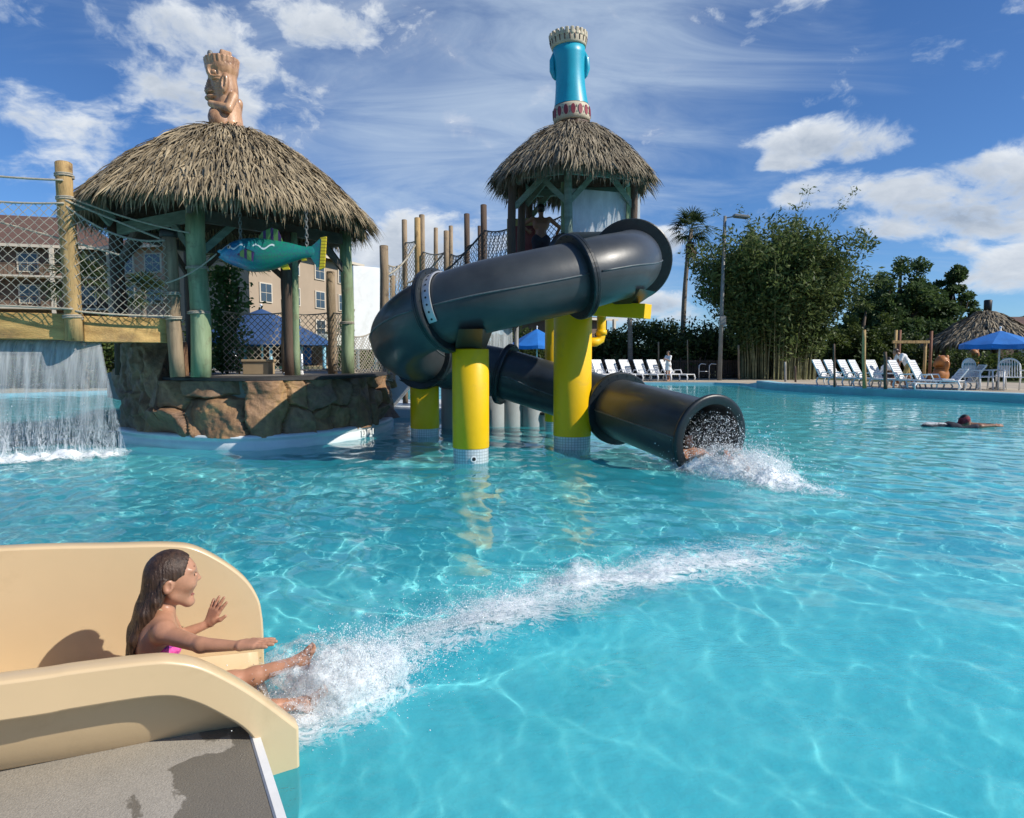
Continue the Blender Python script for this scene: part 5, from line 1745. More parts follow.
# cloudy clear wind screen
w0, w1 = at(563, 188, 13.85), at(640, 194, 14.2)
w0b, w1b = at(563, 262, 13.85), at(640, 262, 14.2)
o_ = Vector((TX, TY, 0))
sp = MB().slab([w0 - o_, w1 - o_, w1b - o_, w0b - o_], 0.02, (0.04, -1, 0)).build('screen_panel', M['acrylic'], tow)
for a, b in ((w0, w0b), (w1 - (w1 - w0) * 0.16, w1b - (w1b - w0b) * 0.16)):
    MB().bar(a - o_ + Vector((0, -0.05, 0.1)), b - o_ + Vector((0, -0.05, 0)), 0.09, 0.07, ch=0.006, up=(0, 1, 0)).build('screen_frame', M['post_green'], sp)
# rules boards on the rail
for (u0, u1, v0, v1, d, mm) in [(507, 540, 219, 272, 15.35, 'sign_yellow')]:
    a, b, c, d2 = at(u0, v0, d) - o_, at(u1, v0 - 1, d) - o_, at(u1, v1, d) - o_, at(u0, v1, d) - o_
    sg = MB().slab([a, b, c, d2], 0.03, (0, -1, 0)).build('rail_board', M['sign_yellow'], tow)
    MB().slab([a + (c - a) * 0.14 + Vector((0, -0.02, 0)), b + (d2 - b) * 0.14 + Vector((0, -0.02, 0)), c + (a - c) * 0.2 + Vector((0, -0.02, 0)), d2 + (b - d2) * 0.2 + Vector((0, -0.02, 0))], 0.01, (0, -1, 0)).build('board_panel', M['sign_red'], sg)

# turquoise totem on the tower roof
def totem():
    o = thing('totem_figure', 'turquoise totem with a white crown on the tower roof', 'totem', (TX - 0.02, TY, RZ - 0.14))
    o.rotation_euler = (R(0), R(-3), R(0))
    MB().lathe([(0.0, 0.0), (0.31, 0.0), (0.345, 0.05), (0.35, 0.20), (0.33, 0.22)], 40).build('base', M['totem_base'], o)
    mb = MB().lathe([(0.33, 0.21), (0.375, 0.22), (0.385, 0.30), (0.378, 0.50), (0.35, 0.545), (0.30, 0.55)], 48)
    for q in range(16):
        a = 2 * PI * q / 16
        c = Vector((math.cos(a) * 0.381, math.sin(a) * 0.381, 0.385))
        T = Vector((-math.sin(a), math.cos(a), 0))
        nrm = Vector((math.cos(a), math.sin(a), 0))
        pts = [c + nrm * 0.006 + T * (0.046 * math.cos(b)) + Vector((0, 0, 0.10 * math.sin(b))) for b in np.linspace(0, 2 * PI, 15)[:-1]]
        mb.slab(pts, 0.012, nrm, 1)
        c2_ = Vector((math.cos(a + PI / 16) * 0.381, math.sin(a + PI / 16) * 0.381, 0.40)) + nrm * 0.004
        for zz in (0.33, 0.44):
            T2 = Vector((-math.sin(a + PI / 16), math.cos(a + PI / 16), 0))
            n2 = Vector((math.cos(a + PI / 16), math.sin(a + PI / 16), 0))
            cc = Vector((c2_.x, c2_.y, zz + 0.0))
            mb.slab([cc - T2 * 0.014 - Vector((0, 0, 0.018)), cc + T2 * 0.014 - Vector((0, 0, 0.018)), cc + Vector((0, 0, 0.024))], 0.008, n2, 2)
    mb.build('patterned_band', [M['totem_white'], M['totem_red'], M['frame_green']], o)
    prof = [(0.355, 0.55), (0.345, 0.60), (0.325, 0.75), (0.305, 0.95), (0.30, 1.15), (0.31, 1.35), (0.325, 1.55), (0.335, 1.70), (0.30, 1.71)]
    MB().lathe(prof, 40).build('trunk', M['totem_blue'], o)
    for s in (-1, 1):
        e = MB().tube([(s * 0.31, -0.02, 1.62), (s * 0.355, -0.02, 1.48), (s * 0.36, -0.01, 1.28), (s * 0.325, 0, 1.16), (s * 0.30, 0, 1.10)], [0.03, 0.055, 0.06, 0.045, 0.02], 10)
        e.build('ear', M['totem_blue'], o)
    mb = MB().lathe([(0.30, 1.70), (0.352, 1.705), (0.362, 1.74), (0.385, 1.90), (0.375, 1.93), (0.33, 1.93), (0.31, 1.80), (0.0, 1.78)], 44)
    for q in range(22):
        a = 2 * PI * q / 22
        c = Vector((math.cos(a) * 0.365, math.sin(a) * 0.365, 1.92))
        mb.box(c, (0.065, 0.075, 0.14), Euler((0, 0.10, a)), 0, ch=0.02)
        T = Vector((math.cos(a + PI / 22), math.sin(a + PI / 22), 0))
        mb.tube([T * 0.36 + Vector((0, 0, 1.755)), T * 0.384 + Vector((0, 0, 1.86))], 0.012, 5, 1)
    mb.build('crown', [M['totem_white'], M['totem_base']], o)
    return o
totem()

# ------------------------------------------------------------------ posts and nets of the climbing walkway behind the slide
POSTS = [(384, 246, 360, 17.0, 0.115, 'thick weathered post between the hut and the slide bend'), (392.5, 276, 360, 17.6, 0.07, 'short thin post behind the slide bend'),
         (404.5, 220, 330, 18.5, 0.075, 'weathered post, leftmost of the tall ones above the tube'), (417.5, 218, 330, 18.0, 0.085, 'lighter post of a close pair above the tube'), (422, 215, 330, 19.2, 0.085, 'darker taller post of a close pair above the tube'),
         (436, 228, 330, 19.5, 0.065, 'thin post between two close pairs above the tube'), (446.5, 231, 320, 18.2, 0.075, 'shorter post of the second close pair above the tube'), (451, 226, 320, 19.6, 0.065, 'taller post of the second close pair above the tube'),
         (467, 214, 320, 17.6, 0.075, 'dark tall post standing clear above the tube'), (479.5, 226, 310, 18.6, 0.05, 'thin dark post beside the tallest dark post'), (483.8, 205, 310, 17.0, 0.085, 'tallest dark post, next to the tower')]
for i, (u_, v_, vb, d_, r_, lab) in enumerate(POSTS):
    a, b = at(u_, vb, d_), at(u_ - 0.2, v_, d_)
    o = pole('walkway_post', (a.x, a.y, 0.1), b, r_, M['post_dark' if i >= 8 else ('post_tan' if i in (3,) else 'post_grey')])
    tag(o, lab, 'post', 'tall posts of the net walkway')
# deck they stand on, out of sight behind the tube
tag(MB().prism([(-3.6, 16.6), (-2.4, 16.4), (-0.4, 16.4), (1.9, 15.2), (2.0, 19.9), (-3.6, 20.2)], -1.3, 0.22).build('walkway_plinth', M['kerb']), kind='structure')
def span(u0, d0, t0, b0, u1, d1, t1, b1, sag, m, label, cell=0.13, r=0.008):
    A, B, Cc, D = at(u0, t0, d0), at(u1, t1, d1), at(u0, b0, d0), at(u1, b1, d1)
    o = thing('walkway_net', label, 'net', A, group='nets of the walkway behind the slide')
    T = rope_curve(A - A, B - A, sag); Bt = rope_curve(Cc - A, D - A, 0.0)
    dd = B - A
    L = math.hypot(dd.x, dd.y)
    net('net', T, Bt, cell, r, m, o, 0.02, (dd.y / L, -dd.x / L, 0))
    MB().tube(T, 0.018, 6).build('border_rope', m, o)
    mid = [(T[i] + Bt[i]) / 2 for i in range(len(T))]
    MB().tube(mid, 0.012, 5).build('middle_rope', m, o)
span(384, 17.0, 262, 350, 404, 18.5, 262, 345, 0.12, M['rope'], 'net panel between the thick post and the leftmost tall post')
span(404.5, 18.5, 242, 330, 417.5, 18.0, 240, 330, 0.04, M['rope'], 'narrow net panel left of the close post pair')
span(422, 19.2, 251, 320, 446, 18.2, 252, 320, 0.08, M['rope'], 'net panel between the two close post pairs')
span(451, 19.6, 254, 310, 467, 17.6, 250, 310, 0.10, M['rope_dark'], 'net panel left of the dark clear-standing post')
span(467, 17.6, 246, 300, 483, 17.0, 230, 300, 0.10, M['rope_dark'], 'net panel rising to the tallest dark post')
span(484, 17.0, 230, 290, 508, 15.4, 229, 290, 0.05, M['rope_dark'], 'dark net panel between the tallest post and the tower')
span(536, 15.4, 222, 270, 562, 15.2, 216, 270, 0.05, M['rope_dark'], 'dark net panel behind the lifeguard')
for k_, (a, b) in enumerate([((384, 276, 17.0), (417, 242, 18.0)), ((404, 284, 18.5), (446, 250, 18.2)), ((417, 290, 18.0), (483, 232, 17.0))]):
    tag(MB().tube(rope_curve(at(*a), at(*b), 0.16), 0.022, 6).build('hand_line', M['rope_dark' if k_ == 2 else 'rope_bright']), ['pale slack rope from the thick post up to the close pair', 'pale slack rope rising through the first net panels', 'dark slack rope rising to the tallest dark post'][k_], 'rope')

# white screen board behind the nets
ws = thing('screen_board', 'bright white board standing behind the net beside the hut', 'board', (at(367, 300, 21).x, 21, 0.1), R(38))
MB().box((0, 0, 2.85), (0.90, 0.06, 2.5), ch=0.01).build('panel', M['white_paint'], ws)
for s in (-0.3, 0.3):
    MB().tube([(s, 0.07, 0), (s, 0.07, 4.0)], 0.05, 8).build('leg', M['alu'], ws)
# white stair flight under the slide bend
sw = thing('stairway', 'white stairway with rails under the left bend of the tube', 'stairs', (at(404, 400, 16.6).x, 16.6, 0.2))
mb = MB()
for i in range(9):
    mb.box((-0.55 + i * 0.16, 0.35, 0.12 + i * 0.19), (0.20, 0.8, 0.05))
mb.build('tread', M['white_paint'], sw)['kind'] = 'stuff'
for y in (-0.08, 0.78):
    MB().slab([(-0.75, y, -0.1), (-0.45, y, -0.1), (0.95, y, 1.55), (0.95, y, 1.85), (0.75, y, 1.85), (-0.75, y, 0.2)], 0.05, (0, 1, 0)).build('stringer', M['white_paint'], sw)
    MB().tube([(-0.75, y, 0), (-0.75, y, 1.0), (0.9, y, 2.75), (0.9, y, 1.7)], 0.022, 8).build('handrail', M['alu'], sw)
for x in (-0.3, 0.1, 0.5):
    MB().tube([(x, -0.08, (x + 0.75) * 1.05 + 0.1), (x, -0.08, (x + 0.75) * 1.06 + 1.0)], 0.016, 6).build('baluster', M['alu'], sw)
# small cascade behind the slide
ca, cb_ = at(476, 319, 17.0), at(511, 317, 17.4)
tag(waterfall('spray_curtain', ca, cb_, at(490, 317, 17).z, 0.0, 0.25, M['curtain'], 40, 40, seed=11, thick=0.04), 'small curtain of water pouring behind the front yellow column', 'waterfall')
tr = thing('overflow_trough', 'grey trough the small curtain of water pours from', 'trough', (ca.x + 0.45, 17.35, 0.1))
MB().box((0, 0, ca.z - 0.20), (1.25, 0.4, 0.12), ch=0.01).box((0, 0.18, ca.z - 0.08), (1.25, 0.05, 0.22)).box((-0.6, 0, ca.z - 0.08), (0.05, 0.4, 0.22)).box((0.6, 0, ca.z - 0.08), (0.05, 0.4, 0.22)).build('basin', M['steel_grey'], tr)
for s in (-0.55, 0.55):
    MB().tube([(s, 0.1, 0), (s, 0.1, ca.z - 0.26)], 0.06, 8).build('leg', M['steel_grey'], tr)
# ------------------------------------------------------------------ the small beige slide in front
AX = Vector((0.88, 0.47, 0)).normalized()
LF = Vector((-AX.y, AX.x, 0))
SE = Vector((-0.96, 2.80, 0))
def on_wall(u, v, q):
    """(distance along the flume, height) where a picture point meets the upright plane at offset q"""
    d = at(u, v, 1.0) - Vector((0, 0, CAM_H))
    o = Vector((0, 0, CAM_H)) - (SE + LF * q)
    t = -o.dot(LF) / d.dot(LF)
    h = Vector((0, 0, CAM_H)) + d * t
    return (h - SE).dot(AX), h.z
def loc_(s, q, z):
    return AX * s + LF * q + Vector((0, 0, z))
bs = thing('kiddie_slide', 'beige open flume slide at the concrete edge in the foreground', 'slide', SE)
def smooth_curve(pts, n):
    return [tuple(p) for p in spline(pts, n)]
QO, QI = -0.46, -0.375
top_o = [on_wall(u, v, QO) for u, v in [(0, 682), (73, 671.5), (146, 662.5), (175, 662), (204, 668), (240, 686), (270, 706), (299, 728)]]
low_o = [on_wall(u, v, QO) for u, v in [(0, 723), (73, 710.6), (157, 698), (189.5, 702), (219, 715), (246, 732), (259, 753), (262, 784)]]
back = -2.8
top_c = [(back, top_o[0][1] + 0.14), ((back + top_o[0][0]) / 2, top_o[0][1] + 0.07)] + top_o
low_c = [(back, low_o[0][1] + 0.16), ((back + low_o[0][0]) / 2, low_o[0][1] + 0.08)] + low_o
TC = smooth_curve(top_c, 60)
endx = top_o[-1][0]
LC = smooth_curve(low_c, 50)
LC = LC + [(LC[-1][0], -0.35)]
outline = TC + [(endx, TC[-1][1] - 0.05), (endx, -0.35)] + LC[::-1]
def wall_slab(name, outline, q0, q1, m, ch=0.010):
    n = len(outline)
    # inset edge ring so that the rim has a soft rolled edge
    P = np.array(outline)
    d0 = P - np.roll(P, 1, 0); d1 = np.roll(P, -1, 0) - P
    d0 /= np.linalg.norm(d0, axis=1)[:, None] + 1e-9; d1 /= np.linalg.norm(d1, axis=1)[:, None] + 1e-9
    nn = np.stack([(d0 + d1)[:, 1], -(d0 + d1)[:, 0]], 1); nn /= np.linalg.norm(nn, axis=1)[:, None] + 1e-9
    area = 0.5 * np.sum(P[:, 0] * np.roll(P[:, 1], -1) - np.roll(P[:, 0], -1) * P[:, 1])
    if area > 0: nn = -nn
    I = P + nn * ch
    rings = [(I, q0), (P + nn * ch * 0.3, q0 + (q1 - q0) * 0.03 + ch * 0.25), (P, q0 + ch), (P, q1 - ch), (P + nn * ch * 0.3, q1 - ch * 0.3), (I, q1)]
    V, Fs = [], []
    for ring_, q in rings:
        V += [loc_(s, q, z) for s, z in ring_]
    for k in range(len(rings) - 1):
        for i in range(n):
            j = (i + 1) % n
            Fs.append((k * n + i, k * n + j, (k + 1) * n + j, (k + 1) * n + i))
    mb = MB().add(V, Fs, 0, True)
    mb.f.append(tuple(range(n))); mb.m.append(0); mb.s.append(False)
    mb.f.append(tuple((len(rings) - 1) * n + i for i in reversed(range(n)))); mb.m.append(0); mb.s.append(False)
    o = mb.build(name, m, bs)
    md = o.modifiers.new('es', 'EDGE_SPLIT'); md.split_angle = R(38)
    return o
near_wall = wall_slab('near_side_wall', outline, QO, QI, M['slide_beige'])
FI, FO = 0.40, 0.475
top_f = [on_wall(u, v, FI) for u, v in [(0, 549), (109, 546), (170, 545), (197, 549), (226, 564), (247, 581), (259, 600), (263, 620)]]
top_f = [(back, top_f[0][1] + 0.10), ((back + top_f[0][0]) / 2, top_f[0][1] + 0.05)] + top_f
TF = smooth_curve(top_f, 60)
def zf(s):
    return 0.045 - 0.10 * s
outf = TF + [(TF[-1][0] + 0.002, TF[-1][1] - 0.06), (TF[-1][0] + 0.002, -0.3)] + [(s, zf(s) - 0.16) for s in np.linspace(-0.05, back, 12)]
wall_slab('far_side_wall', outf, FI, FO, M['slide_beige'])
# flume bed with rounded corners
V, Fs = [], []
qs = np.linspace(QI + 0.004, FI - 0.001, 41)
ss = np.linspace(back, -0.06, 60)
qm, qh = (QI + FI) / 2, (FI - QI) / 2
tcs = np.array([p[0] for p in TC]); tcz = np.array([p[1] for p in TC])
def bed_z(s, q):
    e = (q - qm) / qh
    if e < 0:
        return zf(s) + (np.interp(s, tcs, tcz) - 0.02 - zf(s)) * abs(e) ** 5.0
    return zf(s) + 0.06 * max(0, e - 0.75) ** 2 / 0.25 ** 2
for s in ss:
    P = np.array([(q, bed_z(s, q)) for q in qs])
    T = np.gradient(P, axis=0); T /= np.linalg.norm(T, axis=1)[:, None]
    for q, z in P:
        V.append(loc_(s, q, z))
    for (q, z), (tq, tz) in zip(P, T):
        V.append(loc_(s, q + tz * 0.035, z - tq * 0.035) if z - tq * 0.035 > -1 else loc_(s, q, z - 0.04))
nq = len(qs)
for i in range(len(ss) - 1):
    for j in range(nq - 1):
        a, b = i * 2 * nq + j, (i + 1) * 2 * nq + j
        Fs.append((a, b, b + 1, a + 1)); Fs.append((a + nq, a + nq + 1, b + nq + 1, b + nq))
i = (len(ss) - 1) * 2 * nq
for j in range(nq - 1):
    Fs.append((i + j, i + j + nq, i + j + 1 + nq, i + j + 1))
np_mesh('flume_bed', [tuple(v) for v in V], Fs, M['slide_beige'], bs, smooth=True)
# a little water running over the bed
def bed_water():
    g = np.random.default_rng(2)
    n = 900
    s = g.uniform(-0.42, -0.07, n) ; q = g.uniform(-0.22, 0.25, n)
    P = np.array([tuple(SE + loc_(a, b, bed_z(a, b) + 0.006)) for a, b in zip(s, q)])
    return droplets('slide_water', P, g.uniform(0.002, 0.006, n))
tag(bed_water(), 'drops of water running over the bed of the beige slide', 'water drops', kind='stuff')

# ------------------------------------------------------------------ people
def hand_prims(w, d, nrm, thumb, sc, spread=0.22, curl=0.15):
    """wrist w, finger direction d, back-of-hand normal nrm, thumb side; sc = hand length"""
    w, d, nrm, th = Vector(w), Vector(d).normalized(), Vector(nrm).normalized(), Vector(thumb).normalized()
    th = (th - d * th.dot(d)).normalized()
    nrm = d.cross(th) if d.cross(th).dot(nrm) > 0 else th.cross(d)
    P = []
    r = sc * 0.075
    k = 0.006
    base = w + d * sc * 0.08
    # palm: a fan of metacarpals
    for q, (off, L) in enumerate([(0.18, 0.44), (0.06, 0.47), (-0.06, 0.45), (-0.17, 0.41)]):
        kn = w + d * sc * L + th * sc * off * 1.05
        P.append(cone(w + d * sc * 0.04 + th * sc * off * 0.55, kn, r * 1.35, r * 1.10, 0.010))
        fl = [0.42, 0.47, 0.44, 0.34][q] * sc
        fd = (d + th * (off * spread / 0.18) * 1.0).normalized()
        p0 = kn
        for sg in range(3):
            cd = (fd - nrm * curl * (sg + 0.4)).normalized()
            p1 = p0 + cd * fl * (0.44, 0.31, 0.25)[sg]
            P.append(cone(p0, p1, r * (0.92, 0.82, 0.74)[sg], r * (0.82, 0.74, 0.62)[sg], 0.003))
            p0 = p1
    t0 = w + d * sc * 0.14 + th * sc * 0.16
    t1 = t0 + (d * 0.55 + th * 0.8 - nrm * 0.15).normalized() * sc * 0.24
    t2 = t1 + (d * 0.8 + th * 0.5 - nrm * 0.2).normalized() * sc * 0.20
    P += [cone(w + d * sc * 0.06 + th * sc * 0.06, t0, r * 1.4, r * 1.25, 0.010), cone(t0, t1, r * 1.2, r * 0.95, 0.006), cone(t1, t2, r * 0.95, r * 0.7, 0.004)]
    return P

# the girl on the slide: local x along the slide, y to her left, z up
gp = SE + AX * (-0.47)
girl = thing('person', 'girl in a pink bikini top with long wet hair riding the beige slide', 'person', (gp.x - AX.x * 0.030, gp.y - AX.y * 0.030, -0.022), math.atan2(AX.y, AX.x))
hx, hz = 0.0, 0.0
G = []
G += [ell((0, 0, 0.205), (0.105, 0.125, 0.105), k=0.04), ell((0.010, 0, 0.31), (0.068, 0.095, 0.11), k=0.04), ell((0.033, 0, 0.42), (0.074, 0.114, 0.112), k=0.05)]
for s in (-1, 1):
    G += [cone((0.045, s * 0.03, 0.515), (0.05, s * 0.125, 0.498), 0.042, 0.044, 0.03)]
    G += [ell((0.0, s * 0.065, 0.45), (0.042, 0.05, 0.07), (0, 0.2, 0), k=0.05)]          # shoulder blade
G += [cone((0.04, 0, 0.50), (0.072, 0, 0.60), 0.040, 0.036, 0.025)]
# head
G += [ell((0.082, 0, 0.680), (0.084, 0.073, 0.086), k=0.02), ell((0.112, 0, 0.645), (0.062, 0.058, 0.080), (0, 0.08, 0), k=0.03)]
G += [ell((0.142, 0, 0.556), (0.021, 0.024, 0.016), k=0.022), cone((0.085, 0.044, 0.602), (0.136, 0.012, 0.558), 0.018, 0.014, 0.022), cone((0.085, -0.044, 0.602), (0.136, -0.012, 0.558), 0.018, 0.014, 0.022), ell((0.09, 0, 0.592), (0.042, 0.038, 0.025), k=0.02)]
G += [cone((0.166, 0, 0.668), (0.181, 0, 0.645), 0.0065, 0.0085, 0.010), ell((0.171, 0.009, 0.642), (0.008, 0.006, 0.006), k=0.006), ell((0.171, -0.009, 0.642), (0.008, 0.006, 0.006), k=0.006)]
G += [ell((0.142, 0.036, 0.636), (0.024, 0.018, 0.020), k=0.018), ell((0.142, -0.036, 0.636), (0.024, 0.018, 0.020), k=0.018)]
G += [ell((0.154, 0.028, 0.692), (0.011, 0.024, 0.006), k=0.018), ell((0.154, -0.028, 0.692), (0.011, 0.024, 0.006), k=0.018)]
G += [ell((0.160, 0, 0.623), (0.012, 0.021, 0.006), k=0.006), ell((0.148, 0, 0.574), (0.012, 0.019, 0.007), k=0.006)]
G += [ell((0.178, 0, 0.601), (0.027, 0.024, 0.0125), (0, 0.16, 0), k=0.004, sub=True)]
for s in (-1, 1):
    G += [ell((0.170, s * 0.031, 0.670), (0.010, 0.015, 0.0075), k=0.004, sub=True)]
    G += [ell((0.068, s * 0.074, 0.648), (0.020, 0.011, 0.029), (0, 0.25, 0), k=0.006), ell((0.072, s * 0.086, 0.650), (0.010, 0.008, 0.017), (0, 0.25, 0), k=0.004, sub=True)]
# right arm, stretched level towards the near wall
sh, el_, wr = (0.05, -0.135, 0.492), (0.165, -0.275, 0.478), (0.285, -0.355, 0.482)
G += [cone(sh, el_, 0.036, 0.026, 0.02), cone(el_, wr, 0.028, 0.0165, 0.012)]
G += hand_prims(wr, (0.80, -0.30, 0.05), (0, 0, 1), (0.3, 0.9, 0), 0.135, 0.16, 0.05)
# left arm bent, open palm raised
sh, el_, wr = (0.05, 0.135, 0.492), (0.105, 0.235, 0.335), (0.225, 0.225, 0.370)
G += [cone(sh, el_, 0.036, 0.026, 0.02), cone(el_, wr, 0.027, 0.0165, 0.012)]
G += hand_prims(wr, (0.42, 0.06, 0.86), (-0.9, 0, 0.4), (0.5, -0.75, -0.1), 0.130, 0.30, 0.05)
# legs
for s, kn, an, toe in ((1, (0.29, 0.065, 0.165), (0.560, 0.03, 0.212), (0.612, 0.02, 0.255)), (-1, (0.29, -0.085, 0.115), (0.550, -0.10, 0.085), (0.632, -0.105, 0.110))):
    hp_ = (0.03, s * 0.07, 0.165)
    G += [cone(hp_, kn, 0.068, 0.041, 0.04), cone(kn, tuple(np.array(kn) * 0.65 + np.array(an) * 0.35 - np.array([0, 0, 0.007])), 0.037, 0.036, 0.03), cone(tuple(np.array(kn) * 0.65 + np.array(an) * 0.35 - np.array([0, 0, 0.007])), an, 0.036, 0.022, 0.02)]
    heel = (an[0] + 0.022, an[1], an[2] - 0.022)
    G += [ell(heel, (0.024, 0.021, 0.023), k=0.015), cone(an, toe, 0.023, 0.017, 0.02), cone(heel, toe, 0.019, 0.016, 0.02)]
    for q in range(5):
        y = toe[1] + s * (q - 2) * 0.0115
        G += [cone((toe[0] - 0.005, y, toe[2] - 0.002), (toe[0] + 0.010, y, toe[2] + 0.020 - abs(q - 1) * 0.002), 0.0095, 0.0065, 0.004)]
sdf_mesh('body', G, 0.0036, M['skin'], girl)
for s in (-1, 1):
    e_ = MB().ball((0.1520, s * 0.031, 0.670), (0.0125, 0.0125, 0.010)).build('eye', M['eye'], girl)
    MB().ball((0.1600, s * 0.0330, 0.670), (0.0055, 0.0070, 0.0070)).build('iris', M['iris'], e_)
    MB().tube([(0.160, s * 0.016, 0.675), (0.166, s * 0.030, 0.679), (0.150, s * 0.046, 0.672)], [0.0018, 0.0026, 0.0016], 6).build('eyelash', M['iris'], e_)
    MB().tube([(0.1655, s * 0.014, 0.698), (0.1635, s * 0.030, 0.703), (0.147, s * 0.050, 0.697)], [0.0016, 0.0026, 0.0012], 6).build('eyebrow', M['hair'], girl)
MB().tube([(0.146, -0.023, 0.601), (0.159, -0.015, 0.615), (0.1690, 0, 0.618), (0.159, 0.015, 0.615), (0.146, 0.023, 0.601), (0.150, 0.014, 0.586), (0.159, 0, 0.583), (0.150, -0.014, 0.586), (0.146, -0.023, 0.601)], 0.0040, 7).build('lips', M['lips'], girl)
MB().ball((0.128, 0, 0.598), (0.016, 0.014, 0.014)).build('mouth', M['totem_red'], girl)
MB().box((0.150, 0, 0.612), (0.006, 0.020, 0.006), ch=0.002).build('teeth', M['white_plastic'], girl)
H = [ell((0.080, 0, 0.684), (0.090, 0.081, 0.088), k=0.02), ell((0.034, 0, 0.635), (0.046, 0.076, 0.09), k=0.03), ell((-0.006, 0, 0.55), (0.034, 0.074, 0.12), (0, 0.2, 0), k=0.03), ell((-0.044, 0.005, 0.44), (0.022, 0.064, 0.15), (0, 0.12, 0), k=0.02), ell((-0.058, 0.01, 0.345), (0.02, 0.055, 0.10), (0, 0.06, 0), k=0.015)]
for q in range(9):
    y = -0.075 + q * 0.0185
    H += chain([(0.022 + 0.006 * math.sin(q * 2.1), y, 0.615), (-0.012 + 0.006 * math.sin(q * 2.1), y, 0.555), (-0.050, y * 0.95, 0.46), (-0.066, y * 0.86 + 0.004 * math.sin(q * 5), 0.345), (-0.075, y * 0.75, 0.27 + 0.02 * math.sin(q * 3.7))], [0.012, 0.017, 0.016, 0.011, 0.003], 0.022)
H += chain([(0.055, -0.084, 0.665), (0.028, -0.086, 0.60), (-0.005, -0.078, 0.52)], [0.012, 0.016, 0.012], 0.012)
H += chain([(0.055, 0.084, 0.665), (0.028, 0.086, 0.60), (-0.005, 0.078, 0.52)], [0.012, 0.016, 0.012], 0.012)
def hair_post(f, X, Y, Z):
    # face opening: in front of a line running from the forehead down behind the cheek
    face = np.sqrt(((X - 0.195) / 0.098) ** 2 + (Y / 0.12) ** 2 + ((Z - 0.635) / 0.118) ** 2) - 1
    f = np.maximum(f, -face * 0.08)
    ear = np.sqrt(((X - 0.078) / 0.032) ** 2 + ((np.abs(Y) - 0.088) / 0.03) ** 2 + ((Z - 0.640) / 0.036) ** 2) - 1
    f = np.maximum(f, -ear * 0.025)
    low = np.sqrt(((X - 0.145) / 0.085) ** 2 + (Y / 0.17) ** 2 + ((Z - 0.605) / 0.090) ** 2) - 1
    f = np.maximum(f, -low * 0.07)
    low = np.sqrt(((X - 0.13) / 0.085) ** 2 + (Y / 0.16) ** 2 + ((Z - 0.57) / 0.085) ** 2) - 1
    f = np.maximum(f, -low * 0.07)
    an = np.arctan2(Y, X - 0.05)
    return f + 0.0009 * np.sin(an * 46 + 3 * np.sin(Z * 11) + X * 30) + 0.0007 * np.sin(an * 90 + Z * 22)
sdf_mesh('hair', H, 0.0036, M['hair'], girl, post=hair_post)
BK = [ell((0.033, 0, 0.42), (0.081, 0.121, 0.119), k=0.01), ell((0.075, 0.045, 0.405), (0.03, 0.04, 0.035), k=0.02), ell((0.075, -0.045, 0.405), (0.03, 0.04, 0.035), k=0.02)]
sdf_mesh('bikini_top', BK, 0.005, M['pink'], girl, post=lambda f, X, Y, Z: np.maximum(f, np.maximum(0.376 - Z, Z - 0.392 - 0.045 * np.clip((X + 0.02) / 0.08, 0, 1))))
MB().tube([(0.085, -0.04, 0.43), (0.080, -0.05, 0.50), (0.045, -0.052, 0.553), (0.012, -0.02, 0.566), (0.012, 0.02, 0.566), (0.045, 0.052, 0.553), (0.080, 0.05, 0.50), (0.085, 0.04, 0.43)], 0.004, 6).build('neck_string', M['cardboard'], girl)
BB = [ell((0, 0, 0.205), (0.112, 0.132, 0.112), k=0.01), cone((0.03, 0.07, 0.185), (0.10, 0.07, 0.20), 0.082, 0.078, 0.02), cone((0.03, -0.07, 0.185), (0.10, -0.07, 0.19), 0.082, 0.078, 0.02)]
sdf_mesh('bikini_bottom', BB, 0.006, M['pink'], girl, post=lambda f, X, Y, Z: np.maximum(np.maximum(f, Z - 0.245), X - 0.055))

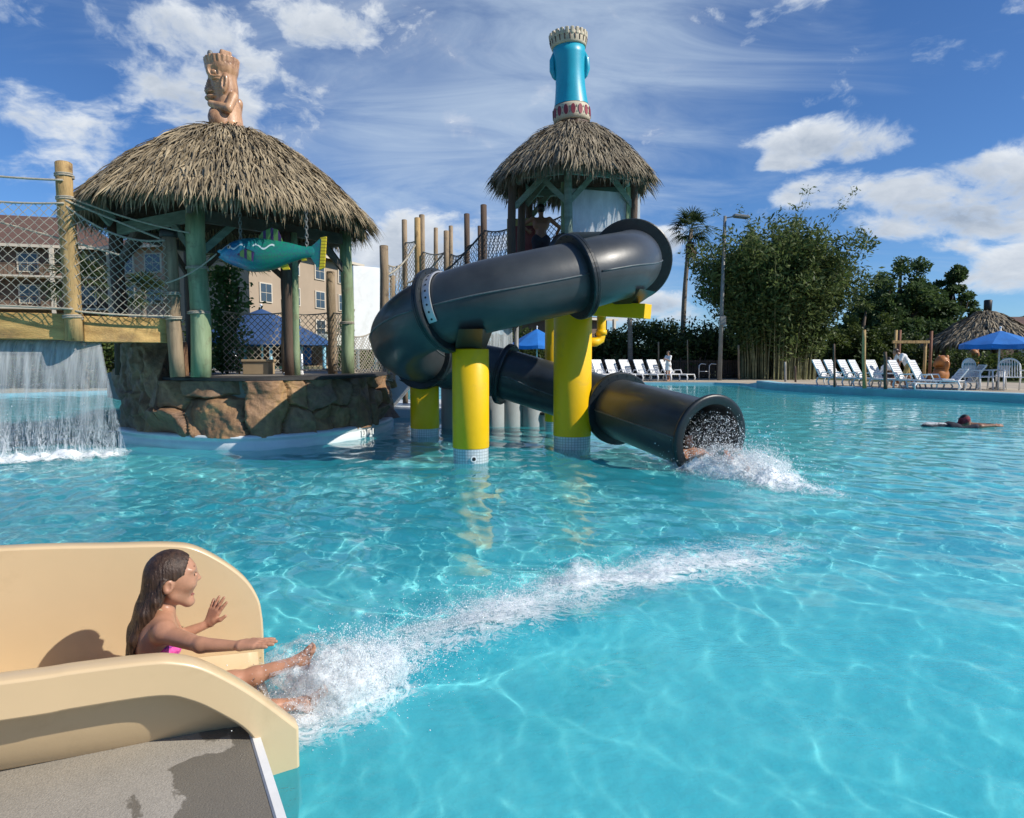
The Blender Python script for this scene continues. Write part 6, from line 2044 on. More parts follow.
def figure(name, label, loc, rz, J, h=1.7, skin='skin', hair=None, shirt=None, legs=None, vox=0.014, group=None, shoes=None, female=False, skirt=None):
    """a person from named joints (metres, local: x forward, y left); one body mesh, clothes and hair as children"""
    o = thing('person', label, 'person', loc, rz, group)
    s = h / 1.7
    g = {k: np.array(v, float) for k, v in J.items()}
    P = []
    pel, che, nk, hd = g['pelvis'], g['chest'], g['neck'], g['head']
    ax = np.array([0, 1.0, 0]) if 'across' not in g else g['across']
    def torso(e):
        return [cone(pel - ax * 0.07 * s, pel + ax * 0.07 * s, (0.115 + e) * s, None, 0.05), cone(pel, (pel + che) / 2, (0.125 + e) * s, (0.118 + e) * s, 0.05),
                cone(che - ax * 0.07 * s, che + ax * 0.07 * s, (0.115 + e) * s, None, 0.06), cone(che + (nk - che) * 0.55 - ax * 0.13 * s, che + (nk - che) * 0.55 + ax * 0.13 * s, (0.06 + e) * s, None, 0.05)]
    P += torso(0)
    P += [cone(nk - (nk - che) * 0.2, hd - (hd - nk) * 0.2, 0.055 * s, 0.05 * s, 0.03)]
    f = g.get('face', np.array([1.0, 0, 0]))
    P += [ell(hd + np.array([0, 0, 0.02 * s]), (0.092 * s, 0.076 * s, 0.10 * s), k=0.02), ell(hd + f * 0.035 * s - np.array([0, 0, 0.05 * s]), (0.055 * s, 0.055 * s, 0.065 * s), k=0.03), cone(hd + f * 0.085 * s + np.array([0, 0, 0.0]), hd + f * 0.108 * s - np.array([0, 0, 0.025 * s]), 0.012 * s, 0.015 * s, 0.01)]
    sid = np.cross([0, 0, 1], f)
    for q in (-1, 1):
        P += [ell(hd + sid * q * 0.076 * s, (0.02 * s, 0.014 * s, 0.03 * s), k=0.008)]
    arms, lg = [], []
    for q in 'lr':
        if 'elbow_' + q in g:
            a, b, c = g['shoulder_' + q], g['elbow_' + q], g['wrist_' + q]
            arms.append((a, b))
            P += [cone(a, b, 0.052 * s, 0.040 * s, 0.03), cone(b, c, 0.040 * s, 0.027 * s, 0.02)]
            P += hand_prims(c, (Vector(c) - Vector(b)), (0, 0, 1), (0.3, 0.6 if q == 'r' else -0.6, 0.3), 0.18 * s, 0.18, 0.12)
        if 'knee_' + q in g:
            a, b, c = g['hip_' + q], g['knee_' + q], g['ankle_' + q]
            lg.append((a, b, c))
            t = g.get('toe_' + q, c + np.array([0.16, 0, -0.05]) * s)
            P += [cone(a, b, 0.088 * s, 0.058 * s, 0.04), cone(b, b * 0.65 + c * 0.35, 0.056 * s, 0.056 * s, 0.02), cone(b * 0.65 + c * 0.35, c, 0.056 * s, 0.036 * s, 0.02), cone(c - np.array([0, 0, 0.03 * s]), t, 0.036 * s, 0.028 * s, 0.02)]
    sdf_mesh('body', P, vox, M[skin], o)
    if hair:
        hp_ = [ell(hd + np.array([0, 0, 0.03 * s]) - f * 0.012 * s, (0.104 * s, 0.088 * s, 0.106 * s), k=0.01)]
        if female:
            hp_ += [cone(hd - f * 0.06 * s, hd - f * 0.075 * s - np.array([0, 0, 0.2 * s]), 0.07 * s, 0.045 * s, 0.04)]
        ff = f
        sdf_mesh('hair', hp_, vox * 0.8, M[hair], o, post=lambda F_, X, Y, Z: np.maximum(F_, np.minimum((X - hd[0]) * ff[0] + (Y - hd[1]) * ff[1] - 0.035 * s, 0.07 * s - (Z - hd[2])) * 1.0))
    if shirt:
        T = torso(0.016) + [cone(a, a + (b - a) * 0.75, 0.068 * s, 0.060 * s, 0.03) for a, b in arms]
        sdf_mesh('shirt', T, vox, M[shirt], o)
    if legs:
        T = [cone(pel - ax * 0.07 * s, pel + ax * 0.07 * s, 0.135 * s, None, 0.05)] + [cone(a, a + (b - a) * 0.95, 0.105 * s, 0.082 * s, 0.05) for a, b, c in lg]
        sdf_mesh('shorts', T, vox, M[legs], o)
    if skirt:
        T = [cone(pel + np.array([0, 0, 0.05]), pel - np.array([0, 0, 0.32 * s]), 0.15 * s, 0.19 * s, 0.03)]
        sdf_mesh('wrap', T, vox, M[skirt], o, post=lambda F_, X, Y, Z: np.maximum(F_, pel[2] - 0.34 * s - Z))
    if shoes:
        for a, b, c in lg:
            sdf_mesh('shoe', [cone(c - np.array([0.02, 0, 0.045]) * s, c + np.array([0.14, 0, -0.055]) * s, 0.047 * s, 0.040 * s, 0.01)], vox, M[shoes], o)
    return o
STAND = dict(pelvis=(0, 0, 0.93), chest=(0.0, 0, 1.25), neck=(0.0, 0, 1.43), head=(0.02, 0, 1.57), shoulder_l=(0, 0.18, 1.38), shoulder_r=(0, -0.18, 1.38), elbow_l=(-0.02, 0.24, 1.10), elbow_r=(-0.02, -0.24, 1.10), wrist_l=(0.08, 0.25, 0.87), wrist_r=(0.08, -0.25, 0.87),
             hip_l=(0, 0.09, 0.90), hip_r=(0, -0.09, 0.90), knee_l=(0.02, 0.10, 0.50), knee_r=(0.02, -0.10, 0.50), ankle_l=(0, 0.10, 0.09), ankle_r=(0, -0.10, 0.09))
# lifeguard on the tower, back to the pool, hands out on the rail
J = dict(STAND); J.update(elbow_l=(0.12, 0.40, 1.25), wrist_l=(0.28, 0.26, 1.18), elbow_r=(0.10, -0.42, 1.22), wrist_r=(0.26, -0.36, 1.05), face=(1.0, 0.0, 0))
lgp = at(541, 240, 14.9)
figure('person', 'shirtless dark haired man in shorts standing at the tower rail', (lgp.x, 14.9, FZ), R(95), J, 1.66, 'skin_tan', 'hair_black', None, 'cloth_dark', 0.013)
# rider shooting out of the tube: leaning back, knees up
J = dict(pelvis=(0, 0, 0.02), chest=(-0.26, 0, 0.16), neck=(-0.40, 0, 0.26), head=(-0.48, 0.0, 0.38), shoulder_l=(-0.36, 0.17, 0.22), shoulder_r=(-0.36, -0.17, 0.22), elbow_l=(-0.15, 0.30, 0.14), elbow_r=(-0.12, -0.30, 0.14), wrist_l=(0.08, 0.32, 0.26), wrist_r=(0.10, -0.30, 0.24),
         hip_l=(0.04, 0.09, 0.02), hip_r=(0.04, -0.09, 0.02), knee_l=(0.38, 0.10, 0.24), knee_r=(0.36, -0.11, 0.30), ankle_l=(0.70, 0.10, 0.02), ankle_r=(0.68, -0.12, 0.05), toe_l=(0.80, 0.1, 0.14), toe_r=(0.78, -0.12, 0.18), face=(0.95, 0, 0.2))
p, t, s, u = frame_at(NS - 1)
ex = Vector(path[-1])
figure('person', 'rider leaning back in the spray at the mouth of the dark tube', (ex.x + t.x * 0.05, ex.y + t.y * 0.05, -0.03), math.atan2(t.y, t.x), J, 1.55, 'skin', 'hair_black', None, 'cloth_teal', 0.013)
# swimmer on the right
sw_ = at(966, 425, 14.4)
J = dict(pelvis=(-0.62, 0, -0.06), chest=(-0.26, 0, -0.03), neck=(-0.10, 0, 0.01), head=(-0.01, 0, 0.10), shoulder_l=(-0.12, 0.18, -0.05), shoulder_r=(-0.12, -0.18, -0.04), elbow_l=(0.16, 0.22, 0.03), elbow_r=(0.17, -0.20, 0.035), wrist_l=(0.40, 0.16, 0.035), wrist_r=(0.42, -0.16, 0.05), face=(1.0, 0, 0))
so_ = figure('person', 'swimmer with a dark red headscarf and arms stretched out', (sw_.x, sw_.y, 0.0), R(-14), J, 1.6, 'skin_tan', 'hair_black', 'cloth_dark', None, 0.012)
sdf_mesh('headscarf', [ell((-0.018, 0, 0.13), (0.114, 0.098, 0.112), k=0.01), cone((-0.09, 0, 0.08), (-0.15, 0.0, 0.02), 0.05, 0.03, 0.02)], 0.011, M['cloth_red'], so_, post=lambda F_, X, Y, Z: np.maximum(np.maximum(F_, X - 0.05 + 0.5 * np.abs(Z - 0.15)), np.abs(Z - 0.14 - 0.35 * X) - 0.055))

so_.scale = (1.12, 1.12, 1.18)
# ------------------------------------------------------------------ splashes
def poly_cov(pts, w0, w1, str0, str1):
    P = np.array(pts, float)
    L = np.concatenate([[0], np.cumsum(np.linalg.norm(np.diff(P, axis=0), axis=1))])
    def f(X, Y):
        best = np.full(X.shape, 9.0); sb = np.zeros(X.shape)
        for i in range(len(P) - 1):
            d = P[i + 1] - P[i]
            t = np.clip(((X - P[i, 0]) * d[0] + (Y - P[i, 1]) * d[1]) / (d @ d), 0, 1)
            q = np.hypot(X - P[i, 0] - t * d[0], Y - P[i, 1] - t * d[1])
            m = q < best
            best = np.where(m, q, best); sb = np.where(m, (L[i] + t * (L[i + 1] - L[i])) / L[-1], sb)
        w = (w0 + (w1 - w0) * sb) * (1 + 0.5 * fbm(X * 1.8, Y * 1.8, 2.0, 4, 90))
        st = np.interp(sb, np.linspace(0, 1, len(str0)), str0)
        return np.clip(1 - (best / w) ** 1.5, 0, 1) * st
    return f
trail = [(-0.92, 2.72), (-0.74, 3.05), (-0.42, 3.45), (-0.05, 3.85), (0.38, 4.28), (0.85, 4.55), (1.35, 4.75), (2.25, 5.25)]
_c1 = poly_cov(trail, 0.40, 0.95, [0.95, 1.12, 1.12, 1.0, 0.86, 0.82, 0.78, 0.62], None)
def cov1(X, Y):
    wx, wy = X + 0.16 * fbm(X * 1.6, Y * 1.6, 4.0, 3, 201), Y + 0.16 * fbm(X * 1.6, Y * 1.6, 8.0, 3, 207)
    k = _c1(wx, wy)
    big = fbm(X * 1.5 - Y * 0.8, Y * 1.9, 1.0, 3, 211)
    clump = sum(h_ * np.exp(-(((X - x_) / 0.26) ** 2 + ((Y - y_) / 0.20) ** 2)) for x_, y_, h_ in [(-0.10, 4.02, 0.35), (0.46, 4.42, 0.38), (1.02, 4.52, 0.34), (1.62, 4.86, 0.30)])
    return np.clip(k * (0.76 + 0.42 * big + clump), 0, 1.2)
def lump(X, Y, c):
    return np.clip(c - 0.45, 0, 1) * (0.13 * np.abs(fbm(X * 5, Y * 5, 0.7, 5, 120)) + 0.04 * np.abs(fbm(X * 22, Y * 22, 0.7, 3, 125)) + 0.03)
tag(foam_layers('slide_foam', (-1.35, 3.0), (2.4, 6.1), cov1, 0.014, lump, [(0.0, 1.0, 0.0), (0.045, 1.0, 0.30), (0.085, 1.05, 0.42), (0.13, 1.0, 0.52)]), 'white churned foam trailing across the pool from the beige slide', 'foam', kind='stuff')
gd = np.random.default_rng(77)
def spray_along(pts, n, spread, zmax, wts, rmin, rmax):
    P = np.array(pts, float)
    i = gd.choice(len(P) - 1, n, p=np.array(wts) / sum(wts))
    t = gd.uniform(0, 1, n)
    c = P[i] + (P[i + 1] - P[i]) * t[:, None]
    z = np.abs(gd.normal(0, 1, n)) ** 1.4 * zmax
    q = gd.normal(0, spread, (n, 2)) * (0.45 + 0.55 * gd.random((n, 1)))
    return np.stack([c[:, 0] + q[:, 0], c[:, 1] + q[:, 1], z + 0.01], -1), rmin + (rmax - rmin) * gd.random(n) ** 2.5
P1, r1 = spray_along(trail, 34000, 0.18, 0.060, [5, 8, 7, 4.5, 2.0, 1.3, 0.8], 0.0009, 0.0034)
# veils of spray round the feet
fb_ = gp + AX * 0.66
tag(burst_shells('foot_spray', (fb_.x, fb_.y, 0.03), [(0.10, 0.92, (1.3, 1.0, 1.5)), (0.16, 0.80, (1.4, 1.0, 1.35)), (0.22, 0.66, (1.4, 1.05, 1.2))], 5), 'soft white veil of spray hiding the girl\'s toes', 'spray', kind='stuff')
# burst kicked up by the feet
n = 9000
ft_ = gp + AX * 0.62 + Vector((0.02, 0.02, 0))
v = gd.normal(0, 1, (n, 3)); v /= np.linalg.norm(v, axis=1)[:, None]
P2 = np.array([ft_.x, ft_.y, 0.17]) + v * (gd.random(n) ** 0.9 * 0.24)[:, None] * np.array([1.25, 1.0, 0.72]) + np.array([0.09, 0.06, -0.03])
P2 = P2[P2[:, 2] > 0.0]
r2 = 0.0009 + 0.0028 * gd.random(len(P2)) ** 3
tag(droplets('slide_spray', np.concatenate([P1, P2]), np.concatenate([r1, r2])), 'white drops flying up around the girl\'s feet and along the foam', 'spray', kind='stuff')
# splash at the mouth of the tube
e2 = ex + t * 0.45
run = [(ex.x - t.x * 0.2 - 0.15, ex.y - t.y * 0.2), (e2.x - 0.05, e2.y - 0.1), (e2.x + 0.28, e2.y - 0.42), (3.0, 7.75), (3.45, 7.25)]
cov2 = poly_cov(run, 0.72, 0.45, [1.1, 1.5, 1.4, 1.0, 0.65], None)
tag(foam_sheet('tube_foam', (1.6, 4.8), (6.0, 9.3), cov2, 0.028, 0.006, lambda X, Y, c: np.clip(c - 0.4, 0, 1) * (0.34 * np.abs(fbm(X * 4, Y * 4, 0.7, 5, 140)) + 0.07)), 'white foam running out from the mouth of the dark tube', 'foam', kind='stuff')
P3, r3 = spray_along(run, 15000, 0.24, 0.15, [4.5, 6, 3, 0.8], 0.0018, 0.009)
n = 4200
a = gd.uniform(0, 2 * PI, n); rr = np.sqrt(gd.random(n)) * 0.42
ux_, uz_ = np.array(s), np.array(u)
P4 = np.array(ex) + np.array(t)[None] * gd.uniform(-0.15, 0.35, n)[:, None] + ux_[None] * (rr * np.cos(a))[:, None] + uz_[None] * (rr * np.sin(a) - 0.06)[:, None]
P4 = P4[P4[:, 2] > 0]
tag(droplets('tube_spray', np.concatenate([P3, P4]), np.concatenate([r3, 0.0016 + 0.006 * gd.random(len(P4)) ** 4])), 'spray of drops filling the mouth of the dark tube', 'spray', kind='stuff')
n = 12000
v = gd.normal(0, 1, (n, 3)); v /= np.linalg.norm(v, axis=1)[:, None]
c0 = np.array(ex) + np.array(t) * 0.55
P5 = np.array([c0[0], c0[1], 0.05]) + v * (gd.random(n) ** 0.85)[:, None] * np.array([0.52, 0.44, 0.36])
P5 = P5[P5[:, 2] > 0.0]
tag(droplets('tube_burst', P5, 0.0018 + 0.008 * gd.random(len(P5)) ** 3.5), 'compact white burst of water round the rider leaving the tube', 'spray', kind='stuff')
tag(burst_shells('tube_veil', (c0[0], c0[1], 0.0), [(0.20, 1.0, (1.1, 1, 1.05)), (0.31, 0.86, (1.15, 1, 0.95)), (0.42, 0.70, (1.25, 1, 0.85)), (0.54, 0.56, (1.3, 1, 0.75))], 9), 'soft white veil of spray outside the mouth of the dark tube', 'spray', kind='stuff')
# small wake of the swimmer
cov3 = poly_cov([(sw_.x - 0.75, sw_.y + 0.1), (sw_.x - 0.45, sw_.y + 0.05)], 0.22, 0.12, [0.9, 0.9], None)
tag(foam_sheet('swimmer_foam', (sw_.x - 1.6, sw_.x + 0.2), (sw_.y - 0.6, sw_.y + 0.7), cov3, 0.03, 0.01, lambda X, Y, c: 0.08 * c), 'small white patch of foam behind the swimmer', 'foam', kind='stuff')
# ------------------------------------------------------------------ vegetation
def crown_leaves(cl, per, rad, size, g, asp=0.45, flat=1.0, droop=0.0, up=0.0):
    """leaf quads in clumps round the cluster centres cl"""
    n = len(cl) * per
    C = np.repeat(np.asarray(cl), per, 0)
    d = g.normal(0, 1, (n, 3)); d /= np.linalg.norm(d, axis=1)[:, None]
    rr = rad * g.random(n) ** 0.5
    C = C + d * rr[:, None] * np.array([1, 1, flat])
    return leaf_quads(C, size, g, asp, up, droop)

def limbs(mb, base, tips, r0, g, fork=0.35):
    base = Vector(base)
    for t in tips:
        t = Vector(t)
        m1 = base + (t - base) * fork + Vector((g.normal(0, 0.15), g.normal(0, 0.15), 0.1))
        m2 = base + (t - base) * (fork + 1) / 2 + Vector((g.normal(0, 0.15), g.normal(0, 0.15), 0.15))
        mb.tube([base, m1, m2, t], [r0, r0 * 0.7, r0 * 0.45, r0 * 0.18], 6)

def bush(label, u, d, w, h, m, leaves=2600, size=0.16, seed=0, cat='bush', name='bush', group=None, vtop=None):
    p = at(u, 378, d)
    o = thing(name, label, cat, (p.x, d, 0.05), group=group)
    g = np.random.default_rng(seed)
    k = 34
    th = g.uniform(0, 2 * PI, k); rr = np.sqrt(g.random(k)); z = g.uniform(0.12, 1.0, k)
    prof = np.sin(np.clip(z, 0.05, 0.98) * PI) ** 0.5
    cl = np.stack([np.cos(th) * rr * w / 2 * prof, np.sin(th) * rr * w / 2 * prof * 0.8, z * h * (0.82 + 0.18 * g.random(k))], -1)
    V, Q = crown_leaves(cl, leaves // k, w * 0.17, size, g, 0.5)
    np_mesh('foliage', V, Q, m, o)
    mb = MB()
    limbs(mb, (0, 0, 0), cl[:9], 0.06, g)
    mb.build('stem', M['bark'], o)
    return o

def palm(label, u, vtop, d, nf=34, r=1.5, tr=0.17, dead=True, seed=0, lean=0.0, name='palm_tree'):
    g = np.random.default_rng(seed)
    b = at(u, 378, d)
    top = at(u, vtop, d)
    H = top.z - 0.3
    o = thing(name, label, 'palm', (b.x - lean, d, 0.05))
    pts = [(lean * t ** 1.6 + 0.06 * math.sin(t * 6), 0.04 * math.sin(t * 5), H * t) for t in np.linspace(0, 1, 10)]
    MB().tube(pts, [tr * (1.35 - 0.5 * t) for t in np.linspace(0, 1, 10)], 10, jit=0.06).build('trunk', M['palm_bark'], o)
    tip = np.array(pts[-1])
    Vs, Qs, base = [], [], 0
    def frond(el, az, L, R_, n=15):
        nonlocal base
        dv = np.array([math.cos(az) * math.cos(el), math.sin(az) * math.cos(el), math.sin(el)])
        c = tip + dv * L
        sd = np.cross(dv, [0, 0, 1.0]); sd /= np.linalg.norm(sd) + 1e-9
        up = np.cross(sd, dv)
        P = np.repeat(c[None], n, 0)
        an = np.linspace(-1.55, 1.55, n)
        D = dv[None] * np.cos(an)[:, None] + sd[None] * np.sin(an)[:, None] + up[None] * 0.12
        D[:, 2] -= 0.15 + 0.2 * g.random(n)
        V, Q = blades(P, D, np.repeat(up[None], n, 0), R_ * (0.75 + 0.25 * np.cos(an)), np.full(n, 0.075), 0.35)
        Vs.append(V); Qs.append(Q + base); base += len(V)
        pv, pq = blades(tip[None], dv[None], up[None], np.array([L * 1.05]), np.array([0.05]), 0.02)
        Vs.append(pv); Qs.append(pq + base); base += len(pv)
    for i in range(nf):
        el = g.uniform(-0.55, 1.35)
        frond(el, g.uniform(0, 2 * PI), r * 0.5 * g.uniform(0.8, 1.1), r * 0.55 * g.uniform(0.85, 1.1))
    np_mesh('crown', np.concatenate(Vs), np.concatenate(Qs), M['leaf_palm'], o)
    if dead:
        Vs, Qs, base = [], [], 0
        for i in range(26):
            tz = g.uniform(0.2, 1.25)
            tip = np.array(pts[-1]) - np.array([0, 0, tz])
            frond(g.uniform(-1.4, -1.05), g.uniform(0, 2 * PI), r * 0.28, r * 0.26, 8)
        np_mesh('dead_fronds', np.concatenate(Vs), np.concatenate(Qs), M['frond_dead'], o)
    return o

def bamboo(label, u, d, width, height, n=180, seed=3):
    g = np.random.default_rng(seed)
    b = at(u, 378, d)
    o = thing('bamboo_clump', label, 'bamboo', (b.x, d, 0.05))
    mb = MB()
    C = []
    for i in range(n):
        th = g.uniform(0, 2 * PI); r0 = math.sqrt(g.random())
        x0, y0 = math.cos(th) * r0 * width * 0.27, math.sin(th) * r0 * width * 0.22
        h = height * g.uniform(0.62, 1.03) * (1 - 0.18 * r0)
        out = width * (0.05 + 0.30 * r0) * g.uniform(0.45, 1.3)
        dx, dy = math.cos(th + g.normal(0, 0.35)), math.sin(th + g.normal(0, 0.35))
        pts = [(x0 + dx * out * t ** 2.2, y0 + dy * out * t ** 2.2, h * (t - 0.10 * t ** 4)) for t in np.linspace(0, 1, 8)]
        mb.tube(pts, [0.045 * (1 - 0.8 * t) for t in np.linspace(0, 1, 8)], 5, caps=False)
        for q in range(20):
            t = g.uniform(0.30, 1.0) if q > 2 else g.uniform(0.7, 1.0)
            p = np.array([x0 + dx * out * t ** 2.2, y0 + dy * out * t ** 2.2, h * (t - 0.10 * t ** 4)])
            C.append(p + g.normal(0, 0.25, 3))
    mb.build('culms', M['culm'], o)['kind'] = 'stuff'
    C = np.array(C)
    V, Q = crown_leaves(C, 22, 0.68, 0.31, g, 0.32, 0.9, droop=0.45)
    np_mesh('foliage', V, Q, M['leaf_bamboo'], o)
    # a few whips arching out of the top
    mb = MB(); W = []
    for i in range(9):
        th = g.uniform(0, 2 * PI); h = height * g.uniform(0.93, 1.10); out = width * g.uniform(0.25, 0.50)
        pts = [(math.cos(th) * out * t ** 2, math.sin(th) * out * t ** 2, h * (t - 0.08 * t ** 4)) for t in np.linspace(0.5, 1, 6)]
        mb.tube(pts, [0.02 * (1 - 0.8 * t) for t in np.linspace(0, 1, 6)], 4, caps=False)
        W += [np.array(pts[k]) + g.normal(0, 0.12, 3) for k in (2, 3, 4, 5) for _ in range(2)]
    mb.build('whips', M['culm'], o)['kind'] = 'stuff'
    V, Q = crown_leaves(np.array(W), 10, 0.35, 0.24, g, 0.28, 0.8, droop=0.4)
    np_mesh('whip_leaves', V, Q, M['leaf_bamboo'], o)
    return o

def broad_tree(label, u, vtop, d, width, m, seed=0, pads=60, per=130, size=0.24, name='pine_tree', cat='tree', low=0.45, flat=0.55):
    g = np.random.default_rng(seed)
    b = at(u, 378, d)
    H = at(u, vtop, d).z
    o = thing(name, label, cat, (b.x, d, 0.05))
    th = g.uniform(0, 2 * PI, pads); rr = np.sqrt(g.random(pads))
    z = low + (1 - low) * (1 - rr ** 1.8) * g.uniform(0.35, 1.0, pads) + g.normal(0, 0.03, pads)
    cl = np.stack([np.cos(th) * rr * width / 2, np.sin(th) * rr * width / 2.4, z * H * 0.97], -1)
    V, Q = crown_leaves(cl, per, width * 0.085, size, g, 0.35, flat, up=0.25)
    np_mesh('crown', V, Q, m, o)
    mb = MB()
    mb.tube([(0, 0, 0), (0.15, 0, H * 0.3), (-0.05, 0.1, H * 0.6), (0.1, 0, H * 0.9)], [0.28, 0.22, 0.15, 0.05], 9, jit=0.05)
    limbs(mb, (0.1, 0, H * 0.33), cl[::3], 0.11, g)
    mb.build('trunk', M['bark'], o)
    return o

bamboo('tall bushy clump of bamboo behind the far pool deck', 777, 41.5, 8.2, 10.9)
palm('tall fan palm with a skirt of dead fronds behind the white loungers', 688.5, 226, 47, 36, 1.75, 0.145, True, 5, lean=0.6)
broad_tree('tallest dark pine with a wide layered crown right of the bamboo', 896, 247, 56, 9.4, M['leaf_pine'], 11, 150, 170, 0.40, low=0.28, flat=0.8)
broad_tree('second dark pine leaning into the right side of the tallest pine', 947, 264, 57, 5.6, M['leaf_pine'], 12, 90, 150, 0.38, low=0.22, flat=0.8)
broad_tree('bright green bushy tree in front of the pines', 862, 304, 46, 6.2, M['leaf_light'], 13, 48, 150, 0.26, name='leafy_tree', low=0.25, flat=0.8)
broad_tree('small dark tree behind the brown roof at the right edge', 1022, 312, 78, 3.6, M['leaf_pine'], 14, 40, 120, 0.40, name='leafy_tree', low=0.4)
BUSHES = [(608, 3.6, 3.0, 'hedge', 'low dark bush left of the bare stump behind the loungers'), (640, 4.6, 3.7, 'hedge', 'dark rounded bush right of the bare stump'), (668, 4.6, 3.9, 'hedge', 'tall dark bush at the foot of the fan palm'), (700, 5.0, 3.5, 'hedge', 'dark bush left of the grey lamp post'),
          (724, 4.2, 2.8, 'hedge', 'dark bush right of the grey lamp post'), (845, 4.4, 2.9, 'light', 'light green bush beside the foot of the bamboo'), (876, 4.4, 3.0, 'hedge', 'dark bush behind the tan net post'), (906, 4.2, 2.8, 'hedge', 'dark bush behind the timber frame'),
          (583, 4.6, 2.3, 'hedge', 'low dark bush behind the tall yellow column'), (552, 4.6, 2.4, 'hedge', 'dark bush behind the blue umbrella'), (752, 3.6, 2.2, 'light', 'pale bush in front of the left side of the bamboo'), (932, 4.0, 2.5, 'light', 'light green bush left of the right thatched hut'), (520, 4.6, 2.8, 'hedge', 'dark bush seen between the slide runs')]
for i, (u_, w_, h_, mm, lab) in enumerate(BUSHES):
    bush(lab, u_, 44.5 + (i % 3) * 1.3, w_, h_, M['leaf_' + mm], 4200, 0.24, 100 + i, group='bushes along the far deck')
tag(MB().box((at(800, 380, 66).x, 66, 1.7), (64, 2.4, 3.4)).build('hedge_core', M['fence_dark']), kind='structure') if False else None
# far wood that closes the horizon
def far_wood():
    g = np.random.default_rng(60)
    n = 620
    x = g.uniform(-150, 190, n); y = g.uniform(95, 125, n)
    h = 3.2 + 2.6 * np.abs(fbm(x * 0.05, y * 0.05, 0, 3, 7)) + g.uniform(0, 1.5, n)
    k = 44
    C = np.repeat(np.stack([x, y, 0 * x], -1), k, 0)
    zz = g.random(n * k)
    C[:, 2] = zz * np.repeat(h, k)
    C[:, 0] += g.normal(0, 1.5, n * k) * (1.1 - 0.6 * zz); C[:, 1] += g.normal(0, 1.2, n * k)
    V, Q = leaf_quads(C, 0.9, g, 0.7)
    return np_mesh('far_wood', V, Q, M['leaf_hedge'])
tag(far_wood(), 'low dark wood far behind the pool grounds', 'wood', kind='stuff')

# stump of a dead palm, lamp post, deck furniture
b = at(631, 378, 43); tp2 = at(629.5, 314, 43)
tag(pole('palm_stump', (b.x, 43, 0.05), tp2, 0.17, M['palm_bark'], None, 0.14), 'bare headless palm trunk behind the white loungers', 'trunk')
lp = thing('lamp_post', 'grey lamp post with a floodlight in front of the bamboo', 'lamp post', (at(719.5, 378, 39.5).x, 39.5, 0.1))
ltop = at(725, 216, 39.5) - Vector(lp.location)
MB().tube([(0, 0, 0), ltop], [0.13, 0.085], 14).build('shaft', M['steel_grey'], lp)
MB().bar(ltop - Vector((0, 0, 0.12)), ltop + Vector((0.45, -0.1, -0.05)), 0.06, 0.06).build('arm', M['steel_grey'], lp)
hd_ = MB().box(ltop + Vector((0.85, -0.15, -0.05)), (0.85, 0.42, 0.16), Euler((0, R(6), 0)), ch=0.04).build('floodlight', M['steel_grey'], lp)
MB().box(ltop + Vector((0.85, -0.15, -0.140)), (0.70, 0.32, 0.015), Euler((0, R(6), 0))).build('lens', M['glass'], hd_)
MB().box((0.05, -0.2, 3.4), (0.34, 0.16, 0.5), ch=0.02).build('junction_box', M['steel_grey'], lp)

# sun loungers
def lounger(label, x, y, z, rz, back=58, group=None, m='white_plastic'):
    o = thing('sun_lounger', label, 'sun lounger', (x, y, z), rz, group)
    mb = MB()
    for s in (-0.29, 0.29):
        mb.bar((-0.15, s, 0.33), (1.22, s, 0.33), 0.045, 0.055, ch=0.006)
    for i in range(16):
        mb.box((-0.10 + i * 0.086, 0, 0.345), (0.062, 0.56, 0.022), ch=0.004)
    mb.build('seat', M[m], o)
    mb = MB()
    a = R(back)
    L = 0.78
    for s in (-0.29, 0.29):
        mb.bar((-0.13, s, 0.35), (-0.13 - math.cos(a) * L, s, 0.35 + math.sin(a) * L), 0.045, 0.05, ch=0.006)
    for i in range(9):
        k = (i + 0.6) / 9 * L
        mb.box((-0.13 - math.cos(a) * k, 0, 0.35 + math.sin(a) * k), (0.068, 0.56, 0.022), Euler((0, a, 0)), ch=0.004)
    mb.bar((-0.13 - math.cos(a) * L, -0.30, 0.35 + math.sin(a) * L), (-0.13 - math.cos(a) * L, 0.30, 0.35 + math.sin(a) * L), 0.05, 0.06, ch=0.01)
    mb.build('backrest', M[m], o)
    for s in (-0.29, 0.29):
        MB().tube([(1.20, s, 0.33), (1.26, s, 0.18), (1.22, s, 0.0)], 0.032, 8).build('leg', M[m], o)
        MB().tube([(-0.20, s, 0.33), (-0.28, s, 0.16), (-0.22, s, 0.0)], 0.032, 8).build('leg', M[m], o)
        MB().tube([(-0.10, s * 1.06, 0.36), (-0.02, s * 1.08, 0.54), (0.34, s * 1.08, 0.55), (0.42, s * 1.06, 0.36)], 0.026, 8).build('armrest', M[m], o)
    return o
L0 = None
ROW1 = [(590, 'white lounger at the left end of the far row, half hidden by the yellow column'), (600, 'second white lounger from the yellow column on the far deck'), (613.5, 'third white lounger from the yellow column on the far deck'), (628, 'middle white lounger of the far row'), (642, 'white lounger two places left of the standing woman'), (655.5, 'white lounger just left of the standing woman'), (669, 'white lounger behind the standing woman, at the right end of the far row')]
for i, (u_, lab) in enumerate(ROW1):
    p = at(u_ + 2, 380.5, 39.0)
    if L0 is None:
        L0 = lounger(lab, p.x, 39.0, 0.10, R(-42), 62, 'white loungers on the far deck'); o = L0
    else:
        o = copy_tree(L0); o['label'] = lab
    o.location = (p.x, 39.0 + random.uniform(-0.15, 0.15), 0.10)
    o.rotation_euler = (0, 0, R(-58 + random.uniform(-5, 5)))
    o.scale = (1.12, 1.12, 1.12)
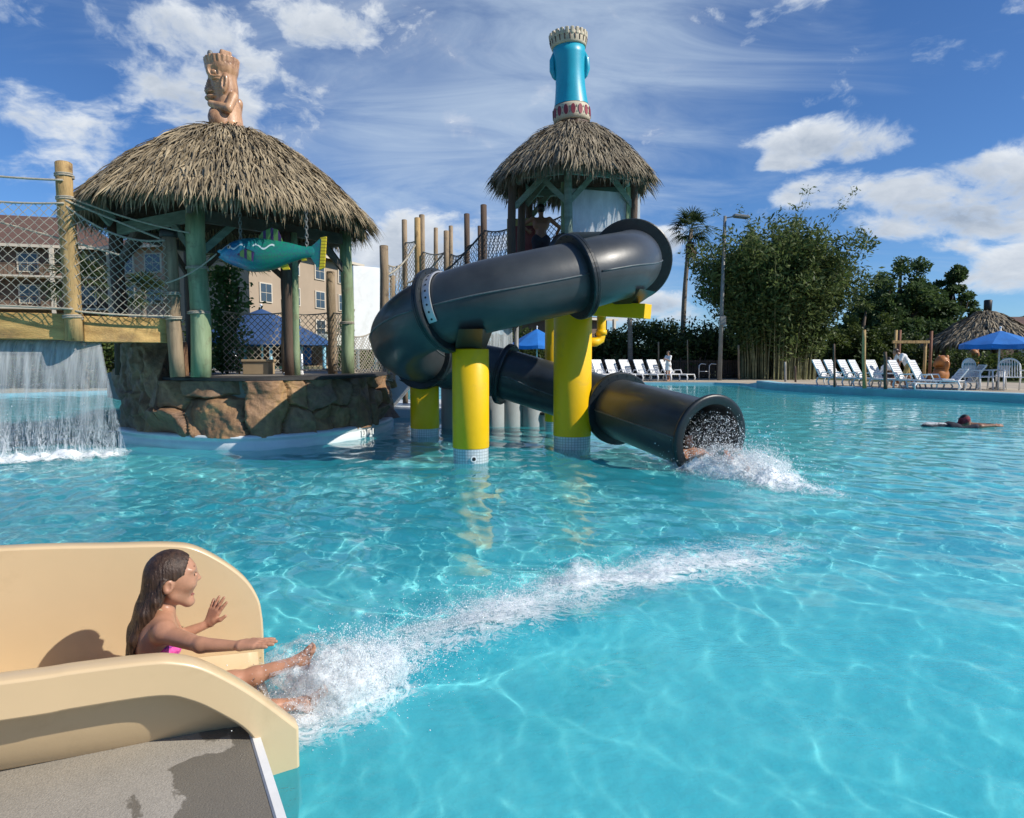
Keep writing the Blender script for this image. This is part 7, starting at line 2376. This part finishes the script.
ROW2 = [(822, 29.0, 'lounger at the left end of the right bank row'), (834, 28.4, 'second lounger on the right bank, left of the thin dark post'), (848, 27.8, 'lounger left of the tan net post on the right bank'), (859, 27.3, 'lounger half behind the tan net post'), (876, 26.6, 'lounger in front of the crouching person'), (900, 25.7, 'lounger in front of the bending man'), (920, 25.1, 'lounger with upright back left of the timber frame foot')]
for i, (u_, d_, lab) in enumerate(ROW2):
    p = at(u_ + 4, 390, d_)
    o = copy_tree(L0); o['label'] = lab; o['group'] = 'white loungers on the right bank'
    o.location = (p.x, d_, ground_z(p.x, d_)); o.rotation_euler = (0, 0, R(-56 + random.uniform(-7, 7))); o.scale = (1.0, 1.0, 1.0)
for i, (u_, d_, rz, lab) in enumerate([(948, 24.6, 172, 'lowered lounger lying flat left of the arch backed chairs'), (966, 24.9, 168, 'lounger between the flat one and the arch backed chairs')]):
    o = copy_tree(L0); p = at(u_, 392, d_)
    o['label'] = lab; o['group'] = 'white loungers on the right bank'
    o.location = (p.x, d_, ground_z(p.x, d_)); o.rotation_euler = (0, 0, R(rz))
    o.scale = (1, 1, 0.72 if i == 0 else 0.85)
def arch_chair(label, u, d, rz):
    p = at(u, 392, d)
    o = thing('garden_chair', label, 'chair', (p.x, d, ground_z(p.x, d)), rz, 'arch backed white chairs')
    mb = MB()
    outl = [(-0.22, -0.29, 0.40)] + [(-0.30 - 0.02 * math.sin(a), -0.29 * math.cos(a), 0.72 + 0.26 * math.sin(a)) for a in np.linspace(0, PI, 13)] + [(-0.22, 0.29, 0.40)]
    mb.tube(outl, 0.028, 8)
    for q in range(7):
        y = -0.21 + q * 0.07
        mb.bar((-0.22, y, 0.41), (-0.31, y, 0.72 + 0.25 * math.sqrt(max(0, 1 - (y / 0.29) ** 2))), 0.02, 0.045)
    mb.build('backrest', M['white_plastic'], o)
    MB().bar((-0.30, -0.24, 0.80), (-0.30, 0.24, 0.80), 0.05, 0.07, ch=0.01).build('headrest_band', M['cloth_teal'], o)
    mb = MB()
    for q in range(7):
        mb.box((-0.20 + q * 0.075, 0, 0.41), (0.062, 0.54, 0.024), ch=0.004)
    mb.build('seat', M['white_plastic'], o)
    for s in (-0.28, 0.28):
        MB().tube([(-0.24, s, 0.0), (-0.20, s, 0.42), (-0.26, s, 0.62)], 0.026, 8).build('leg', M['white_plastic'], o)
        MB().tube([(0.30, s, 0.0), (0.26, s, 0.60)], 0.026, 8).build('leg', M['white_plastic'], o)
        MB().bar((-0.27, s, 0.62), (0.32, s, 0.61), 0.05, 0.03, ch=0.008).build('armrest', M['white_plastic'], o)
    return o
ac = arch_chair('white arch backed chair left of the blue umbrella pole', 977, 24.6, R(-70))
ac.scale = (1.15, 1.15, 1.15)
o = copy_tree(ac); o['label'] = 'white arch backed chair right of the blue umbrella pole'
p = at(1011, 392, 24.3); o.location = (p.x, 24.3, ground_z(p.x, 24.3)); o.rotation_euler = (0, 0, R(-110))
o = copy_tree(ac); o['label'] = 'white arch backed chair turned sideways under the blue umbrella'
p = at(993, 391.5, 25.2); o.location = (p.x, 25.2, ground_z(p.x, 25.2)); o.rotation_euler = (0, 0, R(170))

def umbrella(name, label, u, d, r, zrim, zap, m, zg, sides=8):
    p = at(u, 340, d)
    o = thing(name, label, 'umbrella', (p.x, d, zg))
    V = [(0, 0, zap)]; Fs = []
    k = 5
    n = sides * 4
    for i in range(1, k + 1):
        t = i / k
        for j in range(n):
            a = 2 * PI * j / n
            rr = r * t * (1 - 0.06 * abs(math.sin(a * sides / 2)) * t)
            V.append((math.cos(a) * rr, math.sin(a) * rr, zap + (zrim - zap) * (0.85 * t + 0.15 * t * t) - 0.03 * abs(math.sin(a * sides / 2)) * t))
    for j in range(n):
        Fs.append((0, 1 + j, 1 + (j + 1) % n))
    for i in range(1, k):
        for j in range(n):
            a, b = 1 + (i - 1) * n + j, 1 + (i - 1) * n + (j + 1) % n
            Fs.append((a, a + n, b + n, b))
    b0 = 1 + (k - 1) * n
    off = len(V)
    for j in range(n):
        x, y, z = V[b0 + j]; V.append((x * 1.005, y * 1.005, z - 0.16))
    for j in range(n):
        Fs.append((b0 + j, off + j, off + (j + 1) % n, b0 + (j + 1) % n))
    c = MB().add([(x, y, z - zg) for x, y, z in V], Fs, 0).build('canopy', m, o)
    md = c.modifiers.new('th', 'SOLIDIFY'); md.thickness = 0.012
    MB().tube([(0, 0, 0), (0, 0, zap - zg + 0.12)], 0.028, 10).ball((0, 0, zap - zg + 0.12), 0.045).build('pole', M['white_plastic'], o)
    for j in range(sides):
        a = 2 * PI * j / sides
        MB().tube([(0, 0, zap - zg - 0.05), (math.cos(a) * r * 0.97, math.sin(a) * r * 0.97, zrim - zg - 0.02)], 0.012, 5).build('rib', M['alu'], o)
    MB().lathe([(0, 0), (0.26, 0), (0.26, 0.05), (0.06, 0.09), (0.06, 0.3), (0, 0.3)], 20).build('base', M['concrete_post'], o)
    return o
umbrella('sun_umbrella', 'bright blue sun umbrella over white chairs at the right edge', 1000, 25.0, 1.28, 1.93, 2.42, M['blue_canvas'], 0.28)
umbrella('sun_umbrella', 'blue sun umbrella seen behind the slide, left of the tall yellow column', 537, 36.8, 1.55, 2.05, 2.95, M['blue_canvas'], 0.10)
umbrella('market_umbrella', 'large navy umbrella over the bar behind the left hut', 262, 24.0, 2.3, 2.05, 3.15, M['navy_canvas'], 0.10, 8)

# posts of the pool-side net and a timber frame on the right bank
for (u_, v0_, v1_, d_, r_, mm, lab) in [(864.5, 388, 330, 25.8, 0.075, 'post_tan', 'tallest tan net post in the lounger row'), (834.5, 387, 344, 27.0, 0.045, 'post_dark', 'thin dark post between loungers on the right bank'), (885.5, 391, 352, 25.2, 0.065, 'post_dark', 'dark post in front of the crouching person'), (785.5, 384, 362, 34.5, 0.06, 'concrete_post', 'short pale post at the left end of the right bank'), (795.5, 386, 366, 33.6, 0.05, 'post_dark', 'short dark post beside the pale one'), (739, 377, 345, 40.2, 0.06, 'post_grey', 'grey stake right of the lamp post'), (688, 376, 340, 41, 0.04, 'post_grey', 'thin stake left of the lamp post'), (659, 376, 342, 41.5, 0.05, 'post_grey', 'thin stake behind the loungers')]:
    a, b = at(u_ - 0.5, v1_, d_), at(u_, v0_, d_)
    z0 = ground_z(b.x, d_)
    tag(pole('net_post', (b.x, d_, z0), a, r_, M[mm], None, r_ * 0.9), lab, 'post')
tf = thing('timber_frame', 'small timber frame with a pale crossbar behind the loungers', 'frame', (at(912, 385, 29.5).x, 29.5, 0.28))
for (u_, vt, off) in [(896, 330, 0.0), (900, 330, 0.6), (925.5, 343, 0.0), (931.5, 331, 0.6)]:
    p = at(u_, vt, 29.5 + off)
    q = p.x - tf.location.x
    MB().tube([(q, off, 0), (q, off, p.z - 0.28)], 0.065, 8).build('upright', M['wood_red'] if off else M['post_tan'], tf)
a, b = at(892, 342, 29.4), at(929, 342, 29.4)
MB().bar(Vector((a.x, 29.38, a.z)) - Vector(tf.location), Vector((b.x, 29.38, b.z)) - Vector(tf.location), 0.08, 0.12, ch=0.01).build('crossbar', M['post_tan'], tf)
def carved(label, u, v, d, sc):
    p = at(u, v, d)
    o = thing('carved_figure', label, 'carving', (p.x, d, 0.28), 0.4)
    P = [ell((0, 0, 0.32), (0.36, 0.26, 0.32), k=0.06), ell((0.05, 0, 0.85), (0.26, 0.24, 0.24), k=0.06), ell((-0.14, 0.12, 0.70), (0.12, 0.10, 0.22), (0.3, -0.2, 0), k=0.05), ell((0.0, -0.22, 0.62), (0.10, 0.10, 0.26), (0.3, 0, 0), k=0.04), ell((0.22, 0.1, 0.55), (0.2, 0.12, 0.12), (0, 0.6, 0), k=0.05), ell((0.1, 0.17, 1.02), (0.08, 0.05, 0.09), k=0.02), ell((0.1, -0.17, 1.02), (0.08, 0.05, 0.09), k=0.02), ell((-0.16, 0, 0.60), (0.12, 0.3, 0.07), k=0.03, sub=True)]
    sdf_mesh('figure', P, 0.03, M['wood_orange'], o)
    o.scale = (sc, sc, sc)
    return o
carved('shiny orange carved wooden figure between loungers and right hut', 940, 388, 31, 1.15)
carved('smaller orange carved figure in the bed under the right hut', 972, 380, 36, 0.9).location.z = 0.9
tag(MB().lathe([(0, 0.1), (1.9, 0.1), (1.6, 0.75), (0.9, 0.92), (0, 0.95)], 18, (at(972, 380, 36).x, 36.2, 0)).build('planting_mound', M['lawn']), kind='structure')
bush('light green shrub in the bed below the right hut', 985, 34.5, 2.2, 1.5, M['leaf_light'], 1800, 0.16, 140)
bush('light green shrub at the right edge behind the blue umbrella', 1014, 34.0, 2.6, 1.6, M['leaf_light'], 1800, 0.16, 141)
bush('dark shrub behind the lowered lounger', 955, 36.0, 2.2, 1.7, M['leaf_hedge'], 1800, 0.16, 142)

# thatched hut and brown roof at the far right
rh = thing('thatched_hut', 'distant thatched hut with a pointed roof at the right edge', 'hut', (at(985, 360, 41).x, 41, 0.1))
rfz = at(985, 310, 41).z - 0.1
rr_ = put('roof', None, rh, Vector((0, 0, rfz)))
thatch_roof(rr_, 3.0, 1.9, 8, 0.3, M['thatch_tower'], 4200, 15, power=1.1, lg=0.7, wd=0.08, fringe=0.6, r_top=0.12)
MB().lathe([(0.0, -0.3), (0.20, -0.3), (0.22, 0.55), (0.17, 0.6), (0, 0.6)], 14, (0, 0, rfz)).build('finial', M['black'], rh)
for q in range(8):
    a = 2 * PI * q / 8
    pole('post', (math.cos(a) * 2.5, math.sin(a) * 2.5, 0), (math.cos(a) * 2.5, math.sin(a) * 2.5, rfz - 1.9), 0.12, M['post_dark'], rh)
MB().box((0, 1.2, 0.6), (4.2, 0.5, 1.2), ch=0.02).build('counter', M['fence_dark'], rh)
hb = thing('brown_house', 'low house with a brown roof behind the right thatched hut', 'house', (at(1035, 360, 66).x, 66, 0.05))
MB().box((0, 0, 1.9), (13, 8, 3.8)).build('wall', M['hotel_shade'], hb)
mb = MB()
mb.add([(-7.2, -4.6, 3.7), (7.2, -4.6, 3.7), (7.2, 4.6, 3.7), (-7.2, 4.6, 3.7), (-4.0, 0, 5.2), (5.0, 0, 5.2)], [(0, 1, 5, 4), (1, 2, 5), (2, 3, 4, 5), (3, 0, 4), (0, 3, 2, 1)])
mb.build('roof', M['roof_tile'], hb)
for x in (-4, -1, 2):
    w_ = MB().box((x, -4.02, 2.0), (1.3, 0.10, 1.3)).build('window', M['trim_cream'], hb)
    MB().box((x, -4.06, 2.0), (1.1, 0.06, 1.1)).build('pane', M['glass'], w_)

# fence behind the loungers
fe = thing('slat_fence', 'low dark fence behind the far deck loungers', 'fence', (at(690, 378, 42.6).x, 42.6, 0.1))
for i in range(16):
    MB().box((-9 + i * 1.2, 0, 0.65), (0.09, 0.09, 1.3)).build('fence_post', M['fence_dark'], fe)
mb = MB()
for i in range(120):
    mb.box((-9 + i * 0.15, 0.02, 0.62), (0.11, 0.02, 1.05 + 0.04 * random.random()))
mb.build('slats', M['fence_dark'], fe)
MB().bar((-9, -0.03, 1.05), (9, -0.03, 1.05), 0.04, 0.07).build('rail', M['fence_dark'], fe)
MB().bar((-9, -0.03, 0.3), (9, -0.03, 0.3), 0.04, 0.07).build('rail', M['fence_dark'], fe)
# hand rail by the lamp post
hr = thing('pool_rail', 'small metal hand rail on the far deck left of the lamp post', 'hand rail', (at(704, 378, 40).x, 40, 0.1))
for s in (-0.3, 0.3):
    MB().tube([(s, 0, 0), (s, 0, 0.85), (s + 0.12, 0, 0.95), (s + 0.4, 0, 0.92)], 0.03, 8).build('rail', M['alu'], hr)
MB().tube([(-0.3, 0, 0.5), (0.3, 0, 0.5)], 0.025, 6).build('bar', M['alu'], hr)

# people on the decks
J = dict(STAND); J.update(elbow_l=(0.12, 0.22, 1.12), wrist_l=(0.28, 0.10, 1.22), elbow_r=(0.10, -0.22, 1.12), wrist_r=(0.26, -0.08, 1.20), face=(1, 0, 0))
p = at(668, 381, 38.0)
figure('person', 'woman in a white top and wrap standing by the far loungers', (p.x, 38.0, 0.10), R(-150), J, 1.66, 'skin', 'hair_black', 'cloth_white', None, 0.02, skirt='cloth_white', female=True)
J = dict(pelvis=(0, 0, 0.92), chest=(0.22, 0, 1.18), neck=(0.38, 0, 1.30), head=(0.50, 0, 1.38), shoulder_l=(0.32, 0.18, 1.26), shoulder_r=(0.32, -0.18, 1.26), elbow_l=(0.42, 0.22, 1.0), elbow_r=(0.42, -0.22, 1.0), wrist_l=(0.52, 0.16, 0.78), wrist_r=(0.52, -0.16, 0.78),
         hip_l=(0, 0.09, 0.90), hip_r=(0, -0.09, 0.90), knee_l=(0.18, 0.10, 0.50), knee_r=(-0.06, -0.10, 0.48), ankle_l=(0.12, 0.10, 0.10), ankle_r=(-0.28, -0.10, 0.14), face=(0.9, 0, -0.3))
p = at(907, 391, 26.6)
figure('person', 'man in a white shirt and khaki shorts bending over a lounger', (p.x, 26.6, 0.28), R(178), J, 1.70, 'skin', 'hair', 'cloth_white', 'cloth_khaki', 0.018, shoes='cloth_white')
J = dict(pelvis=(0, 0, 0.42), chest=(0.10, 0, 0.74), neck=(0.18, 0, 0.92), head=(0.24, 0, 1.05), shoulder_l=(0.15, 0.18, 0.86), shoulder_r=(0.15, -0.18, 0.86), elbow_l=(0.30, 0.24, 0.64), elbow_r=(0.30, -0.24, 0.64), wrist_l=(0.48, 0.12, 0.56), wrist_r=(0.48, -0.12, 0.56),
         hip_l=(0.02, 0.09, 0.42), hip_r=(0.02, -0.09, 0.42), knee_l=(0.42, 0.14, 0.48), knee_r=(0.42, -0.14, 0.48), ankle_l=(0.38, 0.14, 0.09), ankle_r=(0.38, -0.14, 0.09), face=(1, 0, -0.1))
p = at(881, 390, 27.4)
figure('person', 'dark haired person in white sitting on a lounger behind the dark post', (p.x, 27.4, 0.28), R(-20), J, 1.68, 'skin_tan', 'hair_black', 'cloth_white', 'cloth_dark', 0.018)

b_ = at(923, 397.5, 24.75)
pq = thing('kerb_plaque', 'small dark plaque on the pool kerb below the right bank', 'plaque', (b_.x - 0.04, 24.72, 0.15), math.atan2(25.6 - 22.3, 13.8 - 15.9) + PI)
MB().box((0, -0.01, 0), (0.62, 0.03, 0.13), ch=0.004).build('plate', M['cap_dark'], pq)
# ------------------------------------------------------------------ the bar and hotels behind the left hut
kb = thing('pool_bar', 'pale fronted pool bar kiosk behind the left hut', 'kiosk', (at(262, 372, 27).x, 27, 0.1))
MB().box((0, 0.8, 2.05), (5.4, 2.2, 0.42), ch=0.02).build('fascia', M['trim_cream'], kb)
MB().box((0, 1.0, 0.5), (5.0, 1.6, 1.0), ch=0.02).build('counter', M['cardboard'], kb)
for i, x in enumerate((-2.4, -1.0, 0.4, 1.6, 2.5)):
    MB().tube([(x, -0.1, 0), (x, -0.1, 1.86)], 0.07, 8).build('column', M['alu'] if i % 2 else M['kerb_blue'], kb)
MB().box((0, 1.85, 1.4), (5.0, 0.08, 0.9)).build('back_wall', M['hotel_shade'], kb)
for i, x in enumerate((-1.7, -0.3, 1.0)):
    MB().box((x, 1.74, 1.4), (0.9, 0.06, 0.7), ch=0.01).build('panel', [M['kerb_blue'], M['wood_red'], M['blue_canvas']][i], kb)

def hotel(label, x0, y0, x1, y1, zwall, zroof, m, storeys, seed=0, balcony=True, win_w=1.5, depth=12, name='hotel_building', bays=None):
    a, b = Vector((x0, y0, 0)), Vector((x1, y1, 0))
    d = b - a
    L = d.length
    rz = math.atan2(d.y, d.x)
    o = thing(name, label, 'hotel', a, rz)
    MB().box((L / 2, depth / 2, zwall / 2), (L, depth, zwall)).build('wall', m, o)
    ov = 0.9
    mb = MB()
    mb.add([(-ov, -ov, zwall), (L + ov, -ov, zwall), (L + ov, depth + ov, zwall), (-ov, depth + ov, zwall), (depth * 0.35, depth / 2, zroof), (L - depth * 0.35, depth / 2, zroof)], [(0, 1, 5, 4), (1, 2, 5), (2, 3, 4, 5), (3, 0, 4), (0, 3, 2, 1)])
    rf = mb.build('roof', M['roof_tile'], o)
    MB().box((L / 2, -ov, zwall - 0.02), (L + 2 * ov + 0.1, 0.18, 0.26)).build('gutter', M['trim_cream'], rf)
    sh = zwall / storeys
    nb = bays or int(L / 4.2)
    for st in range(storeys):
        for k in range(nb):
            x = (k + 0.5) * L / nb
            z = st * sh + sh * 0.5
            f = MB().box((x, -0.03, z), (win_w + 0.25, 0.16, 1.75)).build('window', M['trim_cream'], o)
            pm = MB()
            for sx in (-1, 1):
                for sz in (-1, 1):
                    pm.box((x + sx * win_w * 0.25, -0.10, z + sz * 0.40), (win_w * 0.46, 0.06, 0.74))
            pm.build('pane', M['glass'], f)
        if balcony:
            MB().box((L / 2, -0.75, st * sh + 0.08), (L, 1.5, 0.16)).build('balcony_slab', M['trim_cream'], o)
            mb = MB()
            mb.bar((0, -1.45, st * sh + 1.1), (L, -1.45, st * sh + 1.1), 0.06, 0.08)
            for q in range(int(L / 0.35)):
                mb.box((q * 0.35, -1.45, st * sh + 0.62), (0.04, 0.04, 0.95))
            mb.build('balcony_rail', M['fence_dark'], o)
    if balcony:
        for k in range(nb + 1):
            MB().box((k * L / nb, -1.3, zwall / 2), (0.32, 0.32, zwall)).build('pillar', M['trim_cream'], o)
    return o
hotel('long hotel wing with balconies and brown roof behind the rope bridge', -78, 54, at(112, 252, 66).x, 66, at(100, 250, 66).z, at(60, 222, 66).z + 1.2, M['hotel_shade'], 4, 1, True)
hotel('pink hotel tower with white framed windows behind the thatched hut', at(112, 252, 63.5).x, 63.5, at(167, 252, 62).x, 62.0, at(140, 250, 64).z, at(140, 222, 64).z, M['hotel_pink'], 4, 2, False, 1.6, 8, bays=2)
hotel('tan hotel wing seen through the left hut', at(248, 245, 60).x, 60, at(352, 262, 76).x, 76, at(300, 254, 68).z, at(300, 232, 68).z, M['hotel_tan'], 4, 3, False, 1.5, 12)
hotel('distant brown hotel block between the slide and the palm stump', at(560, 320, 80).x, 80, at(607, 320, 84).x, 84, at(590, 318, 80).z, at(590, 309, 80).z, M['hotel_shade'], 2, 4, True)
# greenery in front of the hotels
for i, (u_, d_, w_, h_, mm, lab) in enumerate([(20, 30, 5.0, 2.9, 'hedge', 'dark shrub behind the bridge net at the left edge'), (62, 31, 4.5, 3.2, 'hedge', 'dark shrub behind the tall bridge post'), (104, 30, 4.0, 2.8, 'light', 'light green shrub behind the second net panel'), (146, 31, 4.0, 2.6, 'hedge', 'dark shrub behind the short bridge post'), (205, 30, 4.5, 2.8, 'hedge', 'dark shrub behind the front hut post'), (310, 31, 4.0, 2.2, 'hedge', 'dark shrub right of the pool bar'), (352, 33, 4.5, 2.6, 'light', 'light green shrub behind the right hut post'), (395, 36, 4.5, 2.4, 'hedge', 'dark shrub beside the white board')]):
    bush(lab, u_, d_, w_, h_, M['leaf_' + mm], 2600, 0.2, 160 + i, group='shrubs in front of the hotels')
palm('small fan palm behind the bridge net', 84, 276, 29, 26, 1.7, 0.13, False, 21)
palm('fan palm right behind the short bridge post', 148, 290, 33, 24, 1.6, 0.13, False, 22)
palm('fan palm behind the back posts of the left hut', 232, 262, 33, 26, 1.8, 0.14, False, 23)
